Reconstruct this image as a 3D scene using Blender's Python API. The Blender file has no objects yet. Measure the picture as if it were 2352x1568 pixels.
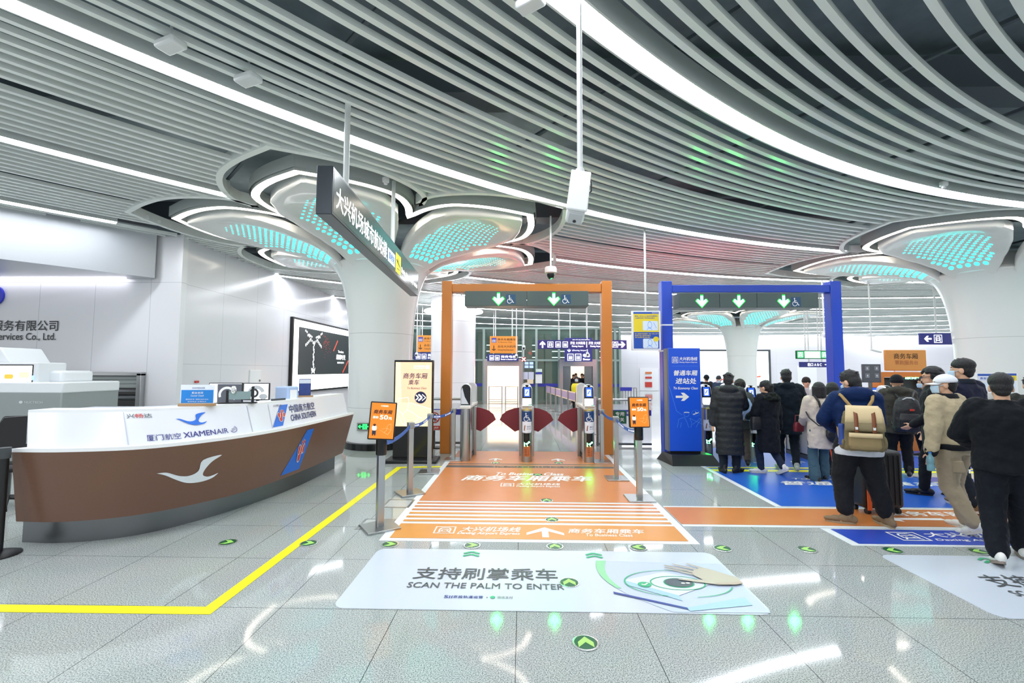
import bpy, bmesh, math, random
import numpy as np
from mathutils import Vector, Matrix, Euler

# ------------------------------------------------------------------ camera, world, exposure
SC = bpy.context.scene
COL = SC.collection
F = 1045.0; EYE = 1.75
_pitch = math.atan(66 / F); _yaw = math.atan(24 / F); _roll = math.radians(0.2)
_fwd = Vector((-math.sin(_yaw) * math.cos(_pitch), math.cos(_yaw) * math.cos(_pitch), math.sin(_pitch)))
_r0 = Vector((math.cos(_yaw), math.sin(_yaw), 0)); _u0 = _r0.cross(_fwd)
_rt = _r0 * math.cos(_roll) + _u0 * math.sin(_roll); _up = _u0 * math.cos(_roll) - _r0 * math.sin(_roll)
cam = bpy.data.cameras.new('camera'); cam.sensor_width = 36; cam.lens = F / 2352 * 36; cam.clip_end = 300
camo = bpy.data.objects.new('camera', cam); COL.objects.link(camo)
mw = Matrix((_rt, _up, -_fwd)).transposed().to_4x4(); mw.translation = (0, 0, EYE)
camo.matrix_world = mw; SC.camera = camo
SC.view_settings.view_transform = 'Standard'; SC.view_settings.look = 'None'
SC.view_settings.gamma = 1; SC.view_settings.use_curve_mapping = False
SC.view_settings.exposure = 0.1
SC.cycles.max_bounces = 7; SC.cycles.diffuse_bounces = 4; SC.cycles.glossy_bounces = 4
SC.cycles.transmission_bounces = 4; SC.cycles.transparent_max_bounces = 8
SC.cycles.sample_clamp_indirect = 6; SC.cycles.use_denoising = True; SC.cycles.adaptive_threshold = .035
SC.cycles.caustics_reflective = False; SC.cycles.caustics_refractive = False
W = bpy.data.worlds.new('hall_fill'); SC.world = W; W.use_nodes = True  # even fill light added in place of the unseen rest of the hall
W.node_tree.nodes['Background'].inputs[0].default_value = (0.93, 0.97, 1.0, 1)
W.node_tree.nodes['Background'].inputs[1].default_value = 0.85

def _ray(px, py): return _fwd * F + _rt * (px - 1176) - _up * (py - 784)
def G(px, py, z=0.0):      # the point at height z that a pixel of the photograph shows
    d = _ray(px, py); return Vector((0, 0, EYE)) + d * ((z - EYE) / d.z)
def A(px, py, y):          # the point at depth y
    d = _ray(px, py); return Vector((0, 0, EYE)) + d * (y / d.y)
def AX(px, py, x):
    d = _ray(px, py); return Vector((0, 0, EYE)) + d * (x / d.x)

# ------------------------------------------------------------------ materials
def lin(h):
    h = h.lstrip('#'); c = [int(h[i:i + 2], 16) / 255 for i in (0, 2, 4)]
    return tuple(x / 12.92 if x <= .04045 else ((x + .055) / 1.055) ** 2.4 for x in c) + (1,)
MATS = {}
def M(name, color='#ffffff', rough=.5, metal=0., emit=None, es=1., bump=0., bscale=40., var=0., spec=.5, trans=0., alpha=1., aniso=None, coat=0., sheen=0.):
    if name in MATS: return MATS[name]
    m = bpy.data.materials.new(name); m.use_nodes = True; nt = m.node_tree; b = nt.nodes['Principled BSDF']
    c = lin(color); b.inputs['Base Color'].default_value = c; b.inputs['Roughness'].default_value = rough
    b.inputs['Metallic'].default_value = metal; b.inputs['Specular IOR Level'].default_value = spec
    b.inputs['Coat Weight'].default_value = coat; b.inputs['Sheen Weight'].default_value = sheen
    if trans: b.inputs['Transmission Weight'].default_value = trans
    if alpha < 1: b.inputs['Alpha'].default_value = alpha
    if emit:
        b.inputs['Emission Color'].default_value = lin(emit); b.inputs['Emission Strength'].default_value = es
    if bump or var:
        tc = nt.nodes.new('ShaderNodeTexCoord'); nz = nt.nodes.new('ShaderNodeTexNoise')
        nz.inputs['Scale'].default_value = bscale; nz.inputs['Detail'].default_value = 4
        nt.links.new(tc.outputs['Object'], nz.inputs['Vector'])
        if aniso:
            mp = nt.nodes.new('ShaderNodeMapping'); mp.inputs['Scale'].default_value = aniso
            nt.links.new(tc.outputs['Object'], mp.inputs['Vector']); nt.links.new(mp.outputs[0], nz.inputs['Vector'])
        if bump:
            bp = nt.nodes.new('ShaderNodeBump'); bp.inputs['Strength'].default_value = bump; bp.inputs['Distance'].default_value = .02
            nt.links.new(nz.outputs['Fac'], bp.inputs['Height']); nt.links.new(bp.outputs[0], b.inputs['Normal'])
        if var:
            mx = nt.nodes.new('ShaderNodeMix'); mx.data_type = 'RGBA'
            mx.inputs['A'].default_value = tuple(x * (1 - var) for x in c[:3]) + (1,)
            mx.inputs['B'].default_value = tuple(min(1, x * (1 + var)) for x in c[:3]) + (1,)
            nt.links.new(nz.outputs['Fac'], mx.inputs['Factor']); nt.links.new(mx.outputs['Result'], b.inputs['Base Color'])
    MATS[name] = m; return m

def floor_material():
    m = bpy.data.materials.new('polished_granite'); m.use_nodes = True; nt = m.node_tree; b = nt.nodes['Principled BSDF']; L = nt.links.new
    N = nt.nodes.new
    tc = N('ShaderNodeTexCoord')
    n1 = N('ShaderNodeTexNoise'); n1.inputs['Scale'].default_value = 130; n1.inputs['Detail'].default_value = 3; n1.inputs['Roughness'].default_value = .75
    n2 = N('ShaderNodeTexNoise'); n2.inputs['Scale'].default_value = 1.6; n2.inputs['Detail'].default_value = 3
    vo = N('ShaderNodeTexVoronoi'); vo.inputs['Scale'].default_value = 150
    for n in (n1, n2, vo): L(tc.outputs['Object'], n.inputs['Vector'])
    r1 = N('ShaderNodeValToRGB'); e = r1.color_ramp.elements
    e[0].position = .37; e[0].color = lin('#59615f'); e[1].position = .60; e[1].color = lin('#cdd2ce')
    x = r1.color_ramp.elements.new(.48); x.color = lin('#a1a8a5')
    L(n1.outputs['Fac'], r1.inputs['Fac'])
    mv = N('ShaderNodeMix'); mv.data_type = 'RGBA'; mv.blend_type = 'MULTIPLY'; mv.inputs['Factor'].default_value = .55
    rv = N('ShaderNodeValToRGB'); rv.color_ramp.elements[0].position = .0; rv.color_ramp.elements[0].color = (.25, .25, .25, 1); rv.color_ramp.elements[1].position = .35
    L(vo.outputs['Distance'], rv.inputs['Fac']); L(r1.outputs[0], mv.inputs['A']); L(rv.outputs[0], mv.inputs['B'])
    mb = N('ShaderNodeMix'); mb.data_type = 'RGBA'; mb.blend_type = 'MULTIPLY'; mb.inputs['Factor'].default_value = .12
    L(mv.outputs['Result'], mb.inputs['A']); L(n2.outputs['Color'], mb.inputs['B'])
    # joints of the slabs: 0.87 m grid
    sp = N('ShaderNodeSeparateXYZ'); L(tc.outputs['Object'], sp.inputs[0])
    def joint(out, off):
        a = N('ShaderNodeMath'); a.operation = 'ADD'; a.inputs[1].default_value = off; L(out, a.inputs[0])
        d = N('ShaderNodeMath'); d.operation = 'DIVIDE'; d.inputs[1].default_value = .87; L(a.outputs[0], d.inputs[0])
        f = N('ShaderNodeMath'); f.operation = 'FRACT'; L(d.outputs[0], f.inputs[0])
        s = N('ShaderNodeMath'); s.operation = 'LESS_THAN'; s.inputs[1].default_value = .0055; L(f.outputs[0], s.inputs[0]); return s.outputs[0]
    j1 = joint(sp.outputs[0], 87.04); j2 = joint(sp.outputs[1], 87 - 3.42)
    mxx = N('ShaderNodeMath'); mxx.operation = 'MAXIMUM'; L(j1, mxx.inputs[0]); L(j2, mxx.inputs[1])
    mj = N('ShaderNodeMix'); mj.data_type = 'RGBA'; mj.inputs['B'].default_value = (.06, .065, .065, 1)
    L(mxx.outputs[0], mj.inputs['Factor']); L(mb.outputs['Result'], mj.inputs['A']); L(mj.outputs['Result'], b.inputs['Base Color'])
    b.inputs['Roughness'].default_value = .06; b.inputs['Specular IOR Level'].default_value = .34
    return m

WHITE = M('white_paint', '#eceef0', .3)
STEEL = M('brushed_steel', '#b9bbbb', .28, 1, bump=.04, bscale=6, aniso=(60, 60, 1.2))
DSTEEL = M('dark_brushed_steel', '#7c7f82', .3, 1, bump=.04, bscale=6, aniso=(2, 2, 60))
BLACK = M('black_plastic', '#141517', .4)
GLOSSBLACK = M('gloss_black', '#0a0b0d', .12)
GREYPL = M('grey_plastic', '#c9ccce', .4)
DGREY = M('dark_grey', '#3c4144', .5)

# ------------------------------------------------------------------ mesh building
class MB:
    def __init__(s): s.v = []; s.f = []; s.mi = []; s.cur = 0
    def mat(s, i): s.cur = i; return s
    def add(s, vs, fs):
        n = len(s.v); s.v += [tuple(v) for v in vs]; s.f += [tuple(i + n for i in f) for f in fs]; s.mi += [s.cur] * len(fs); return s
    def box(s, c, d, rz=0., rot=None):
        x, y, z = d[0] / 2, d[1] / 2, d[2] / 2
        vs = [Vector((a * x, b * y, e * z)) for e in (-1, 1) for b in (-1, 1) for a in (-1, 1)]
        R = rot if rot is not None else Matrix.Rotation(rz, 3, 'Z'); c = Vector(c)
        return s.add([R @ v + c for v in vs], [(0, 2, 3, 1), (4, 5, 7, 6), (0, 1, 5, 4), (2, 6, 7, 3), (0, 4, 6, 2), (1, 3, 7, 5)])
    def cyl(s, p0, p1, r0, r1=None, n=16, caps=True, sx=1., sy=1.):
        r1 = r0 if r1 is None else r1; p0, p1 = Vector(p0), Vector(p1); d = (p1 - p0).normalized()
        u = d.orthogonal().normalized() if abs(d.z) < .999 else Vector((1, 0, 0)); w = d.cross(u)
        vs = []
        for p, r in ((p0, r0), (p1, r1)):
            for i in range(n):
                t = 2 * math.pi * i / n; vs.append(p + u * (r * math.cos(t) * sx) + w * (r * math.sin(t) * sy))
        fs = [(i, (i + 1) % n, n + (i + 1) % n, n + i) for i in range(n)]
        if caps: fs += [tuple(range(n - 1, -1, -1)), tuple(range(n, 2 * n))]
        return s.add(vs, fs)
    def lathe(s, prof, n=32, c=(0, 0, 0), caps=True):
        vs = []; c = Vector(c)
        for r, z in prof:
            for i in range(n):
                t = 2 * math.pi * i / n; vs.append(c + Vector((r * math.cos(t), r * math.sin(t), z)))
        fs = []
        for k in range(len(prof) - 1):
            for i in range(n): fs.append((k * n + i, k * n + (i + 1) % n, (k + 1) * n + (i + 1) % n, (k + 1) * n + i))
        if caps:
            fs.append(tuple(range(n - 1, -1, -1))); m = (len(prof) - 1) * n; fs.append(tuple(range(m, m + n)))
        return s.add(vs, fs)
    def tube(s, pts, r, n=10, caps=True):
        pts = [Vector(p) for p in pts]; rs = r if isinstance(r, (list, tuple)) else [r] * len(pts)
        vs = []; u = None
        for k, p in enumerate(pts):
            d = (pts[min(k + 1, len(pts) - 1)] - pts[max(k - 1, 0)]).normalized()
            u = (d.orthogonal() if u is None else u - d * u.dot(d)).normalized(); w = d.cross(u)
            for i in range(n):
                t = 2 * math.pi * i / n; vs.append(p + (u * math.cos(t) + w * math.sin(t)) * rs[k])
        fs = []
        for k in range(len(pts) - 1):
            for i in range(n): fs.append((k * n + i, k * n + (i + 1) % n, (k + 1) * n + (i + 1) % n, (k + 1) * n + i))
        if caps: fs += [tuple(range(n - 1, -1, -1)), tuple(range((len(pts) - 1) * n, len(pts) * n))]
        return s.add(vs, fs)
    def prism(s, poly, fn0, fn1):   # 2-D outline carried by two mappings
        n = len(poly); vs = [fn0(*p) for p in poly] + [fn1(*p) for p in poly]
        fs = [tuple(range(n - 1, -1, -1)), tuple(range(n, 2 * n))] + [(i, (i + 1) % n, n + (i + 1) % n, n + i) for i in range(n)]
        return s.add(vs, fs)
    def grid(s, rows, close=False):
        n = len(rows[0]); vs = [p for r in rows for p in r]; fs = []
        for k in range(len(rows) - 1):
            for i in range(n if close else n - 1):
                j = (i + 1) % n; fs.append((k * n + i, k * n + j, (k + 1) * n + j, (k + 1) * n + i))
        return s.add(vs, fs)
    def build(s, name, mats, parent=None, world=False, bev=0., angle=35., smooth=True, seg=2):
        me = bpy.data.meshes.new(name); vs = s.v
        if world and parent is not None:
            bpy.context.view_layer.update() if False else None
            inv = local_matrix(parent).inverted(); vs = [tuple(inv @ Vector(v)) for v in s.v]
        me.from_pydata([tuple(v) for v in vs], [], s.f)
        for m in (mats if isinstance(mats, (list, tuple)) else [mats]): me.materials.append(m)
        me.polygons.foreach_set('material_index', s.mi)
        if smooth:
            me.polygons.foreach_set('use_smooth', [True] * len(me.polygons)); me.set_sharp_from_angle(angle=math.radians(angle))
        me.update()
        o = bpy.data.objects.new(name, me); COL.objects.link(o)
        if parent is not None: o.parent = parent
        if bev:
            b = o.modifiers.new('bevel', 'BEVEL'); b.width = bev; b.segments = seg; b.limit_method = 'ANGLE'; b.angle_limit = math.radians(40)
        return o

def local_matrix(o):
    m = Matrix.LocRotScale(o.location, o.rotation_euler, o.scale)
    return (local_matrix(o.parent) @ m) if o.parent else m
def tag(o, label=None, cat=None, group=None, kind=None):
    if label: o['label'] = label
    if cat: o['category'] = cat
    if group: o['group'] = group
    if kind: o['kind'] = kind
    return o
def thing(name, label, cat, loc=(0, 0, 0), rz=0., group=None):
    o = bpy.data.objects.new(name, None); COL.objects.link(o); o.location = loc; o.rotation_euler = (0, 0, rz)
    o.empty_display_size = .2
    return tag(o, label, cat, group)
def struct(o): o['kind'] = 'structure'; return o
def copy_tree(o, parent=None):
    c = o.copy(); COL.objects.link(c); c.parent = parent
    for ch in list(o.children): copy_tree(ch, c)
    return c

# flat printed or lit graphics laid on a surface through a mapping (x, y, lift) -> point
_tc = {}
def text_geo(s, bold=0., shear=0.):
    k = (s, bold, shear)
    if k not in _tc:
        c = bpy.data.curves.new('lettering', 'FONT'); c.body = s; c.size = 1; c.offset = bold; c.shear = shear; c.resolution_u = 3
        o = bpy.data.objects.new('lettering', c); COL.objects.link(o)
        me = bpy.data.meshes.new_from_object(o.evaluated_get(bpy.context.evaluated_depsgraph_get()))
        v = [(p.co.x, p.co.y) for p in me.vertices]; f = [tuple(p.vertices) for p in me.polygons]
        bpy.data.objects.remove(o); bpy.data.curves.remove(c); bpy.data.meshes.remove(me)
        x0 = min(p[0] for p in v); x1 = max(p[0] for p in v); y0 = min(p[1] for p in v); y1 = max(p[1] for p in v)
        _tc[k] = ([((p[0] - x0) / (x1 - x0), (p[1] - y0) / (y1 - y0)) for p in v], f, (x1 - x0) / (y1 - y0))
    return _tc[k]
class Art:
    def __init__(s, fn, lift=.002): s.fn = fn; s.mb = MB(); s.mats = []; s.lift = lift; s.ax = 1.; s.cnt = 0; s.e = 0.
    def _m(s, m):
        if m not in s.mats: s.mats.append(m)
        s.mb.cur = s.mats.index(m); s.cnt = (s.cnt + 1) % 12; s.e = s.cnt * 4e-5
    def poly(s, pts, m, k=1):
        s._m(m); s.mb.add([s.fn(x, y, s.lift * k + s.e) for x, y in pts], [tuple(range(len(pts)))])
    def rect(s, x0, y0, x1, y1, m, k=1, r=0., sub=1):
        if r:
            pts = []
            for cx, cy, a in ((x1 - r, y1 - r, 0), (x0 + r, y1 - r, 90), (x0 + r, y0 + r, 180), (x1 - r, y0 + r, 270)):
                for i in range(6): t = math.radians(a + 18 * i); pts.append((cx + r * math.cos(t), cy + r * math.sin(t)))
            return s.poly(pts, m, k)
        for i in range(sub):
            a = x0 + (x1 - x0) * i / sub; b = x0 + (x1 - x0) * (i + 1) / sub
            s.poly([(a, y0), (b, y0), (b, y1), (a, y1)], m, k)
    def ell(s, cx, cy, rx, ry, m, k=1, n=28): s.poly([(cx + rx * math.cos(2 * math.pi * i / n), cy + ry * math.sin(2 * math.pi * i / n)) for i in range(n)], m, k)
    def ring(s, cx, cy, r, w, m, k=1, a0=0., a1=360., n=32, sy=1.):
        s._m(m); vs = []
        for i in range(n + 1):
            t = math.radians(a0 + (a1 - a0) * i / n)
            for q in (r - w / 2, r + w / 2): vs.append(s.fn(cx + q * math.cos(t), cy + q * math.sin(t) * sy, s.lift * k + s.e))
        s.mb.add(vs, [(2 * i, 2 * i + 1, 2 * i + 3, 2 * i + 2) for i in range(n)])
    def line(s, pts, w, m, k=1):
        for (a, b), (c, d) in zip(pts[:-1], pts[1:]):
            L = math.hypot(c - a, d - b) or 1; nx, ny = -(d - b) / L * w / 2, (c - a) / L * w / 2
            s.poly([(a - nx, b - ny), (c - nx, d - ny), (c + nx, d + ny), (a + nx, b + ny)], m, k)
    def fit(s, t, x0, y0, x1, y1, m, k=2, bold=0., shear=0.):
        v, f, _ = text_geo(t, 0., shear); s._m(m); b = abs(bold) * (y1 - y0) * .8
        for dx, dy in ([(0, 0)] if bold <= 0 else [(-b, 0), (b, 0), (0, -b), (0, b)]):
            s.mb.add([s.fn(x0 + (x1 - x0) * x + dx * s.ax, y0 + (y1 - y0) * y + dy, s.lift * k + s.e) for x, y in v], f); s._m(m)
    def txt(s, t, x, y, h, m, k=2, bold=0., shear=0., al='c'):
        w = text_geo(t, bold, shear)[2] * h; x0 = x - w / 2 if al == 'c' else (x if al == 'l' else x - w)
        s.fit(t, x0, y, x0 + w, y + h, m, k, bold, shear)
    def arrow(s, cx, cy, h, ang, m, k=2, w=.8, t=.22):  # points along ang
        pts = [(-.5, -t / 2), (.05, -t / 2), (-.12, -.5 * w + .0), (.12, -.5 * w), (.5, 0), (.12, .5 * w), (-.12, .5 * w), (.05, t / 2), (-.5, t / 2)]
        c, q = math.cos(ang), math.sin(ang)
        s.poly([(cx + h * (x * c - y * q), cy + h * (x * q + y * c)) for x, y in pts], m, k)
    def train(s, x0, y0, h, m, k=2, frame=True, bg=None, wd=1.):
        w = h * wd; q = h * .07
        if bg: s.rect(x0, y0, x0 + w, y0 + h, bg, k - 1, r=h * .15)
        if frame:
            for a in ((x0, y0, x0 + w, y0 + q), (x0, y0 + h - q, x0 + w, y0 + h), (x0, y0, x0 + q, y0 + h), (x0 + w - q, y0, x0 + w, y0 + h)): s.rect(*a, m, k)
        X = lambda a: x0 + a * w; Y = lambda a: y0 + a * h
        out = [(.24, .3), (.24, .62), (.32, .8), (.68, .8), (.76, .62), (.76, .3)]
        s.line([(X(a), Y(b)) for a, b in out + out[:1]], h * .08, m, k)
        s.line([(X(.3), Y(.58)), (X(.7), Y(.58))], h * .08, m, k)
        s.ell(X(.37), Y(.41), h * .05, h * .05, m, k, 10); s.ell(X(.63), Y(.41), h * .05, h * .05, m, k, 10)
        s.line([(X(.3), Y(.26)), (X(.2), Y(.14))], h * .07, m, k); s.line([(X(.7), Y(.26)), (X(.8), Y(.14))], h * .07, m, k)
    def wheelchair(s, x0, y0, h, m, k=2):
        X = lambda a: x0 + a * h; Y = lambda a: y0 + a * h
        s.ell(X(.40), Y(.88), h * .075, h * .075, m, k, 12)
        s.line([(X(.40), Y(.78)), (X(.42), Y(.42)), (X(.70), Y(.42)), (X(.82), Y(.12)), (X(.93), Y(.14))], h * .085, m, k)
        s.line([(X(.42), Y(.62)), (X(.64), Y(.62))], h * .06, m, k)
        s.ring(X(.42), Y(.28), h * .25, h * .065, m, k, 110, 350, 20)
    def lift(s, *a): pass
    def elevator(s, x0, y0, h, m, k=2, fg=None):
        q = h * .09; w = h * .9
        for a in ((x0, y0, x0 + w, y0 + q), (x0, y0 + h - q, x0 + w, y0 + h), (x0, y0, x0 + q, y0 + h), (x0 + w - q, y0, x0 + w, y0 + h)): s.rect(*a, m, k)
        for i in (.3, .5, .7):
            s.ell(x0 + w * i, y0 + h * .66, h * .055, h * .06, m, k, 8); s.rect(x0 + w * i - h * .06, y0 + h * .2, x0 + w * i + h * .06, y0 + h * .56, m, k)
    def build(s, name, parent=None, world=False):
        s.lift = .002
        return s.mb.build(name, s.mats, parent, world, smooth=False)
def face(o, ux, uy=(0, 0, 1)):   # mapping of a flat panel: origin, x axis, y axis; lift towards the viewer side
    o = Vector(o); ux = Vector(ux).normalized(); uy = Vector(uy).normalized(); n = ux.cross(uy)
    return lambda x, y, l: o + ux * x + uy * y + n * l
class _L: pass
def catmull(pts, n):
    pts = [Vector(p) for p in pts]; P = [pts[0] * 2 - pts[1]] + pts + [pts[-1] * 2 - pts[-2]]; out = []
    for i in range(1, len(P) - 2):
        for j in range(n):
            t = j / n; a, b, c, d = P[i - 1], P[i], P[i + 1], P[i + 2]
            out.append(.5 * ((2 * b) + (c - a) * t + (2 * a - 5 * b + 4 * c - d) * t * t + (3 * b - a - 3 * c + d) * t ** 3))
    out.append(pts[-1]); return out
def resample(pts, n):
    pts = [Vector(p) for p in pts]; L = [0]
    for a, b in zip(pts[:-1], pts[1:]): L.append(L[-1] + (b - a).length)
    out = []; k = 0
    for i in range(n):
        t = L[-1] * i / (n - 1)
        while k < len(pts) - 2 and L[k + 1] < t: k += 1
        out.append(pts[k].lerp(pts[k + 1], min(1, (t - L[k]) / max(1e-9, L[k + 1] - L[k]))))
    return out
# ------------------------------------------------------------------ the setting
def panel_material(name, color, rough, joints, dark='#b9bcc2', w=.010, coat=.0):
    m = bpy.data.materials.new(name); m.use_nodes = True; nt = m.node_tree; b = nt.nodes['Principled BSDF']; L = nt.links.new; N = nt.nodes.new
    tc = N('ShaderNodeTexCoord'); sp = N('ShaderNodeSeparateXYZ'); L(tc.outputs['Object'], sp.inputs[0]); acc = None
    for ax, d, off in joints:
        a = N('ShaderNodeMath'); a.operation = 'ADD'; a.inputs[1].default_value = 50 * d - off; L(sp.outputs[ax], a.inputs[0])
        q = N('ShaderNodeMath'); q.operation = 'DIVIDE'; q.inputs[1].default_value = d; L(a.outputs[0], q.inputs[0])
        f = N('ShaderNodeMath'); f.operation = 'FRACT'; L(q.outputs[0], f.inputs[0])
        s = N('ShaderNodeMath'); s.operation = 'LESS_THAN'; s.inputs[1].default_value = w / d; L(f.outputs[0], s.inputs[0])
        if acc is None: acc = s.outputs[0]
        else:
            x = N('ShaderNodeMath'); x.operation = 'MAXIMUM'; L(acc, x.inputs[0]); L(s.outputs[0], x.inputs[1]); acc = x.outputs[0]
    mj = N('ShaderNodeMix'); mj.data_type = 'RGBA'; mj.inputs['A'].default_value = lin(color); mj.inputs['B'].default_value = lin(dark)
    L(acc, mj.inputs['Factor']); L(mj.outputs['Result'], b.inputs['Base Color']); b.inputs['Roughness'].default_value = rough; b.inputs['Coat Weight'].default_value = coat
    return m
ZC = 4.75
LC = Vector((13.33, -10.24))           # common centre of the curved slats and light strips
WL = -7.78
struct(MB().box((15, 20, -.05), (76, 48, .1)).build('floor', floor_material()))
wm = panel_material('wall_panels', '#dedee3', .16, [(1, 1.5, 10.08), (2, 1.84, 0.02)])
struct(MB().box((WL - .08, 17.66, 2.4), (.16, 15.0, 4.8)).build('wall_left', wm))
wm1 = panel_material('wall_panels_sign', '#e4e4e8', .2, [(0, 1.28, -8.4), (2, 3.7, 0.0)])
struct(MB().box((-11.95, 10.08, 2.4), (8.5, .16, 4.8)).build('wall_front', wm1))
b = MB(); P0 = Vector((-13.5, 3.6)); P1 = Vector((-8.22, 9.87))
pts = [P0, P1, Vector((-8.3, 9.99)), Vector((-13.5, 9.99))]
b.add([(p.x, p.y, 3.78) for p in pts] + [(p.x, p.y, 4.9) for p in pts], [(3, 2, 1, 0), (4, 5, 6, 7), (0, 1, 5, 4), (1, 2, 6, 5), (2, 3, 7, 6), (3, 0, 4, 7)])
struct(b.build('trim_1', M('bulkhead_white', '#b6babf', .3), smooth=False))
wb = panel_material('back_wall_panels', '#d4d3d9', .25, [(0, 3.0, 1.0), (2, 2.4, 2.38)])
struct(MB().box((30.0, 40.1, 2.4), (46, .2, 4.8)).build('wall_back', wb))
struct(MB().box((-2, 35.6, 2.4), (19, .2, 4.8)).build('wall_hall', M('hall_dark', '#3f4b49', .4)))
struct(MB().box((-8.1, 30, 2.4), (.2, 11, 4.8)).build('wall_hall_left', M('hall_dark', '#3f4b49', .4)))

# flowers of light round the columns
RING = [(4.05, 0), (3.75, .56), (3.42, .98), (3.05, 1.24), (2.55, 1.28), (2.02, 1.166)]
OUTER = [(4.75, 0), (4.4, .64), (4.0, 1.16), (3.5, 1.5), (3.0, 1.64), (2.55, 1.472)]
PETAL_AX = [209 + 60 * k for k in range(6)]
def outline(pts, scale=1.):
    half = [Vector((p[0] * scale, p[1] * scale)) for p in catmull([(a, b, 0) for a, b in pts], 5)]
    half = [Vector((p.x, p.y)) for p in half]
    loop = []
    for ax in PETAL_AX:
        t = math.radians(ax); c, s = math.cos(t), math.sin(t)
        one = [Vector((p.x, -p.y)) for p in reversed(half)] + half[1:-1]
        loop += [Vector((p.x * c - p.y * s, p.x * s + p.y * c)) for p in one]
    return loop
def offset_loop(loop, d):
    n = len(loop); out = []
    for i, p in enumerate(loop):
        t1 = (p - loop[i - 1]).normalized(); t2 = (loop[(i + 1) % n] - p).normalized()
        n1 = Vector((t1.y, -t1.x)); n2 = Vector((t2.y, -t2.x)); m = (n1 + n2); m = m.normalized() if m.length > 1e-6 else n1
        out.append(p + m * (d / max(.45, m.dot(n1))))
    return out
_hp = [(math.degrees(math.atan2(p.y, p.x)), math.hypot(p.x, p.y)) for p in catmull([(a, b, 0) for a, b in OUTER], 5)]
_ha = np.linspace(0, 30, 61)
_ho = np.array([max([r for a, r in _hp if abs(a - x) < 1.2] or [2.88]) for x in _ha])
FLOWERS = [(-3.33, 10.65, 1.), (11.55, 11.4, 1.), (12.1, 25.4, 1.)]
ROUND = (-2.9, 19.0)
def in_room(x, y):
    if y > 39.95 or y < -6 or x > 44 or x < -14: return False
    if y >= 9.95:
        if x < WL and y < 25: return False
        if x < -8 and y >= 25: return False
    else:
        d = P1 - P0; q = d.x * (y - P0.y) - d.y * (x - P0.x)
        if q > -.02: return False
    if y > 35.5 and x < 7.5: return False
    for cx, cy, s in FLOWERS:
        dx, dy = x - cx, y - cy; r = math.hypot(dx, dy) / s
        if r < 4.95:
            a = (math.degrees(math.atan2(dy, dx)) - 209 + 30) % 60 - 30
            if r < np.interp(abs(a), _ha, _ho): return False
    if math.hypot(x - ROUND[0], y - ROUND[1]) < .97: return False
    return True
def arcs(R, step=.2, lo=-14, hi=220):
    """stretches of the circle of radius R that lie under the open ceiling"""
    out = []; cur = []
    n = int(math.radians(hi - lo) * R / step)
    f = lambda t: (LC.x + R * math.cos(t), LC.y + R * math.sin(t))
    t0 = math.radians(lo); dt = math.radians(hi - lo) / n; prev = False; pt = t0
    for i in range(n + 1):
        t = t0 + dt * i; ok = in_room(*f(t))
        if ok != prev and i > 0:
            a, b2 = pt, t
            for _ in range(6):
                m = (a + b2) / 2
                if in_room(*f(m)) == prev: a = m
                else: b2 = m
            cur.append((a + b2) / 2)
            if prev:
                out.append(cur); cur = []
        if ok: cur.append(t)
        prev = ok; pt = t
    if len(cur) > 1: out.append(cur)
    return [c for c in out if len(c) > 2]
def sweep(b, R, ts, prof, close=False, caps=False):
    rows = []
    for t in ts:
        c, s = math.cos(t), math.sin(t)
        rows.append([(LC.x + (R + dr) * c, LC.y + (R + dr) * s, z) for dr, z in prof])
    b.grid(rows, close)
    if caps:
        k = len(prof)
        for r in (rows[0], rows[-1]): b.add(r, [tuple(range(k))])
PERIOD = 3.333; R0 = 22.24
SLATM = M('slat_paint', '#e9efeb', .22)
slab = MB().box((15, 17, 6.25), (62, 50, .1))
for c, d in (((15, -7.9, 5.5), (62, .1, 1.5)), ((15, 42, 5.5), (62, .1, 1.5)), ((-15.9, 17, 5.5), (.1, 50, 1.5)), ((45.9, 17, 5.5), (.1, 50, 1.5))): slab.box(c, d)  # unseen skirts added to keep outside light from entering above the slats
ceil = struct(slab.build('ceiling', M('plenum_dark', '#74838c', .8, var=.35, bscale=3)))
bm_ = MB()
for k in range(26):
    t = math.radians(-10 + k * 7.3)
    a = LC + Vector((math.cos(t), math.sin(t))) * 9; e = LC + Vector((math.cos(t), math.sin(t))) * 46
    bm_.cyl((a.x, a.y, 5.02), (e.x, e.y, 5.02), .03, n=4)
for k in range(9):
    bm_.box((15, -4 + 5.1 * k, 5.75), (60, .5, .45))
struct(bm_.build('ceiling_beams', M('plenum_steel', '#59636b', .7), ceil))
sl = MB()
for k in range(-2, 11):
    for i in range(14):
        off = (.335 + .195 * i) if i < 7 else (1.835 + .195 * (i - 7))
        R = R0 + PERIOD * k + off
        if R < 11: continue
        for ts in arcs(R, .22 if R < 33 else .4):
            sweep(sl, R, ts, [(-.032, ZC + .06), (-.032, ZC), (.032, ZC), (.032, ZC + .06)])
struct(sl.build('ceiling_slats', SLATM, ceil))

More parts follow.
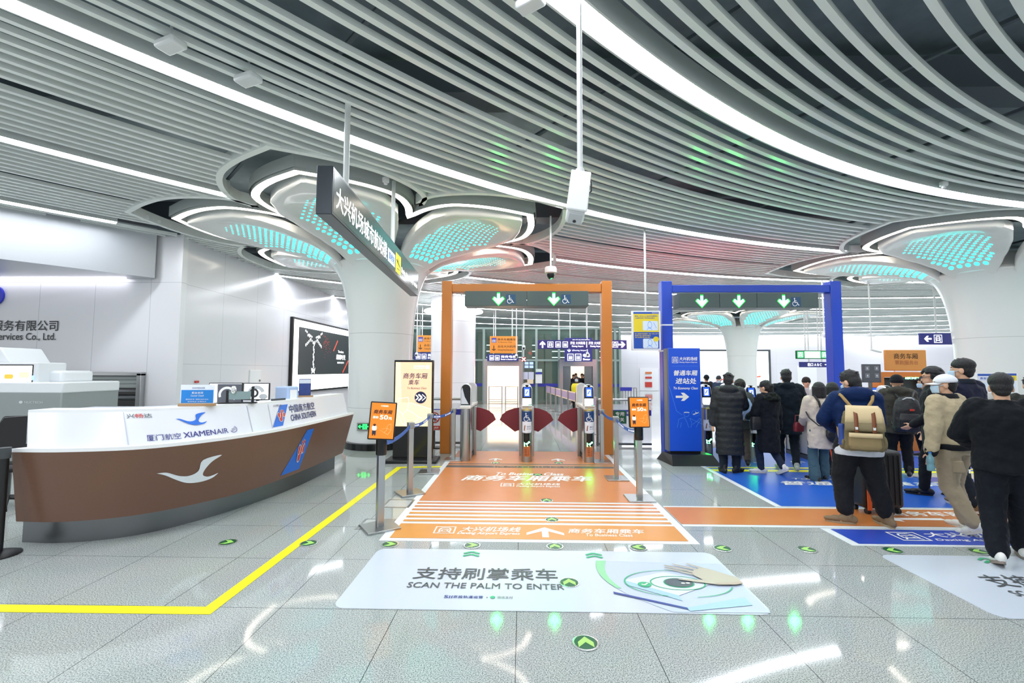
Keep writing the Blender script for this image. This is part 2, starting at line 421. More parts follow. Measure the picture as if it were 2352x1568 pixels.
STRIPL = M('strip_light_diffuser', '#ffffff', .5, emit='#f4f8ff', es=26)
HOUS = M('light_housing', '#c9cfcd', .4)
order = {-1: 'innermost', 0: 'second', 1: 'third', 2: 'fourth', 3: 'fifth', 4: 'sixth', 5: 'seventh', 6: 'eighth', 7: 'ninth', 8: 'tenth', 9: 'eleventh'}
where = {(-1, 0): 'wide curved strip light over the queue, nearest the camera at upper right',
         (0, 0): 'long curved strip light sweeping over the hanging sign to the right-hand lotus column',
         (1, 0): 'curved strip light left of the lotus column, second from the big hanging sign',
         (1, 1): 'curved strip light between both lotus columns, just behind the hanging bullet camera',
         (2, 0): 'short strip light meeting the white bulkhead at the far left of the ceiling'}
for k in range(-2, 10):
    R = R0 + PERIOD * k
    segs = sorted([t for t in arcs(R, .3)], key=lambda t: -t[0])
    vis = []
    for ts in segs:
        mid = [(LC.x + R * math.cos(t), LC.y + R * math.sin(t)) for t in ts]
        n = sum(1 for x, y in mid if y > .5 and abs((x / y) - .02) < 1.2 and 3.0 / y < .9)
        vis.append(n)
    j = 0
    for ts, n in zip(segs, vis):
        if k == 2 and ts[len(ts) // 2] > 2.3: ts = [t for t in ts if LC.x + R * math.cos(t) < -8.2]
        if n < 4 and not (n == 0 and k <= 0): continue
        if len(ts) < 5: continue
        if n < 4: lab = 'curved strip light overhead outside the picture, circle %d' % (k + 3)
        else:
            lab = where.get((k, j)) or '%s curved ceiling strip light from the camera%s' % (order[k], ['', ', its stretch right of the column', ', its stretch at the far right', ', its last stretch'][min(j, 3)])
            j += 1
        tm = ts[len(ts) // 2]
        th = thing('strip_light', lab, 'ceiling light', (LC.x + R * math.cos(tm), LC.y + R * math.sin(tm), ZC), group='curved ceiling strip lights')
        h = MB(); w = .125
        sweep(h, R, ts, [(-w, ZC - .03), (-w, ZC + .2), (w, ZC + .2), (w, ZC - .03), (w - .02, ZC - .03), (w - .02, ZC + .02), (-w + .02, ZC + .02), (-w + .02, ZC - .03)], True, False)
        h.build('housing', HOUS, th, world=True)
        d = MB(); sweep(d, R, ts, [(-w + .02, ZC - .02), (w - .02, ZC - .02)][::-1])
        d.build('diffuser', STRIPL, th, world=True)

PET = M('petal_gloss_white', '#e3e6e4', .22, coat=.3)
CYAN = M('cyan_led', '#12524f', .5, emit='#3ff2ea', es=2.6)
RINGL = M('ring_light_diffuser', '#ffffff', .5, emit='#fff3e2', es=9)
DARKGAP = M('ring_housing_grey', '#bcc2c0', .5)
PO = [(.98, .40), (1.12, .52), (1.5, .74), (2.0, .95), (2.55, 1.1), (3.05, 1.0), (3.4, .68), (3.7, .28), (3.85, .04)]
ZP = [(.95, 3.98), (1.1, 4.12), (1.3, 4.25), (1.6, 4.36), (2.2, 4.5), (2.8, 4.58), (3.85, 4.64)]
pa = [p[0] for p in PO]; pb = [p[1] for p in PO]; za = [p[0] for p in ZP]; zz = [p[1] for p in ZP]
def petal_z(a, v):
    z = np.interp(a, za, zz); e = abs(v)
    z += .07 * max(0., 1 - (e / .74) ** 4) * min(1, max(0, (3.45 - a) / .5)) * min(1, (a - .9) / .5)
    return z + (.05 * ((e - .85) / .15) ** 2 if e > .85 else 0)
def make_petal(root, ang):
    c, s = math.cos(math.radians(ang)), math.sin(math.radians(ang))
    T = lambda a, q, z: (a * c - q * s, a * s + q * c, z)
    b = MB(); rows = []
    vs = [-1, -1, -.96, -.9, -.84, -.78, -.72, -.6, -.4, -.2, 0, .2, .4, .6, .72, .78, .84, .9, .96, 1, 1]
    for a in np.linspace(.98, 3.85, 36):
        w = np.interp(a, pa, pb); row = []
        for i, v in enumerate(vs):
            z = petal_z(a, v) + (.16 if i in (0, len(vs) - 1) else 0)
            row.append(T(a, v * w, z))
        rows.append(row)
    rows.append([(x, y, z + .16) for x, y, z in rows[-1]])
    b.grid(rows[::-1]); p = b.build('petal', PET, root, angle=60)
    d = MB(); r = 0; a = 1.24
    while a < 3.25:
        g = (a - 1.24) / 2.0; rad = .048 - .034 * g; sp = .15 - .03 * g
        w = np.interp(a, pa, pb) * .72
        for i in range(-8, 9):
            q = (i + (0 if r % 2 == 0 else .5)) * sp
            if abs(q) + rad > w or (q / .8) ** 2 + ((a - 1.9) / 1.3) ** 2 > 1.05: continue
            ring = []
            for t in range(8):
                aa = a + rad * math.cos(t * math.pi / 4); qq = q + rad * math.sin(t * math.pi / 4)
                ring.append(T(aa, qq, petal_z(aa, qq / np.interp(aa, pa, pb)) - .007))
            d.add(ring, [tuple(range(7, -1, -1))])
        a += .118 - .02 * g; r += 1
    d.build('perforated_lights', CYAN, p, smooth=False)
COLM = panel_material('column_panels', '#dfe2e1', .2, [(2, 1.66, .9)], '#b5b9b9', coat=.2)
def lotus(cx, cy, s, label):
    root = thing('lotus_column', label, 'column', (cx, cy, 0), group='lotus columns with petal canopies')
    MB().lathe([(.80, 0), (.80, .14), (.74, .15)], 48).build('plinth', GLOSSBLACK, root)
    prof = [(.735, .13), (.72, .2), (.715, 1), (.72, 2.0), (.735, 2.5), (.77, 3.0), (.83, 3.4), (.9, 3.7), (.985, 3.93), (1.06, 4.06), (1.1, 4.14), (.9, 4.3), (.6, 4.6)]
    MB().lathe([tuple(p) for p in [(v.x, v.z) for v in catmull([(r, 0, z) for r, z in prof], 3)]], 64).build('trunk', COLM, root)
    for a in PETAL_AX: make_petal(root, a)
    ring = outline(RING); o1 = offset_loop(ring, .065); i1 = offset_loop(ring, -.065)
    b = MB(); n = len(ring)
    b.add([(p.x, p.y, ZC - .03) for p in o1] + [(p.x, p.y, ZC - .03) for p in i1], [(i, n + i, n + (i + 1) % n, (i + 1) % n) for i in range(n)])
    b.build('ring_light', RINGL, root, smooth=False)
    b = MB()
    for lp, z0, z1 in ((o1, ZC - .035, ZC + .14), (i1, ZC - .035, ZC + .14)):
        b.grid([[(p.x, p.y, z0) for p in lp], [(p.x, p.y, z1) for p in lp]], True)
    o2 = offset_loop(ring, .10); b.grid([[(p.x, p.y, ZC + .0) for p in o2], [(p.x, p.y, ZC + .2) for p in o2]], True)
    b.build('ring_housing', DARKGAP, root, angle=50)
    out = outline(OUTER); oo = offset_loop(out, .09)
    b = MB(); b.grid([[(p.x, p.y, ZC + .15) for p in out], [(p.x, p.y, ZC - .03) for p in out], [(p.x, p.y, ZC - .03) for p in oo], [(p.x, p.y, ZC + .15) for p in oo]], True)
    b.build('cutout_rim', SLATM, root, angle=40)
    return root
lotus(*FLOWERS[0], 'white lotus column beside the check-in counter, exit sign on its foot')
lotus(*FLOWERS[1], 'white lotus column at the far right behind the queue')
lotus(*FLOWERS[2], 'distant lotus column seen through the blue gate')
rc = thing('round_column', 'plain round white column with a glowing disc under the ceiling, left of the orange gate', 'column', (ROUND[0], ROUND[1], 0))
MB().lathe([(.93, 0), (.93, 4.1), (.95, 4.12), (.95, 4.8)], 48).build('shaft', panel_material('round_column_panels', '#eeeef1', .2, [(2, 1.24, .0)]), rc)
MB().lathe([(.94, 4.13), (1.22, 4.17), (1.24, 4.2), (1.22, 4.24), (.94, 4.26)], 48, caps=False).build('light_disc', M('disc_glow', '#ffffff', .5, emit='#f6f8ff', es=5), rc)

COVE = M('cove_light', '#ffffff', .5, emit='#f4f6ff', es=24)
struct(MB().box((28, 39.75, 4.7), (40, .12, .06)).build('trim_2', COVE))
cv = MB(); cv.box((-11.2, 9.88, 3.772), (4.6, .07, .03))
struct(cv.build('trim_3', M('cove_soft', '#ffffff', .5, emit='#f6f4ff', es=7), smooth=False))
# ------------------------------------------------------------------ graphics on the floor
ORANGE_F = M('mat_orange_front', '#d8913c', .32, var=.06, bscale=6); ORANGE_M = M('mat_orange', '#cc7d42', .32, var=.07, bscale=5)
BLUE_F = M('mat_blue', '#1f5cc4', .35, var=.12, bscale=30); BLUE_D = M('mat_deep_blue', '#2447b4', .35, var=.1, bscale=30)
MATW = M('mat_white', '#e6ebee', .3); MATP = M('palm_mat_white', '#c6cfda', .22, var=.02, bscale=2); PRINTW = M('print_white', '#f3f2ee', .4)
YEL = M('yellow_tape', '#f4ea0a', .4); PGREEN = M('print_green', '#2fae79', .4); PDARK = M('print_dark', '#4a4f52', .4); PDBLUE = M('print_navy', '#27418f', .4)
STRIPE = M('print_asphalt', '#55504e', .5)
floorfn = lambda z: (lambda x, y, l: (x, y, z + l))
def gbox(px0, pyb, px1, pyt):
    a = G((px0 + px1) / 2, pyb); c = G((px0 + px1) / 2, pyt); w0 = G(px0, (pyb + pyt) / 2); w1 = G(px1, (pyb + pyt) / 2)
    return w0.x, a.y, w1.x, c.y
def gfit(art, t, px0, pyb, px1, pyt, m, k=2, bold=0., shear=0.): art.fit(t, *gbox(px0, pyb, px1, pyt), m, k, bold, shear)
def flat(pts, name, mat, label, cat, z=.003, group=None):
    b = MB(); n = len(pts)
    b.add([(x, y, z) for x, y in pts] + [(x, y, 0) for x, y in pts], [tuple(range(n))] + [(i, n + i, n + (i + 1) % n, (i + 1) % n) for i in range(n)])
    cx = sum(p[0] for p in pts) / n; cy = sum(p[1] for p in pts) / n
    t = thing(name, label, cat, (cx, cy, 0), group=group); b.build('sheet', mat, t, world=True, smooth=False); return t

X0, X1 = -1.47, 1.80     # the long orange mat
mt = flat([(X0, 4.76), (X1, 4.76), (X1, 9.95), (X0, 9.95)], 'floor_mat', MATW, 'long orange floor mat leading through the orange gate', 'floor mat')
a = Art(floorfn(.003))
a.rect(X0 + .09, 4.83, X1 - .09, 5.28, ORANGE_F, 1)
ys = np.linspace(5.28, 6.12, 13)
for i in range(6): a.rect(X0 + .09, ys[2 * i + 1], X1 - .09, ys[2 * i + 2], ORANGE_F if i < 3 else ORANGE_M, 1)
a.rect(X0 + .09, 6.18, X1 - .09, 8.28, ORANGE_M, 1); a.rect(X0 + .09, 8.28, X1 - .09, 8.46, STRIPE, 1)
a.rect(X0 + .09, 8.46, X1 - .09, 8.56, ORANGE_M, 1); a.rect(X0 + .09, 8.56, X1 - .09, 8.63, STRIPE, 1); a.rect(X0 + .09, 8.63, X1 - .09, 9.95, ORANGE_M, 1)
gfit(a, '大兴机场线', 1058, 1219, 1196, 1212, PRINTW) if False else a.fit('大兴机场线', *gbox(1058, 1222, 1196, 1211), PRINTW, 2, .02, .25)
a.fit('Daxing Airport Express', *gbox(1050, 1230, 1194, 1223), PRINTW, 2, .03, .25)
x0, y0, x1, y1 = gbox(998, 1226, 1046, 1210); a.train(x0, y0, y1 - y0, PRINTW, 2, wd=(x1 - x0) / (y1 - y0))
x0, y0, x1, y1 = gbox(1222, 1235, 1282, 1212)
xm = (x0 + x1) / 2; a.poly([(xm - .035, y0), (xm + .035, y0), (xm + .035, y1 - .07), (xm - .035, y1 - .07)], PRINTW, 2)
for sg in (-1, 1): a.poly([(xm, y1), (xm, y1 - .1), (xm + sg * .2, y0 + .06), (xm + sg * .2, y0 + .13)][::sg], PRINTW, 2)
a.fit('商务车厢乘车', *gbox(1305, 1226, 1480, 1216), PRINTW, 2, .02, .25); a.fit('To Business Class', *gbox(1346, 1233, 1452, 1227), PRINTW, 2, .02, .2)
a.fit('商务车厢乘车', *gbox(1062, 1105, 1362, 1093), PRINTW, 2, .03, .3); a.fit('To Business Class', *gbox(1140, 1092, 1294, 1086), PRINTW, 2, .03, .3)
a.fit('大兴机场线', *gbox(1186, 1115, 1286, 1110), PRINTW, 2, .02, .2); a.fit('Daxing Airport Express', *gbox(1186, 1120, 1286, 1116), PRINTW, 2, .02, .2)
x0, y0, x1, y1 = gbox(1150, 1118, 1181, 1110); a.train(x0, y0, y1 - y0, PRINTW, 2, wd=(x1 - x0) / (y1 - y0))
a.fit('请勿在此停留', -.55, 8.30, .95, 8.44, M('print_tan', '#a58a6a', .5), 2, .01)
for cx in (-.52, .70):
    a.rect(cx - .025, 8.9, cx + .025, 9.1, PRINTW, 2)
    for sg in (-1, 1): a.poly([(cx, 9.16), (cx, 9.08), (cx + sg * .13, 8.96), (cx + sg * .13, 9.03)][::sg], PRINTW, 2)
a.build('print', mt, True)

t = flat([(X1 + .02, 5.30), (9, 5.30), (9, 6.06), (X1 + .02, 6.06)], 'floor_mat', MATW, 'orange floor strip running right under the walking people', 'floor mat')
a = Art(floorfn(.003)); a.rect(X1 + .02, 5.36, 9, 6.01, ORANGE_M, 1)
x0, y0, x1, y1 = gbox(2000, 1188, 2095, 1180)
a.poly([(x0, 5.62), (x0 + .22, 5.72), (x0 + .22, 5.66), (x0 + .75, 5.66), (x0 + .75, 5.59), (x0 + .22, 5.59), (x0 + .22, 5.52)], PRINTW, 2)
a.fit('商务车厢', x0 + .25, 5.74, x0 + 1.2, 5.92, PRINTW, 2, .03); a.fit('To Business Class', x0 + .7, 5.42, x0 + 1.5, 5.5, PRINTW, 2, .02)
a.build('print', t, True)
t = flat([(3.28, 6.08), (9, 6.08), (9, 10.6), (3.28, 10.6)], 'floor_mat', MATW, 'large blue floor mat beneath the queue at the blue gate', 'floor mat')
a = Art(floorfn(.003)); a.rect(3.36, 6.10, 9, 10.6, BLUE_F, 1); a.rect(3.36, 8.13, 9, 8.3, YEL, 2); a.rect(3.36, 8.42, 9, 8.5, YEL, 2)
a.fit('普通车厢乘车', 4.05, 7.22, 6.5, 7.46, PRINTW, 2, .03, .3); a.fit('To Economy Class', 4.4, 7.55, 6.1, 7.67, PRINTW, 2, .03, .3)
a.fit('大兴机场线', 4.75, 6.92, 5.6, 7.02, PRINTW, 2, .02)
for cx in (4.45, 5.3, 6.25):
    a.rect(cx - .025, 8.9, cx + .025, 9.12, PRINTW, 2)
    for sg in (-1, 1): a.poly([(cx, 9.16), (cx, 9.08), (cx + sg * .13, 8.96), (cx + sg * .13, 9.03)][::sg], PRINTW, 2)
a.build('print', t, True)
t = flat([(6.5, 7.0), (9, 6.45), (9, 8.1), (6.5, 8.1)], 'floor_mat', M('mat_grey', '#b9b4a8', .4), 'grey and blue striped mat corner in front of the orange desk', 'floor mat', z=.008)
a = Art(floorfn(.008)); a.poly([(6.5, 7.5), (9, 7.05), (9, 7.45), (6.5, 7.85)], M('mat_violet', '#5d57a8', .4), 1); a.build('print', t, True)
t = flat([(3.33, 4.78), (7.5, 4.78), (7.5, 5.28), (3.33, 5.28)], 'floor_mat', MATW, 'narrow deep blue floor mat in front of the orange strip', 'floor mat')
a = Art(floorfn(.003)); a.rect(3.42, 4.82, 7.5, 5.25, BLUE_D, 1)
a.fit('大兴机场线', 4.3, 5.03, 5.45, 5.17, PRINTW, 2, .02, .2); a.fit('Daxing Airport Express', 4.3, 4.91, 5.45, 4.98, PRINTW, 2, .03, .2); a.train(3.95, 4.92, .25, PRINTW, 2, wd=1.2); a.build('print', t, True)

# the palm mats
SKIN_P = M('print_skin', '#bfb6a4', .4); SKIN_S = M('print_skin_shade', '#b9a596', .4); PLAV = M('print_lavender', '#bcc7da', .4); PAQ = M('print_aqua', '#a3c6d2', .4); PDEV = M('print_device', '#d3dbe2', .4); PBLK = M('print_black', '#4c545b', .35); PMINT = M('print_mint', '#8fce9d', .4)
def palm_mat(ox, label, full=True):
    oy = 3.43; L, Hh = 3.22, 1.12
    pts = []
    for cx, cy, an in ((L - .09, Hh - .09, 0), (.09, Hh - .09, 90), (.09, .09, 180), (L - .09, .09, 270)):
        for i in range(5): q = math.radians(an + 22.5 * i); pts.append((ox + cx + .09 * math.cos(q), oy + cy + .09 * math.sin(q)))
    t = flat(pts, 'floor_mat', MATP, label, 'floor mat')
    a = Art(lambda x, y, l: (ox + x, oy + y, .003 + l))
    a.fit('支持刷掌乘车', .48, .48, 1.70, .70, PDARK, 2, .012); a.fit('SCAN THE PALM TO ENTER', .47, .325, 1.74, .415, PDARK, 2, .012)
    a.fit('京投轨道运营', .87, .165, 1.10, .205, PDBLUE, 2, .02); a.fit('Sii', .80, .165, .865, .205, PDBLUE, 2, .03); a.fit('x', 1.125, .17, 1.14, .19, PDARK, 2)
    a.ell(1.175, .185, .02, .02, PGREEN, 2, 12); a.fit('微信支付', 1.21, .165, 1.33, .205, PDARK, 2)
    for cx in (.92, 2.08):
        for dy in (0, .06): a.line([(cx - .075, .955 + dy), (cx, 1.0 + dy)], .028, PGREEN, 2); a.line([(cx, 1.0 + dy), (cx + .075, .955 + dy)], .028, PGREEN, 2)
    # picture of a scanner with rings and a hand above it
    arc = [(2.08 - .06 * math.sin(math.pi * i / 10) * 1 + .42 * ((10 - i) / 10) ** 2.2, .01 + .88 * i / 10) for i in range(11)]
    a.poly([(p[0], p[1]) for p in arc] + [(L - .02, .86), (L - .02, .02)], PLAV, 1)
    a.poly(arc[4:] + [(x + .09 - .05 * (10 - i) / 6, y) for i, (x, y) in list(enumerate(arc))[4:]][::-1], PMINT, 2)
    a.poly([(2.25, .50), (2.62, .66), (2.98, .47), (2.62, .25)], PDEV, 3); a.poly([(2.25, .50), (2.62, .25), (2.62, .17), (2.25, .42)], PAQ, 3)
    a.poly([(2.12, .30), (2.62, .07), (2.62, .04), (2.12, .27)], PDBLUE, 3); a.poly([(2.62, .07), (3.12, .24), (3.12, .12), (2.62, .0 + .02)], PAQ, 3)
    a.ring(2.68, .46, .43, .012, PGREEN, 4, 20, 250, sy=.55); a.ring(2.68, .46, .43, .012, PGREEN, 4, 280, 345, sy=.55); a.ring(2.68, .46, .22, .012, PGREEN, 4, sy=.55)
    a.ell(2.69, .46, .125, .085, PGREEN, 4); a.ell(2.69, .46, .115, .076, PBLK, 5); a.ell(2.72, .445, .018, .012, PRINTW, 6, 10); a.ell(2.76, .45, .018, .012, PRINTW, 6, 10)
    a.ell(2.40, .42, .055, .045, PGREEN, 5, 16); a.line([(2.375, .42), (2.395, .405), (2.43, .44)], .012, PRINTW, 6)
    if full:
        def finger(x0, y0, x1, y1, w):
            d = math.hypot(x1 - x0, y1 - y0); nx, ny = -(y1 - y0) / d * w, (x1 - x0) / d * w
            a.poly([(x0 - nx, y0 - ny), (x0 + nx, y0 + ny), (x1 + nx * .6, y1 + ny * .6), (x1 + (x1 - x0) * .05, y1 + (y1 - y0) * .05), (x1 - nx * .6, y1 - ny * .6)][::-1], SKIN_P, 7)
            a.line([(x0 - nx, y0 - ny), (x1 - nx * .5, y1 - ny * .5)], .006, SKIN_S, 8)
        finger(2.98, .735, 2.88, .825, .011); finger(2.93, .70, 2.75, .81, .013); finger(2.88, .655, 2.67, .78, .014); finger(2.86, .61, 2.66, .73, .012)
        a.poly([(2.86, .59), (2.87, .665), (2.93, .715), (2.99, .75), (3.06, .70), (3.21, .56), (3.21, .45), (3.14, .425), (3.0, .42), (2.92, .45), (2.90, .52)][::-1], SKIN_P, 7)
        a.poly([(3.0, .42), (3.14, .425), (3.21, .45), (3.21, .48), (3.1, .46), (2.98, .45)], SKIN_S, 8)
        a.poly([(2.96, .43), (2.78, .48), (2.71, .50), (2.70, .515), (2.78, .515), (2.94, .50)][::-1], SKIN_P, 8)
    a.build('print', t, True); return t
palm_mat(-1.40, 'white palm-scan floor mat in front of the long orange mat')
palm_mat(3.40, 'white palm-scan floor mat under the stepping foot at the right edge')

# yellow tape
p = [(-4.6, 3.35), (-2.28, 3.37), (-2.21, 8.25), (-1.35, 8.36)]
b = MB(); w = .052; z = .002
q = [Vector((x, y)) for x, y in p]; dd = [(q[i + 1] - q[i]).normalized() for i in range(3)]; nn = [Vector((-d.y, d.x)) for d in dd]
def mit(i):
    if i == 0: return nn[0] * w
    if i == 3: return nn[2] * w
    m = (nn[i - 1] + nn[i]).normalized(); return m * (w / m.dot(nn[i]))
rows = [[(q[i].x + mit(i).x, q[i].y + mit(i).y, z), (q[i].x - mit(i).x, q[i].y - mit(i).y, z)] for i in range(4)]
b.grid([[r[1], r[0]] for r in rows][::-1]); b.grid([[(r[1][0], r[1][1], 0), (r[0][0], r[0][1], 0)] for r in rows])
tag(b.build('floor_tape', YEL, smooth=False), 'yellow tape line on the floor bending round the counter side', 'floor tape')

# evacuation arrow discs set in the floor
DGRN = M('disc_green', '#1d5b3a', .25); LGRN = M('disc_arrow_lime', '#a7e06d', .3); CHROME = M('chrome_ring', '#e8ebea', .15, .8)
def disc(x, y, ang, label):
    t = thing('floor_arrow_disc', label, 'floor marker', (x, y, 0), group='round green arrow discs in the floor')
    MB().lathe([(.085, .002), (.085, .0075), (.078, .008)], 28).build('ring', CHROME, t)
    a = Art(lambda px, py, l: (px, py, .0078 + l)); a.ell(0, 0, .074, .074, DGRN, .4)
    c, s = math.cos(ang), math.sin(ang); R = lambda u, v: (u * c - v * s, u * s + v * c)
    a.poly([R(*k) for k in ((.06, 0), (.0, .05), (-.055, .05), (.0, 0))], LGRN, .8); a.poly([R(*k) for k in ((.06, 0), (.0, 0), (-.055, -.05), (.0, -.05))], LGRN, .8)
    a.build('arrow', t)
row = ['left end of the row, in front of the counter', 'second from the left, beside the yellow tape', 'at the left corner of the long orange mat', 'above the left green chevrons of the palm mat',
       'in front of the white arrow of the orange mat', 'above the right green chevrons of the palm mat', 'just right of the long orange mat', 'midway between the two palm mats', 'in front of the narrow blue mat corner', 'beside the lifted shoe at the right edge']
for i, l in enumerate(row): disc(-2.97 + .824 * i, 4.65, 0 if i < 4 else (math.pi / 2 if i == 4 else math.pi), 'green arrow disc in the floor, ' + l)
for x, y, l in ((.39, 3.88, 'covering the last letter of the palm mat writing'), (.41, 3.05, 'nearest the camera on bare floor'), (.35, 5.46, 'on the pale stripes of the orange mat'), (.33, 6.25, 'on the orange mat behind its stripes'),
                (.26, 7.75, 'on the orange mat between the white words'), (-.5, 8.72, 'on the mat in the left orange lane'), (.69, 8.75, 'on the mat in the right orange lane')):
    disc(x, y, math.pi / 2, 'green arrow disc in the floor, ' + l)
for (x, y), l in (((-1.62, 6.05), 'between the two nearest left belt posts'), ((-1.66, 5.25), 'under the nearest belt post')):
    t = thing('floor_hatch', 'square steel-framed floor hatch ' + l, 'floor hatch', (x, y, 0), group='steel-framed floor hatches')
    for cx, cy, dx, dy in ((0, .165, .36, .03), (0, -.165, .36, .03), (.165, 0, .03, .3), (-.165, 0, .03, .3)): MB().box((cx, cy, .002), (dx, dy, .006)).build('frame', STEEL, t)
    MB().box((0, 0, .001), (.3, .3, .004)).build('lid', M('hatch_stone', '#b7b9b6', .25, var=.2, bscale=60), t)

# ------------------------------------------------------------------ gate frames
ORG = M('gate_orange', '#c8792f', .35); BLU = M('gate_blue', '#1f47bd', .3); BOARD = M('sign_board_grey', '#4a5a58', .4)
def gate(name, label, mat, Y, xl, xr, w, top, b0, b1):
    g = thing(name, label, 'gate', ((xl + xr) / 2, Y, 0))
    for x in (xl, xr): MB().box((x, Y, top / 2), (w, .24, top)).build('post', mat, g, world=True, bev=.012)
    MB().box(((xl + xr) / 2, Y, (b0 + b1) / 2), (xr - xl - w, .2, b1 - b0)).build('beam', mat, g, world=True, bev=.01); return g
gate('gate_frame', 'tall orange gate frame over the three fan-wing turnstiles', ORG, 9.75, A(1026, 850, 9.75).x, A(1393, 850, 9.75).x, .215, 3.66, 3.42, 3.6)
bg = gate('gate_frame', 'tall blue gate frame behind the blue totem and the queue', BLU, 9.8, A(1531, 850, 9.8).x, A(1919, 850, 9.8).x, .225, 3.66, 3.42, 3.58)
for z in (2.72, 2.17): MB().box((A(1531, 850, 9.8).x, 9.8, z), (.245, .26, .03)).build('band', MATW, bg, world=True)
LEDG = M('green_led', '#0b3d1a', .5, emit='#35ff6a', es=80); GLOWRIM = M('green_glow_rim', '#0b3d1a', .5, emit='#00ff3c', es=1.3); NAVY = M('icon_navy', '#1e4a6e', .4)
def lane_sign(label, Y, px0, px1, py0, py1, seams, arrows, chairs):
    p, q = A(px0, py1, Y), A(px1, py0, Y); g = thing('lane_sign', label, 'lane sign', ((p.x + q.x) / 2, Y, p.z))
    xs = [p.x] + [A(s, 700, Y).x for s in seams] + [q.x]
    for x0, x1 in zip(xs[:-1], xs[1:]): MB().box(((x0 + x1) / 2, Y + .21, (p.z + q.z) / 2), (x1 - x0 - .006, .42, q.z - p.z)).build('panel', BOARD, g, world=True, bev=.006)
    for x in (p.x + .3, q.x - .3): MB().box((x, Y + .33, q.z + .005), (.06, .14, .03)).build('bracket', DGREY, g, world=True)
    a = Art(lambda x, y, l: (x, Y - l, y))
    for ax in arrows:
        c = A(ax, 687 if arrows[0] < 1500 else 692, Y); h = .235
        for m, s, k in ((GLOWRIM, 1.22, 1), (LEDG, 1., 2)):  # dim green rim imitates the glow at the arrow edges
            pts = [(-.11, .5), (.11, .5), (.11, .02), (.36, .2), (.48, .02), (0, -.5), (-.48, .02), (-.36, .2), (-.11, .02)]
            a.poly([(c.x + s * h * x, c.z + s * h * z) for x, z in pts][::-1], m, k)
    a.build('led_arrow', g, True)
    a = Art(lambda x, y, l: (x, Y - l, y))
    for ix in chairs:
        c = A(ix, 687 if arrows[0] < 1500 else 693, Y); a.rect(c.x - .1, c.z - .1, c.x + .1, c.z + .1, NAVY, 1); a.wheelchair(c.x - .1, c.z - .09, .18, PRINTW, 2)
    a.build('wheelchair_pictogram', g, True)
    a = Art(lambda x, y, l: (x, Y + .421 + l, y)); LR = M('red_led', '#ff2a2a', .4, emit='#ff2626', es=150)
    for ax in arrows:
        c = A(ax, 687, Y); a.line([(c.x - .1, c.z - .1), (c.x + .1, c.z + .1)][::-1], .05, LR, 1); a.line([(c.x - .1, c.z + .1), (c.x + .1, c.z - .1)][::-1], .05, LR, 1)
    a.build('led_cross', g, True)
lane_sign('dark lane sign with two green arrows hanging in the orange gate', 9.42, 1067, 1352, 668, 702, [1210], [1145, 1272], [1173, 1300])
lane_sign('dark lane sign with three green arrows hanging in the blue gate', 9.47, 1560, 1880, 672, 706, [1653, 1739], [1612, 1697, 1800], [1828])

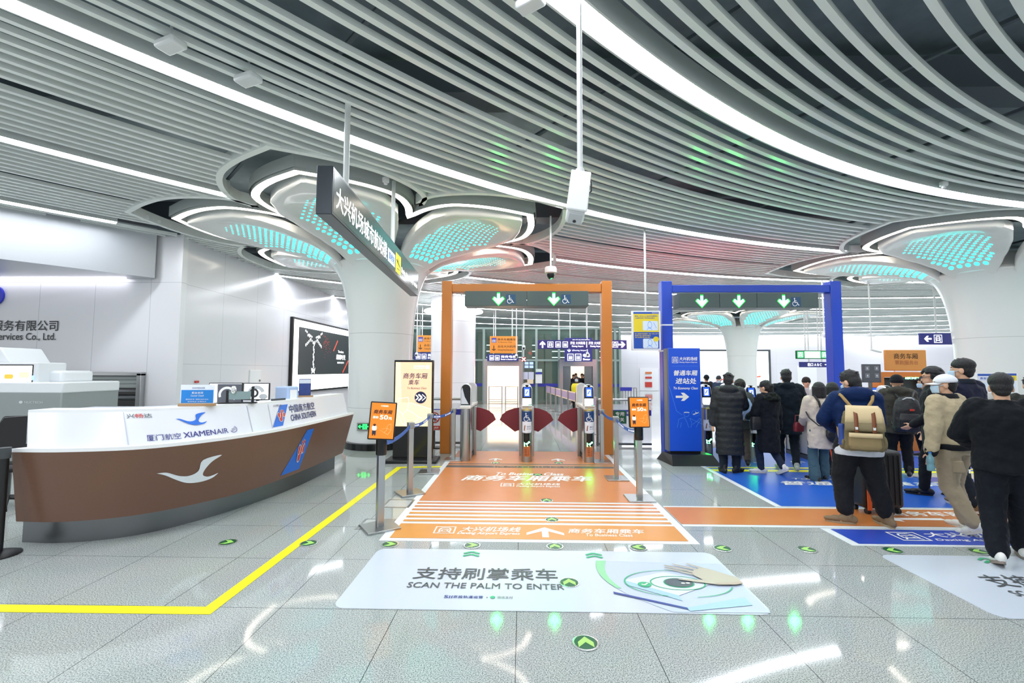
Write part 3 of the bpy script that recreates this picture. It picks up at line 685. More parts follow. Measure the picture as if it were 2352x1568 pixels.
# ------------------------------------------------------------------ turnstiles
REDW = M('wing_red', '#7c2630', .45, var=.15, bscale=200); PANELW = M('console_white', '#dcdad4', .35); SCRB = M('screen_blue', '#1b3b8f', .3, emit='#2f62e8', es=1.1); SCRW = M('screen_white', '#ffffff', .4, emit='#f2f7ff', es=1.6)
STKB = M('sticker_blue', '#1d4379', .35); STKW = M('sticker_white', '#e9eef6', .35); STKO = M('sticker_orange', '#c9723f', .4); LGREEN = M('reader_green', '#49d08b', .4, emit='#38e08d', es=.8)
BROWNP = M('print_brown', '#9a5f43', .5); LBLUE = M('sticker_light_blue', '#3f8ddb', .4)
def arch(w, h, r, n=10):
    pts = [(-w / 2, 0), (w / 2, 0)]
    for i in range(n + 1): t = math.pi * i / n; pts.append((w / 2 * math.cos(t), h - r + r * math.sin(t)))
    return pts
def turnstile(label, loc, rev=False, lane=True, orange=True, wl=True, wr=True):
    g = thing('turnstile', label, 'turnstile', loc, group='fan-wing ticket turnstiles')
    out = [(.103 * math.cos(math.pi + math.pi * i / 12), .103 * math.sin(math.pi + math.pi * i / 12) + .103) for i in range(13)]
    out += [(.103 * math.cos(math.pi * i / 12), .103 * math.sin(math.pi * i / 12) + 1.3) for i in range(13)]
    low = MB(); ped = out[:13] + [(.103, .32), (-.103, .32)]
    low.prism(ped, lambda x, y: (x, y, .0), lambda x, y: (x, y, 1.02)); low.build('pedestal', STEEL, g)
    bk = [(-.103, 1.1), (.103, 1.1)] + out[13:]
    MB().prism(bk, lambda x, y: (x, y, .0), lambda x, y: (x, y, 1.02)).build('pedestal', STEEL, g)
    MB().box((0, .71, .55), (.17, .80, .9)).build('body', M('turnstile_side', '#a9aba9', .35, .7), g)
    MB().box((0, .71, .04), (.19, .82, .08)).build('base', DGREY, g)
    MB().prism([(-.105, -.0), (.105, -.0), (.105, 1.4), (-.105, 1.4)], lambda x, y: (x, y, 1.0), lambda x, y: (x, y, 1.06)).build('top_cover', PANELW, g, bev=.012)
    for s in (0, 1):
        y0 = .07 if s == 0 else 1.31; sg = 1 if s == 0 else -1
        hd = MB(); prof = arch(.205, .43, .1)
        hd.prism(prof[::-1] if s == 0 else prof, lambda x, z: (x, y0 + sg * .10 * (z / .43) * .35, 1.05 + z), lambda x, z: (x, y0 + sg * (.17 + .02 * z), 1.05 + z)); hd.build('screen_head', M('head_silver', '#d3d5d6', .3, .5), g, bev=.008)
        if s == 0:
            f = lambda x, y, l: (x, .07 + .035 * (y / .43) - l, 1.05 + y)
            a = Art(f); a.poly([(x * .88, .02 + z * .93) for x, z in arch(.205, .43, .1)], GLOSSBLACK, 1)
            if not rev:
                a.rect(-.06, .19, .065, .37, SCRB, 2, r=.006); a.rect(-.035, .21, .04, .33, SCRW, 3); a.line([(-.02, .24), (.02, .31)], .02, SCRB, 4); a.rect(-.085, .04, .085, .16, SCRW, 2, r=.01)
                for cx in (-.045, .05): a.rect(cx - .022, .385, cx + .022, .4, SCRW, 2)
            else:
                a.poly([(-.07, .36), (-.02, .18), (.06, .04), (-.085, .04), (-.088, .3)], M('painted_reflection', '#c9ced4', .2), 2)  # pale reflection painted onto the black face
            a.build('face_screen', g)
    if not rev:
        MB().box((0, .03, 1.07), (.2, .16, .02)).build('card_reader', PANELW, g, bev=.006)
        a = Art(lambda x, y, l: (x, y, 1.081 + l)); a.rect(-.085, -.03, .03, .06, SCRW, 1); a.rect(.04, -.03, .09, .03, LGREEN, 1); a.build('reader_light', g)
        def fr(x, y, l):      # round the pedestal nose
            t = -math.pi / 2 + x / .103; r = .104 + l; return (r * math.cos(t), .103 + r * math.sin(t), y)
        a = Art(fr)
        a.rect(-.12, .985, .12, 1.035, M('reader_yellow', '#e6d23a', .4), 1, sub=10); a.fit('1001', -.035, .995, .045, 1.025, STKW, 2)
        if lane: a.rect(-.10, .77, .10, .96, STKB, 1, sub=8); a.wheelchair(-.085, .775, .17, PRINTW, 2)
        a.rect(-.10, .56, .10, .77, STKW, 1, sub=8); a.fit('请刷卡码', .0, .66, .075, .69, STKB, 2); a.fit('出入站', .0, .62, .075, .65, STKB, 2)
        a.line([(-.05, .6), (-.035, .7)], .02, BROWNP, 2); a.poly([(-.10, .56), (.10, .56), (.10, .575), (.03, .585), (-.03, .61), (-.10, .6)], LBLUE, 3)
        a.rect(-.06, .31, .055, .55, GLOSSBLACK, 1, sub=6)
        if orange:
            a.rect(-.065, -.0 + .11, .065, .31, STKO, 1, sub=6)
            for i, ch in enumerate('商务专用'): a.fit(ch, -.05, .262 - i * .045, .005, .302 - i * .045, BROWNP, 2, .02)
            a.fit('Business', .02, .13, .045, .29, BROWNP, 2)
        a.build('stickers', g)
        a = Art(fr); c, s = -.0, .345
        a.poly([(c - .05, s - .04), (c + .02, s - .04), (c - .0, s - .015), (c + .06, s + .035), (c + .04, s + .055), (c - .022, s + .008), (c - .05, s + .035)], LEDG, 3); a.build('led_arrow', g)
    for sg, on in ((-1, wl), (1, wr)):
        MB().box((sg * .125, .72, .5), (.055, .12, 1.0)).build('wing_post', STEEL, g, bev=.006)
        if not on: continue
        cx, cz = .0, .0
        pr = [(.15, .98), (.25, .965), (.34, .935), (.43, .90), (.435, .885), (.50, .84), (.53, .78), (.555, .725), (.24, .485), (.15, .52)]
        pr = [(sg * x, z) for x, z in pr]; pr = pr if sg > 0 else pr[::-1]
        w = MB().prism(pr, lambda x, z: (x, .735, z), lambda x, z: (x, .705, z)).build('wing', REDW, g)
    return g
def tloc(px, py): p = G(px, py); return (p.x, p.y - .0, 0)
turnstile('left turnstile of the orange gate, with a blank black mirror face', tloc(1067, 1060), True, wl=False)
turnstile('middle turnstile of the orange gate, wings on both sides', tloc(1210, 1062))
turnstile('right turnstile of the orange gate, with wheelchair sticker beside the gate post', tloc(1355, 1063), wr=False)
turnstile('steel turnstile right beside the blue totem', (3.74, 9.3, 0), False, False, False, wl=False)
turnstile('turnstile with lit green arrow between the black coats in the blue gate', (4.47, 8.95, 0), False, False, False)
turnstile('turnstile in front of the man in cap, behind the tall navy jacket', (5.75, 8.9, 0), False, False, False)
turnstile('last turnstile of the blue gate, hidden behind the queue', (7.05, 8.9, 0), False, False, False)
# ------------------------------------------------------------------ belt posts and display posts
BELT = M('belt_blue', '#3b63b5', .5); ORS = M('display_orange', '#d97a1e', .3, emit='#e07a18', es=.55); ORS2 = M('display_print', '#ffffff', .4, emit='#fff6ea', es=.7); ORD = M('display_dark_print', '#5a2d10', .5)
def belt(parent, p0, p1, sag=.05):
    b = MB(); rows = []; d = (p1 - p0); n = Vector((-d.y, d.x, 0)).normalized() * .002
    for i in range(9):
        t = i / 8; c = p0.lerp(p1, t) - Vector((0, 0, sag * 4 * t * (1 - t)))
        rows.append([c + n + Vector((0, 0, -.025)), c + n + Vector((0, 0, .025)), c - n + Vector((0, 0, .025)), c - n + Vector((0, 0, -.025))])
    b.grid(rows, True); o = b.build('belt', BELT, parent, world=True)
    a = Art(lambda x, y, l: p0.lerp(p1, x) - Vector((0, 0, sag * 4 * x * (1 - x) - y)) + (n * ((.002 + l) / .002) if n.y < 0 else -n * ((.002 + l) / .002)))
    L = d.length
    for k in range(2):
        x = .2 + .45 * k
        a.fit('大兴机场线', x, -.012, x + .22 / L, .012, ORS2, 1, .02); a.rect(x - .05 / L, -.012, x - .02 / L, .012, ORS2, 1)
    a.build('belt_print', o, False) if False else a.build('belt_print', o, True)
def post(label, x, y, rz, h=1.0, w=.07):
    g = thing('belt_post', label, 'belt post', (x, y, 0), rz, 'square steel belt posts')
    MB().box((0, 0, .012), (.34, .34, .024)).build('base_plate', STEEL, g, bev=.004)
    MB().box((0, 0, h / 2 + .012), (w, w, h - .02)).build('pole', STEEL, g, bev=.004)
    MB().box((0, 0, h - .04), (w + .022, w + .022, .09)).build('belt_head', M('belt_head_steel', '#a5a8a6', .3, .8), g, bev=.01); return g
def display_post(label, x, y, rz, tilt, spin):
    g = thing('display_post', label, 'display stand', (x, y, 0), rz, 'orange screen stands')
    MB().box((0, 0, .012), (.36, .36, .024)).build('base_plate', STEEL, g, bev=.004)
    MB().box((0, 0, .45), (.075, .075, .86)).build('pole', STEEL, g, bev=.004)
    MB().lathe([(.056, .80), (.06, .81), (.06, .985), (.05, .99)], 20).build('socket', GLOSSBLACK, g)
    s = bpy.data.objects.new('display', None)
    R = Matrix.Rotation(spin, 3, 'Z') @ Matrix.Rotation(tilt, 3, 'Y') @ Matrix.Rotation(-.10, 3, 'X'); o = Vector((0, -.02, 1.18))
    fr = MB(); fr.box(o, (.29, .045, .42), rot=R); fr.build('display', BLACK, g, bev=.012)
    bpy.data.objects.remove(s); disp = g.children[-1]
    ux = R @ Vector((1, 0, 0)); uy = R @ Vector((0, 0, 1)); f0 = face(o - uy * 0 + (ux.cross(uy)) * .0228, ux, uy)
    a = Art(f0); a.rect(-.13, -.195, .13, .195, ORS, 1)
    a.fit('大兴机场线', -.03, .155, .05, .172, ORS2, 2, .02); a.fit('商务车厢', -.1, .075, .1, .12, ORD, 2, .04, .15)
    a.fit('票价', -.105, .022, -.045, .048, ORS2, 2, .03); a.fit('50', -.03, .015, .055, .062, ORS2, 2, .04); a.fit('元', .062, .015, .1, .042, ORS2, 2, .02)
    a.rect(-.105, -.11, -.055, -.055, ORS2, 2, r=.02); a.ell(-.08, -.05, .016, .014, ORD, 3, 12); a.rect(-.1, -.15, -.06, -.11, M('print_trouser', '#2b2f45', .5), 2); a.rect(-.098, -.165, -.085, -.15, ORD, 2); a.rect(-.075, -.165, -.062, -.15, ORD, 2)
    LN = M('print_pale_orange', '#efab66', .4, emit='#efab66', es=.5)
    a.line([(.03, -.13), (.07, -.15), (.1, -.1), (.095, -.03), (.06, -.05), (.055, -.1), (.03, -.13)], .004, LN, 2); a.line([(.0, -.09), (.05, -.08), (.1, -.1)], .003, LN, 2); a.line([(-.02, -.1), (.03, -.13)], .003, LN, 2)
    a.build('screen_image', disp); return g
L0 = G(872, 1212); L1 = G(941, 1133); L2 = G(986, 1085); L3 = G(1041, 1056)
d0 = display_post('orange screen on the nearest left post, leaning to its left', L0.x, L0.y, .62, .07, -.35)
q1 = post('second left belt post, behind the leaning orange screen', L1.x, L1.y, .6)
q2 = post('left belt post in front of the peach display totem', L2.x, L2.y, .1)
q3 = post('last left belt post, beside the orange gate post', L3.x, L3.y, .0)
H = lambda p, z=.955: Vector((p.x, p.y, z))
belt(q1, H(L0, .92), H(L1)); belt(q2, H(L1), H(L2)); belt(q3, H(L2), H(L3))
RR0 = G(1469, 1146); RR1 = G(1416, 1100); RR2 = G(1383, 1061)
e0 = display_post('orange screen on the nearest right post, standing upright', RR0.x, RR0.y, .0, .0, .12)
e1 = post('right belt post in front of the orange gate post', RR1.x, RR1.y, .0); e2 = post('right belt post beside the right turnstile', RR2.x, RR2.y, .0)
belt(e1, H(RR1), H(RR0, .92), .06); belt(e2, H(RR2), H(RR1), .04)

# ------------------------------------------------------------------ display totem and blue totem
t = thing('display_totem', 'black display totem with a peach screen pointing to business class', 'display', (-2.1, 8.8, 0), .03)
MB().box((0, .02, .03), (.98, .5, .06)).build('base', BLACK, t, bev=.02); MB().box((0, .02, .98), (.76, .10, 1.92)).build('cabinet', GLOSSBLACK, t, bev=.012)
PEACH = M('screen_peach', '#e8b894', .4, emit='#f6c3a0', es=.75); CREAM = M('screen_cream', '#f0d9a8', .4, emit='#f7dfae', es=.8); PNAVY = M('screen_navy', '#1d2450', .4); PWH = M('screen_line', '#ffffff', .4, emit='#fff4e6', es=.9)
a = Art(lambda x, y, l: (x, -.031 - l, y)); a.rect(-.35, .67, .35, 1.90, PEACH, 1)
a.poly([(-.35, .67), (.35, .67), (.35, 1.0), (-.05, 1.12), (-.35, 1.12)], CREAM, 1.5); a.poly([(-.35, .67), (-.2, .67), (-.26, 1.9), (-.35, 1.9)], CREAM, 1.4)
a.line([(-.05, 1.12), (.35, 1.0)], .006, PWH, 2); a.line([(-.27, 1.9), (-.25, 1.3)], .006, PWH, 2)
a.fit('大兴机场线', .0, 1.80, .21, 1.84, PWH, 2, .02); a.fit('Daxing Airport', .0, 1.77, .21, 1.79, PWH, 2, .02); a.rect(.23, 1.77, .3, 1.84, PWH, 2)
a.fit('商务车厢', -.2, 1.58, .27, 1.69, PNAVY, 2, .015, .15); a.fit('乘车', -.1, 1.46, .11, 1.56, PNAVY, 2, .015, .15); a.fit('To Business Class', -.12, 1.38, .25, 1.42, PNAVY, 2, .01, .2)
a.ell(.14, 1.22, .115, .115, PNAVY, 2); a.line([(.05, 1.27), (.1, 1.22), (.05, 1.17)], .02, PWH, 3)
for dx in (.05, .12): a.line([(.05 + dx, 1.28), (.12 + dx, 1.22), (.05 + dx, 1.16)], .03 if dx < .1 else .015, PWH, 3)
for s in ([(-.3, 1.05), (-.28, 1.2), (-.1, 1.22), (-.08, 1.14), (-.11, .98), (-.0, .93), (.1, .85), (.08, .78), (-.08, .7), (-.14, .68)], [(-.3, 1.05), (-.29, .9), (-.2, .72), (-.12, .68)], [(-.28, .98), (-.2, .9), (-.11, .98)], [(-.2, .9), (-.14, .72)], [(.1, .85), (.18, .82)]): a.line(s, .006, PWH, 2)
a.build('screen_image', t)
k0 = A(1572, 1046, 9.2); t = thing('blue_totem', 'blue totem board with a white arrow to economy class', 'sign', (3.16, 8.98, 0), .02)
MB().prism([(-.47, .30), (.45, .30), (.5, -.42), (-.40, -.42)], lambda x, y: (x, y, 0), lambda x, y: (x * .86, y * .5, .17)).build('base', BLACK, t)
MB().box((-.02, .03, .2), (.58, .14, .2)).build('foot', BLACK, t); MB().box((-.02, .03, 1.2), (.62, .2, 1.98)).build('cabinet', M('totem_blue', '#1a50c8', .3, emit='#1245c0', es=.18), t, bev=.01)
MB().box((-.345, .03, 1.2), (.03, .19, 1.97)).build('side_trim', M('totem_side_grey', '#6b7078', .4), t)
a = Art(lambda x, y, l: (x - .02, -.07 - l, y)); LB = M('print_light_blue', '#5fa0f0', .4)
a.train(-.24, 1.9, .12, PRINTW, 1); a.fit('大兴机场线', -.1, 1.95, .25, 2.02, PRINTW, 1, .03, .15); a.fit('Daxing Airport Express', -.1, 1.9, .25, 1.93, PRINTW, 1, .03, .15); a.rect(-.25, 1.842, .26, 1.845, LB, 1)
a.fit('普通车厢', -.21, 1.66, .25, 1.76, PRINTW, 1, .035, .15); a.fit('进站处', -.18, 1.5, .22, 1.61, PRINTW, 1, .035, .15); a.fit('To Economy Class', -.22, 1.38, .25, 1.44, PRINTW, 1, .03, .2); a.arrow(-.05, 1.25, .26, 0, PRINTW, 1, .6, .16)
for s in ([(-.3, 1.45), (-.17, .98), (-.06, .9)], [(.08, .84), (.34, .72)], [(-.16, .66), (-.13, .82), (-.02, .86)], [(-.1, .66), (-.08, .76)], [(.1, .66), (.12, .76), (.08, .84)], [(.13, .72), (.24, .8), (.27, .84), (.3, .82), (.24, .74), (.2, .67)], [(-.02, .86), (.03, .76), (.06, .66)]): a.line(s, .006, LB, 1)
a.ring(.02, .92, .05, .006, LB, 1); a.line([(-.03, .95), (.075, .95)], .012, PRINTW, 2); a.ring(.2, .94, .075, .005, LB, 1, sy=.75); a.poly([(.14, .92), (.2, .935), (.19, .97), (.22, .945), (.26, .96), (.25, .94), (.21, .925), (.16, .905)], PRINTW, 1)
a.build('print', t)
# exit sign and other signs
def box_sign(name, label, cat, c, sx, sy, sz, mat, rz=0., group=None, rods=(), rodtop=ZC):
    t = thing(name, label, cat, c, rz, group); MB().box((0, 0, 0), (sx, sy, sz)).build('panel', mat, t, bev=.008)
    for x in rods: MB().cyl((x, 0, sz / 2), (x, 0, rodtop - c[2] + .05), .022, n=10).build('rod', M('rod_white', '#d5d9d8', .4), t)
    return t
EXB = M('exit_green', '#0d3b1c', .4, emit='#0a5a22', es=.3); EXL = M('exit_lit', '#22e05a', .4, emit='#2bff62', es=3)
p = A(839, 979, 9.94); t = box_sign('exit_sign', 'small green emergency exit sign on the foot of the left lotus column', 'exit sign', (p.x, p.y, p.z), .36, .06, .18, STEEL)
a = Art(lambda x, y, l: (x, -.031 - l, y)); a.rect(-.15, -.06, .15, .06, EXB, 1); a.rect(-.05, -.055, .05, .055, EXL, 2); a.arrow(.1, 0, .09, 0, EXL, 2); a.arrow(-.1, 0, .09, math.pi, EXL, 2)
a.ell(.01, .035, .01, .012, EXB, 3, 8); a.line([(.0, .02), (-.01, -.01), (.015, -.03), (.01, -.05)], .012, EXB, 3); a.line([(-.01, -.01), (-.03, -.04)], .011, EXB, 3); a.line([(-.025, .0), (.0, .018), (.03, .0)], .009, EXB, 3); a.build('pictogram', t)
hp0, hp1 = Vector((-1.87, 4.33, 0)), Vector((-2.165, 9.3, 0)); hd_ = (hp1 - hp0).normalized(); hn = Vector((hd_.y, -hd_.x, 0)); HL = (hp1 - hp0).length; zt, zb_ = 3.76, 3.27
hc = (hp0 + hp1) / 2 - hn * .08; t = thing('hanging_sign', 'long dark hanging sign with white characters seen at a steep angle', 'sign', (hc.x, hc.y, (zt + zb_) / 2))
MB().box((hc.x, hc.y, (zt + zb_) / 2), (.16, HL, zt - zb_), rz=math.atan2(-hd_.x, hd_.y)).build('cabinet', M('sign_anthracite', '#3b4147', .3, .3), t, world=True, bev=.008)
for y in (.62, 2.95): c = hp0 + hd_ * y - hn * .08; MB().cyl((c.x, c.y, zt), (c.x, c.y, ZC + .1), .032, n=14).build('rod', M('rod_white', '#d5d9d8', .4), t, world=True)
a = Art(lambda x, y, l: hp0 + hd_ * x + hn * l + Vector((0, 0, y))); SW = M('sign_lit_white', '#ffffff', .4, emit='#ffffff', es=1.3)
a.rect(.03, zb_ + .03, HL - .03, zt - .03, M('sign_face', '#3d494b', .22), 1); a.fit('大兴机场城市航站楼', .1, 3.37, 2.24, 3.61, SW, 2, .015)
a.rect(2.3, 3.37, 2.78, 3.57, M('sign_pale_blue', '#cfe0fa', .4, emit='#bcd6ff', es=.8), 2); a.fit('草桥站', 2.36, 3.41, 2.72, 3.53, M('print_navy', '#27418f'), 3, .02)
a.rect(2.83, 3.33, 3.22, 3.64, M('sign_yellow', '#f2e21c', .4, emit='#f2e21c', es=.5), 2); a.poly([(2.88, 3.52), (3.15, 3.44), (3.15, 3.47), (3.03, 3.51), (3.0, 3.57), (2.97, 3.57), (2.98, 3.52), (2.9, 3.55)], BLACK, 3); a.rect(2.93, 3.39, 3.13, 3.405, BLACK, 3)
a.fit('Daxing Airport City Terminal', 3.28, 3.38, 4.85, 3.50, SW, 2, .02); a.build('lettering', t, True)

# ------------------------------------------------------------------ things hanging from the ceiling
CAMW = M('camera_white', '#dfe1e2', .35)
t = thing('bullet_camera', 'large white bullet camera hanging on a long pole, tilted down', 'camera', (.45, 3.5, 3.28))
MB().cyl((0, 0, 0), (0, 0, 1.6), .022, n=14).build('pole', CAMW, t)
MB().lathe([(.02, .06), (.034, .05), (.04, .0), (.045, -.05), (.03, -.07)], 20).build('joint', CAMW, t)
R = Matrix.Rotation(.16, 3, 'Y') @ Matrix.Rotation(math.radians(62), 3, 'X'); o = Vector((-.035, -.09, -.23))
hs = MB().box(o, (.135, .40, .13), rot=R).build('housing', CAMW, t, bev=.022)
MB().box(o + R @ Vector((0, .02, .075)), (.155, .44, .02), rot=R).build('sun_shield', CAMW, t, bev=.008)
MB().box(o + R @ Vector((0, -.205, 0)), (.10, .012, .1), rot=R).build('front_window', M('lens_grey', '#c2c6c8', .15), t, bev=.004)
lw = MB(); lw.cyl(o + R @ Vector((0, -.21, -.02)), o + R @ Vector((0, -.216, -.02)), .012, n=12); lw.build('lens', BLACK, t)
MB().tube([(.045, .0, .0), (.085, -.03, -.07), (.075, -.08, -.16), (.04, -.1, -.2)], .006).build('cable', BLACK, t)
def ap(label, px, py, rz, s=1.): 
    p = G(px, py, ZC - .09); t = thing('ceiling_speaker_box', label, 'ceiling box', p, rz, 'white boxes under the ceiling slats')
    MB().box((0, 0, 0), (.25 * s, .15 * s, .07)).build('shell', CAMW, t, bev=.022, seg=3); MB().cyl((0, 0, .03), (0, 0, .2), .012, n=8).build('hanger', CAMW, t)
ap('white box under the slats, nearer one above the left bright strip', 392, 103, -.35); ap('white box under the slats, second along the left bright strip', 570, 182, -.35)
ap('white box under the slats cut by the top edge', 1218, 8, -.6, .9)
def detector(label, px, py): 
    p = G(px, py, ZC - .03); t = thing('smoke_detector', label, 'smoke detector', p, group='ceiling smoke detectors')
    MB().lathe([(.055, .05), (.055, .0), (.05, -.015), (.03, -.02), (.028, -.05), (.012, -.055)], 20).build('body', CAMW, t)
detector('smoke detector above the hanging sign', 886, 416); detector('smoke detector beyond the wide strip light at right', 2168, 425); detector('smoke detector above the left end of the orange gate', 1060, 676)
t = thing('dome_camera', 'white dome camera above the orange gate', 'camera', A(1265, 622, 9.0))
MB().cyl((0, 0, .06), (0, 0, ZC - A(1265, 622, 9.0).z + .1), .018, n=10).build('pole', CAMW, t); MB().lathe([(.02, .10), (.10, .08), (.12, .05), (.12, -.04), (.085, -.06)], 24).build('housing', M('camera_pinkish', '#e2cdd0', .4), t)
MB().lathe([(.08, -.06), (.08, -.10), (.055, -.15), (.0, -.17)], 20).build('dome', GLOSSBLACK, t)
def stem_camera(label, px, pyt, pyb, y):
    p = A(px, pyb, y); t = thing('stem_camera', label, 'camera', p, group='small white cameras on ceiling stems')
    MB().cyl((0, 0, .05), (0, 0, ZC - p.z + .05), .022, n=8).build('stem', CAMW, t); MB().box((.0, -.02, -.02), (.12, .16, .15), rot=Matrix.Rotation(.4, 3, 'X')).build('housing', CAMW, t, bev=.03); MB().cyl((0, -.10, -.05), (0, -.115, -.055), .035, n=12).build('lens', BLACK, t)
stem_camera('stem camera right of the hanging orange notice board', 1203, 705, 797, 17); stem_camera('stem camera in front of the hanging orange notice board', 1186, 740, 817, 19); stem_camera('stem camera under the long blue direction sign', 1349, 735, 812, 19); stem_camera('stem camera left of the round column', 957, 735, 813, 19)
stem_camera('white stem camera against the curled far slats', 1893, 705, 768, 15)
t = thing('stem_camera', 'slanted camera on a ceiling stem left of the orange desk sign', 'camera', A(2002, 802, 15)); p = A(2002, 802, 15)
MB().cyl((0, 0, 0), (0, 0, ZC - p.z + .05), .022, n=8).build('stem', CAMW, t); MB().box((.14, 0, -.05), (.34, .1, .06), rot=Matrix.Rotation(.25, 3, 'Y')).build('housing', CAMW, t, bev=.02)

# ------------------------------------------------------------------ information board between the gates
def hang_board(label, Y, px0, px1, py0, py1, mat, name='notice_board', cat='sign', rods=(.5,), group=None, th=.06):
    p, q = A(px0, py1, Y), A(px1, py0, Y); c = ((p.x + q.x) / 2, Y, (p.z + q.z) / 2); w, h = q.x - p.x, q.z - p.z
    return box_sign(name, label, cat, c, w, th, h, mat, 0, group, [w * (r - .5) for r in rods]), w, h
t, w, h = hang_board('yellow and blue passenger notice hanging left of the blue gate', 9.6, 1451, 1516, 714, 804, WHITE)
a = Art(lambda x, y, l: (x * w - w / 2, -.031 - l, y * h - h / 2)); NB = M('notice_blue', '#1f4fae', .4); NY = M('notice_yellow', '#e9d12c', .4)
a.rect(.06, .04, .94, .46, NB, 1); a.rect(.06, .46, .94, .92, NY, 1); a.rect(.06, .92, .94, .97, NB, 1); a.rect(.7, .94, .93, .95, PRINTW, 2)
a.fit('乘客一米以上儿童须购票乘车', .1, .85, .9, .88, NB, 2, .02); a.fit('儿童需由成人带领进站乘车', .1, .80, .8, .83, NB, 2, .02); a.fit('成人乘客可免费带一名一米二以下', .1, .40, .92, .43, NY, 2, .02); a.fit('身高不足儿童乘车超过', .1, .355, .65, .385, NY, 2, .02); a.fit('咨询服务热线', .1, .31, .62, .34, NY, 2, .02)
for y in (.5, .05): a.rect(.38, y, .9, y + .24, M('notice_picture', '#dbe8f5', .4), 2, r=.03); a.ring(.62, y + .14, .07, .012, LB, 3, sy=1.2); a.line([(.52, y + .02), (.6, y + .08), (.7, y + .02)], .012, LB, 3); a.line([(.75, y + .2), (.85, y + .06)], .012, LB, 3)
a.ell(.83, .28, .1, .065, NY, 3, 16); a.build('print', t)
# ------------------------------------------------------------------ check-in counter
plinth = [(-5.05, 4.60), (-4.61, 4.60), (-4.1, 4.8), (-3.76, 5.29), (-3.5, 6.07), (-3.37, 6.9), (-3.34, 8.15)]
brown0 = [(-4.97, 4.46), (-4.5, 4.47), (-4.0, 4.67), (-3.64, 5.1), (-3.38, 5.74), (-3.26, 6.8), (-3.24, 8.25)]
ledge = [(-4.95, 4.36), (-4.45, 4.38), (-3.85, 4.57), (-3.47, 5.05), (-3.22, 5.75), (-3.12, 6.6), (-3.07, 8.28)]
white0 = [(-4.9, 4.45), (-4.47, 4.46), (-3.9, 4.64), (-3.54, 5.09), (-3.29, 5.77), (-3.19, 6.6), (-3.14, 8.18)]
white1 = [(-5.08, 4.60), (-4.47, 4.65), (-3.93, 4.86), (-3.6, 5.27), (-3.35, 5.87), (-3.25, 6.65), (-3.2, 8.12)]
back = [(-5.1, 5.35), (-4.7, 5.38), (-4.45, 5.5), (-4.25, 5.8), (-4.05, 6.2), (-3.95, 6.8), (-3.92, 8.1)]
NS = 49
smooth_path = lambda p: [Vector((q.x, q.y)) for q in resample(catmull([(x, y, 0) for x, y in p], 10), NS)]
PL, B0, LG, W0, W1, BK = map(smooth_path, (plinth, brown0, ledge, white0, white1, back))
BROWN = M('counter_brown', '#6e4f40', .3, var=.14, bscale=120); CWHITE = panel_material('counter_white', '#dcdee5', .22, [(0, 50, 3.9)])
ct = thing('check_in_counter', 'long curved check-in counter, brown below and white above', 'counter', (-4.1, 6.2, 0))
def band(name, lo, zl, hi, zh, mat, extra=None, cap=True):
    b = MB(); b.grid([[(p.x, p.y, zh) for p in hi], [(p.x, p.y, zl) for p in lo]])
    if cap:
        for i in (0, -1):
            v = [(lo[i].x, lo[i].y, zl), (hi[i].x, hi[i].y, zh), (BK[i].x, BK[i].y, zh), (BK[i].x, BK[i].y, zl)]; b.add(v, [(0, 1, 2, 3) if i == 0 else (3, 2, 1, 0)])
        b.grid([[(p.x, p.y, zl) for p in BK], [(p.x, p.y, zh) for p in BK]])
    return b.build(name, mat, ct, world=True)
band('plinth', PL, 0, PL, .25, DSTEEL); 
b = MB(); b.grid([[(p.x, p.y, .25) for p in B0], [(p.x, p.y, .25) for p in BK]]); b.build('underside', BLACK, ct, world=True)
band('front_panel', B0, .25, LG, .94, BROWN)
b = MB(); b.grid([[(p.x, p.y, .975) for p in W0], [(p.x, p.y, .975) for p in LG], [(p.x, p.y, .94) for p in LG]]); b.build('ledge', WHITE, ct, world=True)
band('upper_panel', W0, .975, W1, 1.30, CWHITE)
b = MB(); IN = [w.lerp(k, .35) for w, k in zip(W1, BK)]
b.grid([[(p.x, p.y, 1.30) for p in W1], [(p.x, p.y, 1.325) for p in W1], [(p.x, p.y, 1.325) for p in IN], [(p.x, p.y, 1.3) for p in IN]][::-1])
b.grid([[(p.x, p.y, 1.30) for p in IN], [(p.x, p.y, 1.0) for p in IN], [(p.x, p.y, 1.0) for p in BK]][::-1])
b.add([(W1[0].x, W1[0].y, 1.325), (W1[0].x, W1[0].y, .98), (IN[0].x, IN[0].y, .98), (IN[0].x, IN[0].y, 1.325)], [(0, 1, 2, 3)])
b.build('worktop', WHITE, ct, world=True)
def surf(lo, zl, hi, zh):   # (arc position, height 0..1) on a sloping band
    L = [0]
    for p, q in zip(hi[:-1], hi[1:]): L.append(L[-1] + (q - p).length)
    def f(s, t, l):
        i = max(0, min(NS - 2, int(np.searchsorted(L, s)) - 1)); u = (s - L[i]) / (L[i + 1] - L[i])
        p = lo[i].lerp(lo[i + 1], u); q = hi[i].lerp(hi[i + 1], u); d = (hi[i + 1] - hi[i]).normalized()
        x = p.lerp(q, t); nrm = Vector((d.y, -d.x)); x = x + nrm * (.004 + l); return (x.x, x.y, zl + (zh - zl) * t)
    return f, L
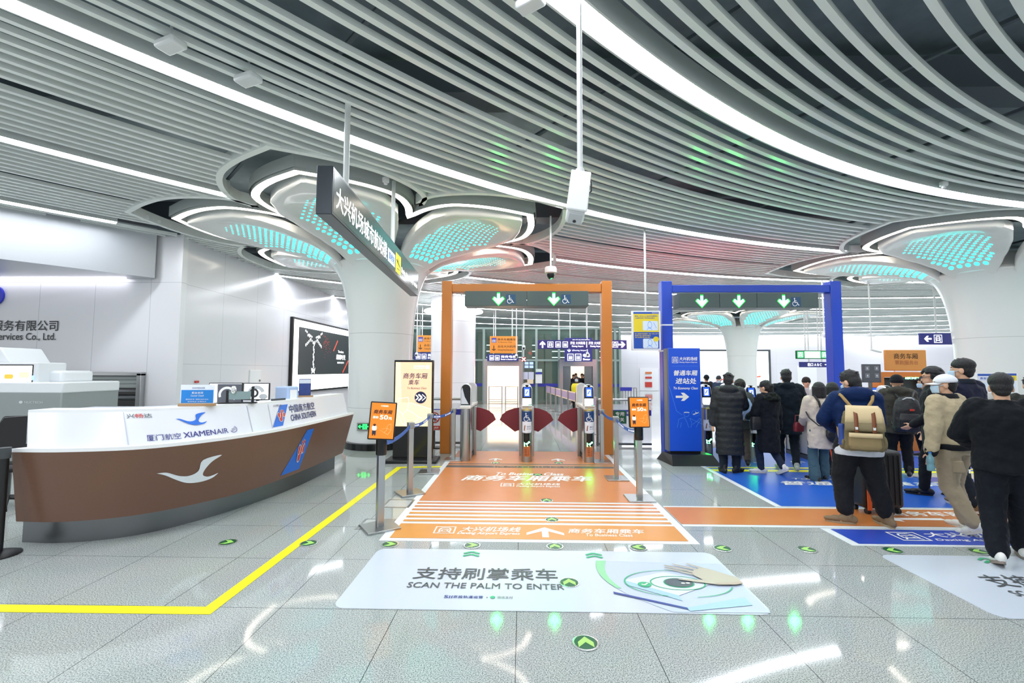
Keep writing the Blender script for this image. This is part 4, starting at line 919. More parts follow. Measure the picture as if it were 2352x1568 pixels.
def arc_at(hi, zl, zh, lo, L, px, py):  # arc position and height under a pixel
    best = None
    for i in range(0, NS - 1):
        for u in np.linspace(0, 1, 12):
            for t in np.linspace(0, 1, 41):
                p = lo[i].lerp(lo[i + 1], u); q = hi[i].lerp(hi[i + 1], u); x = p.lerp(q, t)
                v = Vector((x.x, x.y, zl + (zh - zl) * t)) - Vector((0, 0, EYE)); w = v.dot(_fwd)
                e = (1176 + F * v.dot(_rt) / w - px) ** 2 + (784 - F * v.dot(_up) / w - py) ** 2
                if best is None or e < best[0]: best = (e, L[i] + (L[i + 1] - L[i]) * u, t)
    return best[1], best[2]
fW, LW = surf(W0, .975, W1, 1.30); fB, LB_ = surf(B0, .25, LG, .94)
def sw(px, py): return arc_at(W1, .975, 1.30, W0, LW, px, py)
def sb(px, py): return arc_at(LG, .25, .94, B0, LB_, px, py)
GOOSE = [(0, .62), (.14, .60), (.32, .40), (.48, .34), (.62, .48), (.68, .90), (1.0, 1.0), (.84, .78), (.73, .50), (.70, .28), (.78, .17), (.88, .19), (.97, .24), (.86, .07), (.66, .0), (.45, .06), (.28, .26), (.12, .50)]
GOOSE = [(p.x, p.y) for p in catmull([(x, y, 0) for x, y in GOOSE + GOOSE[:1]], 4)][:-1]
FIN = M('logo_blue', '#1667cf', .35); XNAVY = M('logo_navy', '#2a2f7c', .35); CNAVY = M('logo_dark_blue', '#16306e', .35); RED = M('logo_red', '#c0392f', .4)
def goose(f, q0, q1, m, name):
    (s0, t0), (s1, t1) = q0, q1; a = Art(f); a.poly([(s0 + (s1 - s0) * x, t0 + (t1 - t0) * y) for x, y in GOOSE], m, 1); a.build(name, ct, True)
s0, t0 = sw(402, 963); s1, _ = sw(475, 960); goose(fW, (s0, .47), (s1, .87), FIN, 'bird_logo')
s0, t0 = sb(359, 1088); s1, _ = sb(504, 1080); goose(fB, (s0, .36), (s1, .76), M('logo_silver', '#dfe6ec', .3), 'bird_logo')
a = Art(fW); a.ax = .35
s0, t = sw(338, 1003); s1, _ = sw(419, 1000)
for i, ch in enumerate('厦门航空'):
    x = s0 + (s1 - s0) * i / 4; a.fit(ch, x, .09, x + (s1 - s0) * .2, .27, XNAVY, 1, .005)
    if i < 3: a.rect(x + (s1 - s0) * .222, .09, x + (s1 - s0) * .23, .27, PDARK, 1)
x0, _ = sw(421, 998); x1, _ = sw(496, 994); a.fit('XIAMEN', x0, .10, x1, .27, XNAVY, 1, .02); x0, _ = sw(497, 994); x1, _ = sw(524, 992); a.fit('AIR', x0, .10, x1, .27, XNAVY, 1, -.005)
x0, _ = sw(528, 990); x1, _ = sw(546, 988); c = (x0 + x1) / 2; r = (x1 - x0) / 2
a.ring(c, .2, r * .8, .006, XNAVY, 1, 200, 430, sy=1 / .37)
for i in range(3): a.line([(c - r * .5, .14 + .035 * i), (c, .17 + .035 * i), (c + r * .5, .19 + .035 * i)], .008, XNAVY, 1)
x0, t0 = sw(292, 958); x1, _ = sw(351, 950)
for i, ch in enumerate('兴畅达'): a.fit(ch, x0 + (x1 - x0) * i / 3, .80, x0 + (x1 - x0) * (i + .92) / 3, .93, RED if i == 1 else PDARK, 1, .01)
x0, t0 = sw(627, 935); x1, _ = sw(647, 933); a.fit('兴畅达', x0, .84, x1, .94, PDARK, 1)
for px in (289, 577, 625):
    s, _ = sw(px, 980); a.rect(s, .02, s + .008, .99, M('joint_grey', '#b4b8c4', .4), .5)
a.build('lettering', ct, True)
def tailfin(f, q, name):   # slanted blue fin with a red flower in a white outline
    a = Art(f); a.poly(q, FIN, 1); (ax, ay), (bx, by), (cx, cy), (dx, dy) = q
    mx = (ax + bx + cx + dx) / 4; my = (ay + by + cy + dy) / 4; w = (cx - dx) * .55; h = (dy - ay) * .21
    for m, e, k in ((PRINTW, 1.25, 2), (RED, 1., 3)):
        for u, v, ru, rv in ((0, -.75, .34, .6), (-.55, .15, .24, .55), (.55, .15, .24, .55), (0, .15, .2, .7), (-.3, .95, .14, .2), (.0, 1.1, .14, .2), (.3, .95, .14, .2)):
            a.ell(mx + w * u + h * v * .35 * (w / h) * .8, my + h * v, w * ru * e, h * rv * (1 + (e - 1) * .7), m, k, 14)
    for u in (-.27, .27): a.line([(mx + w * u - w * .1, my - h * .5), (mx + w * u + w * .12, my + h * .6)], w * .1, PRINTW, 4)
    a.build(name, ct, True)
s0, _ = sw(627, 984); s1, _ = sw(650, 979); s2, _ = sw(661, 935); s3, _ = sw(644, 940); tailfin(fW, [(s0, .06), (s1, .06), (s2, .90), (s3, .90)], 'tail_fin_logo')
s0, _ = sb(644, 1091); s1, _ = sb(686, 1078); s2, _ = sb(718, 993); s3, _ = sb(703, 998); tailfin(fB, [(s0, .08), (s1, .08), (s2, .90), (s3, .90)], 'tail_fin_logo')
a = Art(fW); a.ax = .35; x0, _ = sw(666, 950); x1, _ = sw(723, 940); a.fit('中国南方航空', x0, .52, x1, .86, CNAVY, 1, .02); a.fit('CHINA SOUTHERN', x0, .18, x1, .44, CNAVY, 1, .03, .1); a.build('lettering', ct, True)

# things on the counter
def on_counter(px, frac=.2):
    best = min(range(NS), key=lambda i: abs((lambda v: 1176 + F * v.dot(_rt) / v.dot(_fwd))(Vector((W1[i].x, W1[i].y, 1.3 - EYE)) ) - px))
    p = W1[best].lerp(BK[best], frac); d = W1[min(NS - 1, best + 1)] - W1[max(0, best - 1)]; return p, math.atan2(d.y, d.x)
OAK = M('oak_stand', '#a9855c', .5)
p, an = on_counter(446, .12); t = thing('counter_sign', 'blue counter-closed notice in a wooden foot on the counter', 'sign', (p.x, p.y, 1.325), .15)
MB().box((0, 0, .015), (.38, .07, .03)).build('foot', OAK, t, bev=.004); MB().box((0, 0, .135), (.36, .008, .22)).build('acrylic_panel', M('acrylic_white', '#e6ecf6', .15), t)
a = Art(lambda x, y, l: (x, -.0045 - l, y)); a.rect(-.172, .035, .172, .185, M('notice_cyan_blue', '#1b7fd0', .3), .5); a.fit('柜台关闭', -.06, .14, .06, .165, PRINTW, 1, .01); a.fit('Counter Closed', -.07, .11, .07, .13, PRINTW, 1, 0, .2); a.fit('服务时间 周一至周日 06:00-20:00', -.12, .07, .12, .085, PRINTW, 1); a.fit('咨询电话 办理地点', -.1, .045, .1, .058, PRINTW, 1); a.fit('XIAMENAIR', -.06, .2, .08, .215, XNAVY, 1); a.build('print', t)
def monitor(label, px, rz, img, w=.42, h=.27, frac=.62, dz=0.):
    p, an = on_counter(px, frac); t = thing('monitor', label, 'monitor', (p.x, p.y, 1.0), rz)
    MB().box((0, .03, .01), (.2, .16, .02)).build('foot', BLACK, t, bev=.004); MB().box((0, .03, .16 + dz / 2), (.04, .02, .32 + dz)).build('stand', BLACK, t)
    MB().box((0, 0, .44 + dz), (w, .03, h)).build('screen_housing', BLACK, t, bev=.006)
    a = Art(lambda x, y, l: (x, -.016 - l, y + .44 + dz)); a.rect(-w / 2 + .012, -h / 2 + .014, w / 2 - .012, h / 2 - .012, SCRW, .4); img(a); a.build('screen_image', t)
def im1(a):
    D = M('screen_dark_grey', '#4d5058', .4, emit='#4d5058', es=.4); a.rect(-.1, -.12, .2, .12, D, .8); a.ring(.02, -.02, .09, .03, PRINTW, 1.2, 30, 200); a.ell(.1, .04, .03, .05, GREYPL, 1.4, 14); a.line([(.05, .0), (.12, -.08)], .03, PRINTW, 1.3)
def im2(a): a.ring(.0, -.04, .1, .05, GREYPL, .8, 20, 200); a.ring(-.03, -.02, .05, .03, DGREY, 1.); a.ell(.1, -.07, .06, .04, GREYPL, .9, 14)
monitor('left monitor behind the counter, dark picture on its screen', 527, .12, im1); monitor('right monitor behind the counter, white picture on its screen', 622, .05, im2, .36, .24)
p, an = on_counter(550, .14); t = thing('counter_camera', 'small oval face camera on a black stand on the counter', 'camera', (p.x, p.y, 1.325), an * .3)
MB().box((0, 0, .008), (.42, .07, .016)).build('base', BLACK, t); MB().box((-.12, .01, .09), (.025, .02, .15)).build('upright', BLACK, t); MB().box((.16, .01, .11), (.03, .02, .2)).build('upright', BLACK, t)
MB().box((.02, .0, .1), (.24, .006, .1)).build('plate', M('bracket_glass', '#8aa0a0', .1, .3), t); MB().lathe([(.0, -.05), (.02, -.045), (.03, -.02), (.03, .02), (.02, .045), (0, .05)], 18, (-.05, -.01, .17)).build('camera_head', CHROME, t)
p, an = on_counter(648, .12); t = thing('counter_ledge_bracket', 'thin dark glass edge strip on the counter before the right monitor', 'glass strip', (p.x, p.y, 1.325), 1.3)
MB().box((0, 0, .012), (.22, .04, .024)).build('strip', DGREY, t)
p, an = on_counter(684, .35); t = thing('document_box', 'translucent pale blue file box on the counter end', 'box', (p.x, p.y, 1.0), 1.2)
MB().box((0, 0, .25), (.2, .26, .5)).build('shell', M('translucent_blue', '#a9bfe0', .3), t, bev=.02); MB().box((-.0, -.134, .36), (.12, .006, .18)).build('paper', WHITE, t)
p, an = on_counter(715, .2); t = thing('leaflet_stand', 'dark blue leaflet in a wooden foot at the counter end', 'sign', (p.x, p.y, 1.325), .5)
MB().box((0, 0, .012), (.24, .08, .024)).build('foot', OAK, t); MB().box((0, 0, .15), (.17, .012, .26)).build('leaflet', M('leaflet_navy', '#2f4180', .3, var=.4, bscale=12), t); MB().box((0, -.007, .24), (.16, .003, .06)).build('leaflet_header', M('leaflet_pale', '#d8dde8', .4), t)

# ------------------------------------------------------------------ left wall and what stands before it
SIGNK = M('sign_letters_black', '#23262b', .35)
t = thing('wall_lettering', 'black raised company name on the white wall, cut by the left edge', 'wall sign', (-11.4, 9.99, 2.4))
a = Art(lambda x, y, l: (x, 9.985 - l, y)); a.fit('航空服务有限公司', -12.52, 2.60, -10.47, 2.84, SIGNK, 1, .015); a.fit('Aviation Services Co., Ltd.', -12.66, 2.37, -10.51, 2.55, SIGNK, 1, .015); a.build('letters', t, True)
t = thing('wall_logo', 'round blue company emblem on the wall at the left edge', 'wall sign', (-11.98, 9.97, 3.4)); MB().cyl((0, .02, 0), (0, -.02, 0), .22, n=40).build('disc', M('emblem_blue', '#2433c4', .3), t)
t = thing('baggage_hatch', 'stainless framed baggage hatch in the white wall with a roller shutter', 'hatch', (-9.35, 9.95, 0))
for x in (-10.27, -8.46): MB().box((x, 9.94, 1.0), (.1, .14, 1.3)).build('frame', STEEL, t, world=True, bev=.006)
MB().box((-9.365, 9.94, 1.64), (1.91, .14, .08)).build('frame', STEEL, t, world=True, bev=.006)
b = MB(); b.box((-9.365, 9.985, 1.0), (1.75, .02, 1.25)); b.build('dark_sheet', GLOSSBLACK, t, world=True)  # black sheet stands for the darkness inside the hatch
b = MB()
for i in range(3): b.box((-9.365, 9.955, 1.55 - .09 * i), (1.74, .03, .085))
b.build('shutter', M('shutter_grey', '#9aa19f', .4, .4), t, world=True, bev=.008)
MB().box((-9.365, 9.93, 1.27), (1.74, .06, .05)).build('shutter_rail', DSTEEL, t, world=True); MB().cyl((-10.2, 9.93, 1.12), (-8.5, 9.93, 1.12), .06, n=14).build('roller', DSTEEL, t, world=True); MB().box((-9.365, 9.93, .9), (1.74, .08, .06)).build('conveyor_edge', STEEL, t, world=True)
Yx = 7.6
t = thing('baggage_scanner', 'grey and white baggage scanner with a lit monitor at the left edge', 'scanner', (-8.6, Yx, 0)); SCW = M('scanner_white', '#dfe3e6', .4); SCG = M('scanner_grey', '#8b9392', .4)
def bx(px0, px1, py0, py1, Y, d, name, mat, bev=.02):
    p, q = A(px0, py1, Y), A(px1, py0, Y); z0 = max(.0, p.z); return MB().box(((p.x + q.x) / 2, Y + d / 2, (z0 + q.z) / 2), (q.x - p.x, d, q.z - z0)).build(name, mat, t, world=True, bev=bev)
bx(-110, 142, 900, 1110, Yx, 1.1, 'lower_body', SCG); bx(-110, 145, 878, 902, Yx, 1.1, 'upper_body', SCW); bx(-110, 88, 832, 880, Yx + .1, .5, 'monitor_head', SCW); bx(92, 144, 851, 880, Yx + .3, .6, 'tunnel_hood', SCW, .05)
p, q = A(-110, 832, Yx + .2), A(36, 797, Yx + .2); MB().prism([(-.0, 0), (1.05, 0), (.85, .27), (.0, .27)], lambda x, y: (p.x + x, Yx + .2, p.z + y), lambda x, y: (p.x + x, Yx + .9, p.z + y)).build('top_cowl', SCW, t, world=True, bev=.02)
a = Art(lambda x, y, l: (x, Yx + .097 - l, y)); p, q = A(-60, 886, Yx + .1), A(78, 837, Yx + .1); a.rect(p.x, p.z + .0, q.x, q.z, BLACK, .5); a.rect(p.x + .03, p.z + .06, q.x - .02, q.z - .02, M('scanner_screen', '#ffffff', .4, emit='#fff6ea', es=1.5), 1)
OS_ = M('scan_orange', '#e9a23b', .4, emit='#e9a23b', es=.8); c = A(14, 862, Yx); a.rect(c.x - .14, c.z - .06, c.x + .02, c.z + .02, OS_, 2, r=.03); a.rect(c.x + .12, c.z - .04, c.x + .3, c.z + .06, M('scan_cream', '#f4d9a0', .4, emit='#f4d9a0', es=.9), 2, r=.02); a.rect(c.x + .34, c.z - .08, c.x + .40, c.z + .0, M('scan_blue', '#9fc4ea', .4, emit='#9fc4ea', es=.8), 2); a.rect(p.x + .03, p.z + .06, q.x - .02, p.z + .075, SCRB, 2); a.build('monitor_image', t, True)
a = Art(lambda x, y, l: (x, Yx - .002 - l, y)); p, q = A(56, 926, Yx), A(98, 921, Yx); a.fit('NUCTECH', p.x, p.z, q.x, q.z, GREYPL, 1); a.ell(p.x - .06, (p.z + q.z) / 2, .035, .025, GREYPL, 1, 14); a.build('maker_plate', t, True)
t2 = thing('queue_stand', 'black belt stanchion at the left edge of the picture', 'belt post', (G(-8, 1276).x, G(-8, 1276).y, 0)); MB().lathe([(.17, 0), (.17, .012), (.12, .03), (.04, .04)], 28).build('base', BLACK, t2); MB().cyl((0, 0, .03), (0, 0, .98), .04, n=18).build('pole', BLACK, t2); MB().cyl((0, 0, .9), (0, 0, 1.0), .05, n=18).build('belt_head', DGREY, t2)
c = A(20, 985, 5.6); t3 = thing('office_chair', 'black office chair beside the left end of the counter', 'chair', (-6.55, 5.75, 0), .5)
MB().box((0, 0, .50), (.46, .46, .09)).build('seat', BLACK, t3, bev=.04); MB().prism([(-.25, .62), (.25, .62), (.28, .9), (.2, 1.12), (-.2, 1.12), (-.28, .9)], lambda x, z: (x, .24 + .1 * (z - .6), z), lambda x, z: (x, .31 + .12 * (z - .6), z)).build('backrest', GLOSSBLACK, t3, bev=.02); MB().cyl((0, 0, .1), (0, 0, .47), .03).build('gas_lift', DSTEEL, t3)
for k in range(5): q = math.radians(72 * k); MB().tube([(0, 0, .12), (.3 * math.cos(q), .3 * math.sin(q), .06), (.3 * math.cos(q), .3 * math.sin(q), .0)], [.03, .02, .025], 8).build('leg', BLACK, t3)
for s in (-1, 1): MB().tube([(s * .23, .1, .52), (s * .3, .1, .55), (s * .3, .1, .72), (s * .3, -.12, .73)], .02, 8).build('armrest', GREYPL, t3)
# lightbox on the side wall
t = thing('lightbox_advert', 'big lit jewellery advert on the left wall behind the lotus column', 'advertisement', (WL + .04, 18, 2.3))
y0, y1, z0, z1 = 15.0, 20.8, .95, 3.52
MB().box((WL + .05, (y0 + y1) / 2, (z0 + z1) / 2), (.1, y1 - y0, z1 - z0)).build('frame', BLACK, t, world=True)
a = Art(lambda x, y, l: (WL + .102 + l, x, y)); LBW = M('lightbox_white', '#ffffff', .4, emit='#fbfcff', es=2.2); LBD = M('advert_dark', '#3a4042', .35, emit='#2d3436', es=.35); LBR = M('advert_red', '#c8503c', .4, emit='#e0523c', es=.8); DIA = M('advert_jewel', '#f2f6f8', .4, emit='#ffffff', es=1.6)
a.rect(y0 + .07, z0 + .07, y1 - .07, z1 - .07, LBW, 1); a.rect(y0 + .4, z0 + .62, y1 - .4, z1 - .3, LBD, 2)
yc = 16.55
for i in range(12): a.ell(yc + .03 * math.sin(i * 2.1), 2.75 - .09 * i, .035 + (.02 if i % 3 == 0 else 0), .05, DIA, 3, 8)
for sg in (-1, 1):
    for i in range(7): a.ell(yc + sg * (.06 + .1 * i), 2.72 + .07 * i + .02 * math.sin(i * 3), .045, .04, DIA, 3, 8)
    for i in range(4): a.ell(yc + sg * (.62 - .1 * i), 2.62 + .06 * i, .035, .06, DIA, 3, 8)
    for i in range(4): a.ell(yc + sg * (.18 + .1 * i), 3.0 - .03 * abs(i - 2), .04, .04, DIA, 3, 8)
    a.poly([(yc, 1.72), (yc + sg * .16, 1.82), (yc + sg * .14, 1.72), (yc + sg * .1, 1.68), (yc + sg * .13, 1.6), (yc, 1.66)][::sg], DIA, 3)
a.line([(18.7, 2.95), (18.3, 2.5)], .07, LBR, 3); a.line([(19.9, 2.15), (19.3, 1.62)], .07, LBR, 3)
rg = random.Random(4)
for i in range(60): u, v = rg.gauss(17.55, .22), rg.gauss(2.75, .22); a.rect(u, v, u + .025, v + .02, LBR, 3)
a.fit('Timeless', 18.75, 2.45, 19.35, 2.55, DIA, 3, .01); a.fit('超越时光', 18.6, 2.17, 19.55, 2.38, DIA, 3, .02); a.fit('高级珠宝系列', 18.7, 2.0, 19.4, 2.08, DIA, 3); a.build('advert_image', t, True)
t = thing('wall_access_door', 'small square service flap in the left white wall', 'access door', (WL + .01, 13.1, 1.45)); MB().box((WL + .012, 13.1, 1.445), (.03, .56, .56)).build('flap', WHITE, t, world=True, bev=.005); MB().cyl((WL + .02, 13.3, 1.42), (WL + .045, 13.3, 1.42), .03, n=12).build('lock', DSTEEL, t, world=True)
t = thing('wall_alarm_tag', 'little red tag on the wall above the blue counter notice', 'wall tag', (WL + .02, 10.72, 1.46)); MB().box((WL + .014, 10.72, 1.45), (.03, .12, .05)).build('tag', RED, t, world=True)
# ------------------------------------------------------------------ glass lift hall in the distance
GLASS = M('lift_hall_glass', '#7fa598', .05, trans=.0, alpha=.15, spec=.5); FRM = M('mullion_green_grey', '#93a8a2', .35, .4); STRB = M('glass_band_blue', '#2c35a0', .4)
YG = 24.0
gx0, gx1 = A(920, 850, YG).x, A(1424, 850, YG).x
lh = thing('lift_hall', 'tall glass lift hall with two stainless lift fronts in the distance', 'lift hall', ((gx0 + gx1) / 2, YG, 0))
cols = [gx0] + [A(p, 850, YG).x for p in (960, 1079, 1111, 1201, 1232, 1284, 1370, 1413)] + [gx1]
for x in cols: MB().box((x, YG, 2.0), (.12, .14, 4.0)).build('mullion', FRM, lh, world=True)
for z in (3.96, 2.28): MB().box(((gx0 + gx1) / 2, YG, z), (gx1 - gx0, .12, .1)).build('transom', FRM, lh, world=True)
for x0, x1 in zip(cols[:-1], cols[1:]):
    lift_bay = abs(x0 - A(1111, 850, YG).x) < .01 or abs(x0 - A(1284, 850, YG).x) < .01
    MB().box(((x0 + x1) / 2, YG, 3.1 if lift_bay else 2.0), (x1 - x0 - .12, .03, 1.6 if lift_bay else 3.9)).build('glass_panel', GLASS, lh, world=True)
    if not lift_bay: MB().box(((x0 + x1) / 2, YG - .03, .98), (x1 - x0 - .12, .01, .16)).build('blue_band', STRB, lh, world=True)
MB().box(((gx0 + gx1) / 2, YG + 5.6, 4.02), (gx1 - gx0, 11, .06)).build('roof', M('hall_roof', '#5a6664', .5), lh, world=True)
# things seen through the glass: shafts, doors, pipes
for px in (1092, 1215, 1250, 1268, 1395):
    x = A(px, 850, YG).x; MB().box((x, YG + 4, 2.0), (.5, .3, 4.0)).build('inner_pier', M('hall_pier', '#6d6a60', .5), lh, world=True)
for z in (2.6, 3.0, 3.4): MB().box(((gx0 + gx1) / 2 + 2, YG + 6, z), (8, .08, .05)).build('inner_light', M('inner_light', '#ffffff', .5, emit='#e8fff8', es=2.0), lh, world=True)
INT = M('lift_cream_glow', '#fff0dc', .4, emit='#ffe9d2', es=1.0)  # cabin lighting put into the wall colour as an even glow
def lift_front(label, px0, px1, open_):
    x0, x1 = A(px0, 850, YG - .2).x, A(px1, 850, YG - .2).x; w = x1 - x0; t = thing('lift', label, 'lift', ((x0 + x1) / 2, YG - .12, 0), group='stainless lift fronts')
    for x in (-w / 2 + .1, w / 2 - .1): MB().box((x, 0, 1.15), (.2, .3, 2.3)).build('jamb', STEEL, t)
    MB().box((0, 0, 2.15), (w, .32, .36)).build('header', STEEL, t)
    iw = w - .4
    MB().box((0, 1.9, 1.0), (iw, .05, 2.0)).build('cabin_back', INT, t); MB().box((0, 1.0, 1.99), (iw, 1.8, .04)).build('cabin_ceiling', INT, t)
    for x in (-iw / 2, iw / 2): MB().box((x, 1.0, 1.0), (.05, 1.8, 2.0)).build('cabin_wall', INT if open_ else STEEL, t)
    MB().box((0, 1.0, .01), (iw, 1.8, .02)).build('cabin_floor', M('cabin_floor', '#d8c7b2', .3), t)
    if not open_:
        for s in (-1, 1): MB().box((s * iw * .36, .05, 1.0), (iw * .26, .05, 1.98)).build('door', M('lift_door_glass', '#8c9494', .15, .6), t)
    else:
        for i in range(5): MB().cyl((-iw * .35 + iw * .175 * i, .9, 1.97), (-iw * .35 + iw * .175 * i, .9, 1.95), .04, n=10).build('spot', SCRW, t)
lift_front('open bright cream lift under the business lift sign', 1111, 1201, True); lift_front('lift with passengers behind half-open glass doors', 1284, 1370, False)
NAVYS = M('sign_navy', '#2a2f78', .4, emit='#20256a', es=.25); ORB = M('board_orange', '#d98a35', .4, emit='#c87a28', es=.25); DKB = M('print_brown_black', '#4a3418', .5)
def orange_board(label, px0, px1, py0, py1, Y, clip=1.):
    t, w, h = hang_board(label, Y, px0, px1, py0, py1, ORB, rods=(.2, .8), group='hanging orange lift boards')
    a = Art(lambda x, y, l: (x * w - w / 2, -.032 - l, y * h - h / 2))
    a.rect(.06, .62, .24, .9, M('icon_violet', '#4a4aa0', .4), 1, r=.01); a.train(.075, .65, .14, PRINTW, 2, wd=1.); a.fit('商务车厢乘车', .28, .74, .93, .88, DKB, 1, .01); a.fit('To Business Class', .28, .62, .8, .69, DKB, 1)
    a.rect(.04, .53, .96, .535, DKB, 1); a.fit('去往大兴机场', .28, .33, .93, .47, DKB, 1, .01); a.fit('To Daxing Jichang (Daxing Airport)', .28, .12, .85, .26, DKB, 1); a.line([(.145, .45), (.145, .2)], .03, DKB, 1); a.line([(.08, .25), (.145, .16), (.21, .25)], .035, DKB, 1); a.build('print', t)
orange_board('orange hanging lift board right of the round column', 1125, 1189, 772, 811, 20); orange_board('orange hanging lift board half hidden by the round column', 957, 1018, 770, 808, 21)
def lift_sign(label, px0, px1, py0, py1, Y, txt, en):
    t, w, h = hang_board(label, Y, px0, px1, py0, py1, NAVYS, 'lift_sign', rods=(.2, .8), group='navy lift signs'); a = Art(lambda x, y, l: (x * w - w / 2, -.032 - l, y * h - h / 2))
    r = h / w; s = .7 * h
    aa = Art(lambda x, y, l: (x, -.032 - l, y)); y0 = -h / 2 + .04
    hh = min(.32, h * .7); aa.elevator(-w / 2 + .12, y0, hh, SW, 1); aa.elevator(-w / 2 + .15 + hh, y0, hh, SW, 1); aa.fit(txt, -w / 2 + .2 + 2 * hh, y0 + hh * .5, w / 2 - .12, y0 + hh, SW, 1, .02); aa.fit(en, -w / 2 + .2 + 2 * hh, y0 + .02, w / 2 - .1, y0 + hh * .35, SW, 1, .02)
    if h > .6:
        aa.fit('普通车厢乘车', -w / 2 + .35, h / 2 - .2, w / 2 - .1, h / 2 - .06, SW, 1, .01); aa.fit('To Economy Class', -w / 2 + .35, h / 2 - .32, w / 2 - .2, h / 2 - .24, SW, 1); aa.fit('去往大兴机场', -w / 2 + .35, h / 2 - .5, w / 2 - .1, h / 2 - .37, SW, 1, .01); aa.fit('(Daxing Airport)', -w / 2 + .35, h / 2 - .62, w / 2 - .2, h / 2 - .54, SW, 1); aa.line([(-w / 2 + .2, h / 2 - .4), (-w / 2 + .2, h / 2 - .62)], .03, SW, 1); aa.line([(-w / 2 + .12, h / 2 - .55), (-w / 2 + .2, h / 2 - .64), (-w / 2 + .28, h / 2 - .55)], .03, SW, 1)
    aa.build('print', t)
lift_sign('navy business lift sign above the open cream lift', 1119, 1191, 813, 829, 23, '商务电梯', 'Elevator to Business Class'); lift_sign('navy lift sign half hidden by the round column', 950, 1020, 809, 826, 23, '商务电梯', 'Elevator'); lift_sign('large navy sign above the lift with passengers', 1297, 1360, 776, 830, 21, '电梯', 'Elevator')
t, w, h = hang_board('long violet blue direction sign crossing behind the right orange gate post', 16, 1235, 1439, 781, 801, NAVYS, 'direction_sign', rods=(.24, .78))
a = Art(lambda x, y, l: (x - w / 2, -.032 - l, y)); hh = h * .66; y0 = -hh / 2
a.arrow(.17, 0, .24, math.pi / 2, SW, 1); a.train(.34, y0, hh, SW, 1); a.elevator(.62, y0, hh, SW, 1); a.elevator(.87, y0, hh, SW, 1); a.fit('开往 大兴机场', 1.14, .0, 1.66, hh / 2, SW, 1, .015); a.fit('Daxing Airport', 1.2, y0, 1.6, -.03, SW, 1, .02); a.rect(1.7, y0, 1.73, -y0, SW, 1); a.fit('开往 大兴机场', 1.78, .0, 2.3, hh / 2, SW, 1, .015); a.fit('Daxing Airport', 1.84, y0, 2.24, -.03, SW, 1, .02); a.train(2.6, y0, hh, SW, 1); a.arrow(2.93, 0, .26, 0, SW, 1); a.build('print', t)
# small things at the lift hall
def on_glass(name, label, cat, px0, px1, py0, py1, mat, Y=YG - .14, group=None, d=.04):
    p, q = A(px0, py1, Y), A(px1, py0, Y); return tag(MB().box(((p.x + q.x) / 2, Y, (p.z + q.z) / 2), (q.x - p.x, d, q.z - p.z)).build(name, mat), label, cat, group)
t = thing('lane_status_light', 'small red cross light beside the business lift', 'signal', A(1203, 825, 22)); MB().box((0, .02, 0), (.22, .06, .22)).build('housing', BLACK, t)
a = Art(lambda x, y, l: (x, -.012 - l, y)); LR = M('red_led', '#ff2a2a', .4, emit='#ff3030', es=6); a.line([(-.08, -.08), (.08, .08)], .045, LR, 1); a.line([(-.08, .08), (.08, -.08)], .045, LR, 1); a.build('led_cross', t); MB().cyl((0, .02, .1), (0, .02, ZC - A(1203, 825, 22).z + .05), .02, n=8).build('stem', CAMW, t)
SCRP = M('screen_pale_violet', '#9fb4e6', .4, emit='#9fb4f0', es=.9)
for i, (x0, x1, y0, y1) in enumerate(((1205, 1214, 831, 837), (1216, 1225, 831, 837), (1205, 1214, 839, 845), (1216, 1225, 839, 845))): on_glass('wall_screen', 'pale blue screen between the lifts, %s' % ('upper left one', 'upper right one', 'lower left one', 'lower right one')[i], 'screen', x0, x1, y0, y1, SCRP, group='four small screens between the lifts')
PAP = M('paper_lavender', '#cfd2e6', .5)
for i, (x0, x1, y0, y1, m, l) in enumerate(((1201, 1213, 854, 871, PAP, 'left lavender notice on the glass beside the business lift'), (1214, 1226, 854, 871, PAP, 'right lavender notice on the glass beside the business lift'), (1211, 1225, 871, 881, M('paper_cream', '#efdcc0', .5), 'cream sheet below the lavender notices'), (1230, 1245, 855, 880, WHITE, 'white notice with a navy heading on the glass'), (1231, 1245, 847, 854, M('paper_pale_green', '#d6e6dc', .5), 'small pale green plate above the white notice'))): on_glass('paper_notice', l, 'notice', x0, x1, y0, y1, m, group='papers on the lift hall glass')
on_glass('notice_heading', 'navy heading strip of the white notice on the glass', 'notice', 1230, 1245, 855, 859, STRB, YG - .17)
# queue barriers running to the lift
VIO = M('barrier_violet', '#8f7fb5', .4)
pts = [G(1312, 1005), G(1300, 985), G(1290, 968), G(1281, 955), G(1273, 945), G(1265, 937), G(1256, 930), G(1247, 925)]
pts = [Vector((2.05 - .13 * i - .0, 12.6 + 1.35 * i, 0)) for i in range(8)]
for i in range(7):
    p, q = pts[i], pts[i + 1]; nm = ['nearest', 'second', 'third', 'fourth', 'fifth', 'sixth', 'farthest'][i]
    t = thing('crowd_barrier', 'steel queue barrier with violet panel behind the right turnstile, %s in the line' % nm, 'barrier', p, group='violet panelled queue barriers')
    for u in (p.lerp(q, .03), p.lerp(q, .9)):
        MB().box((u.x, u.y, .5), (.045, .045, 1.0)).build('post', STEEL, t, world=True); MB().box((u.x, u.y, .012), (.4, .06, .024)).build('foot', STEEL, t, world=True)
    m = p.lerp(q, .465); L = (q - p).length * .87; rz = math.atan2(q.y - p.y, q.x - p.x)
    for z in (1.0, .72): MB().box((m.x, m.y, z), (L, .035, .035), rz).build('rail', STEEL, t, world=True)
    MB().box((m.x, m.y, .86), (L * .9, .02, .24), rz).build('panel', VIO, t, world=True)
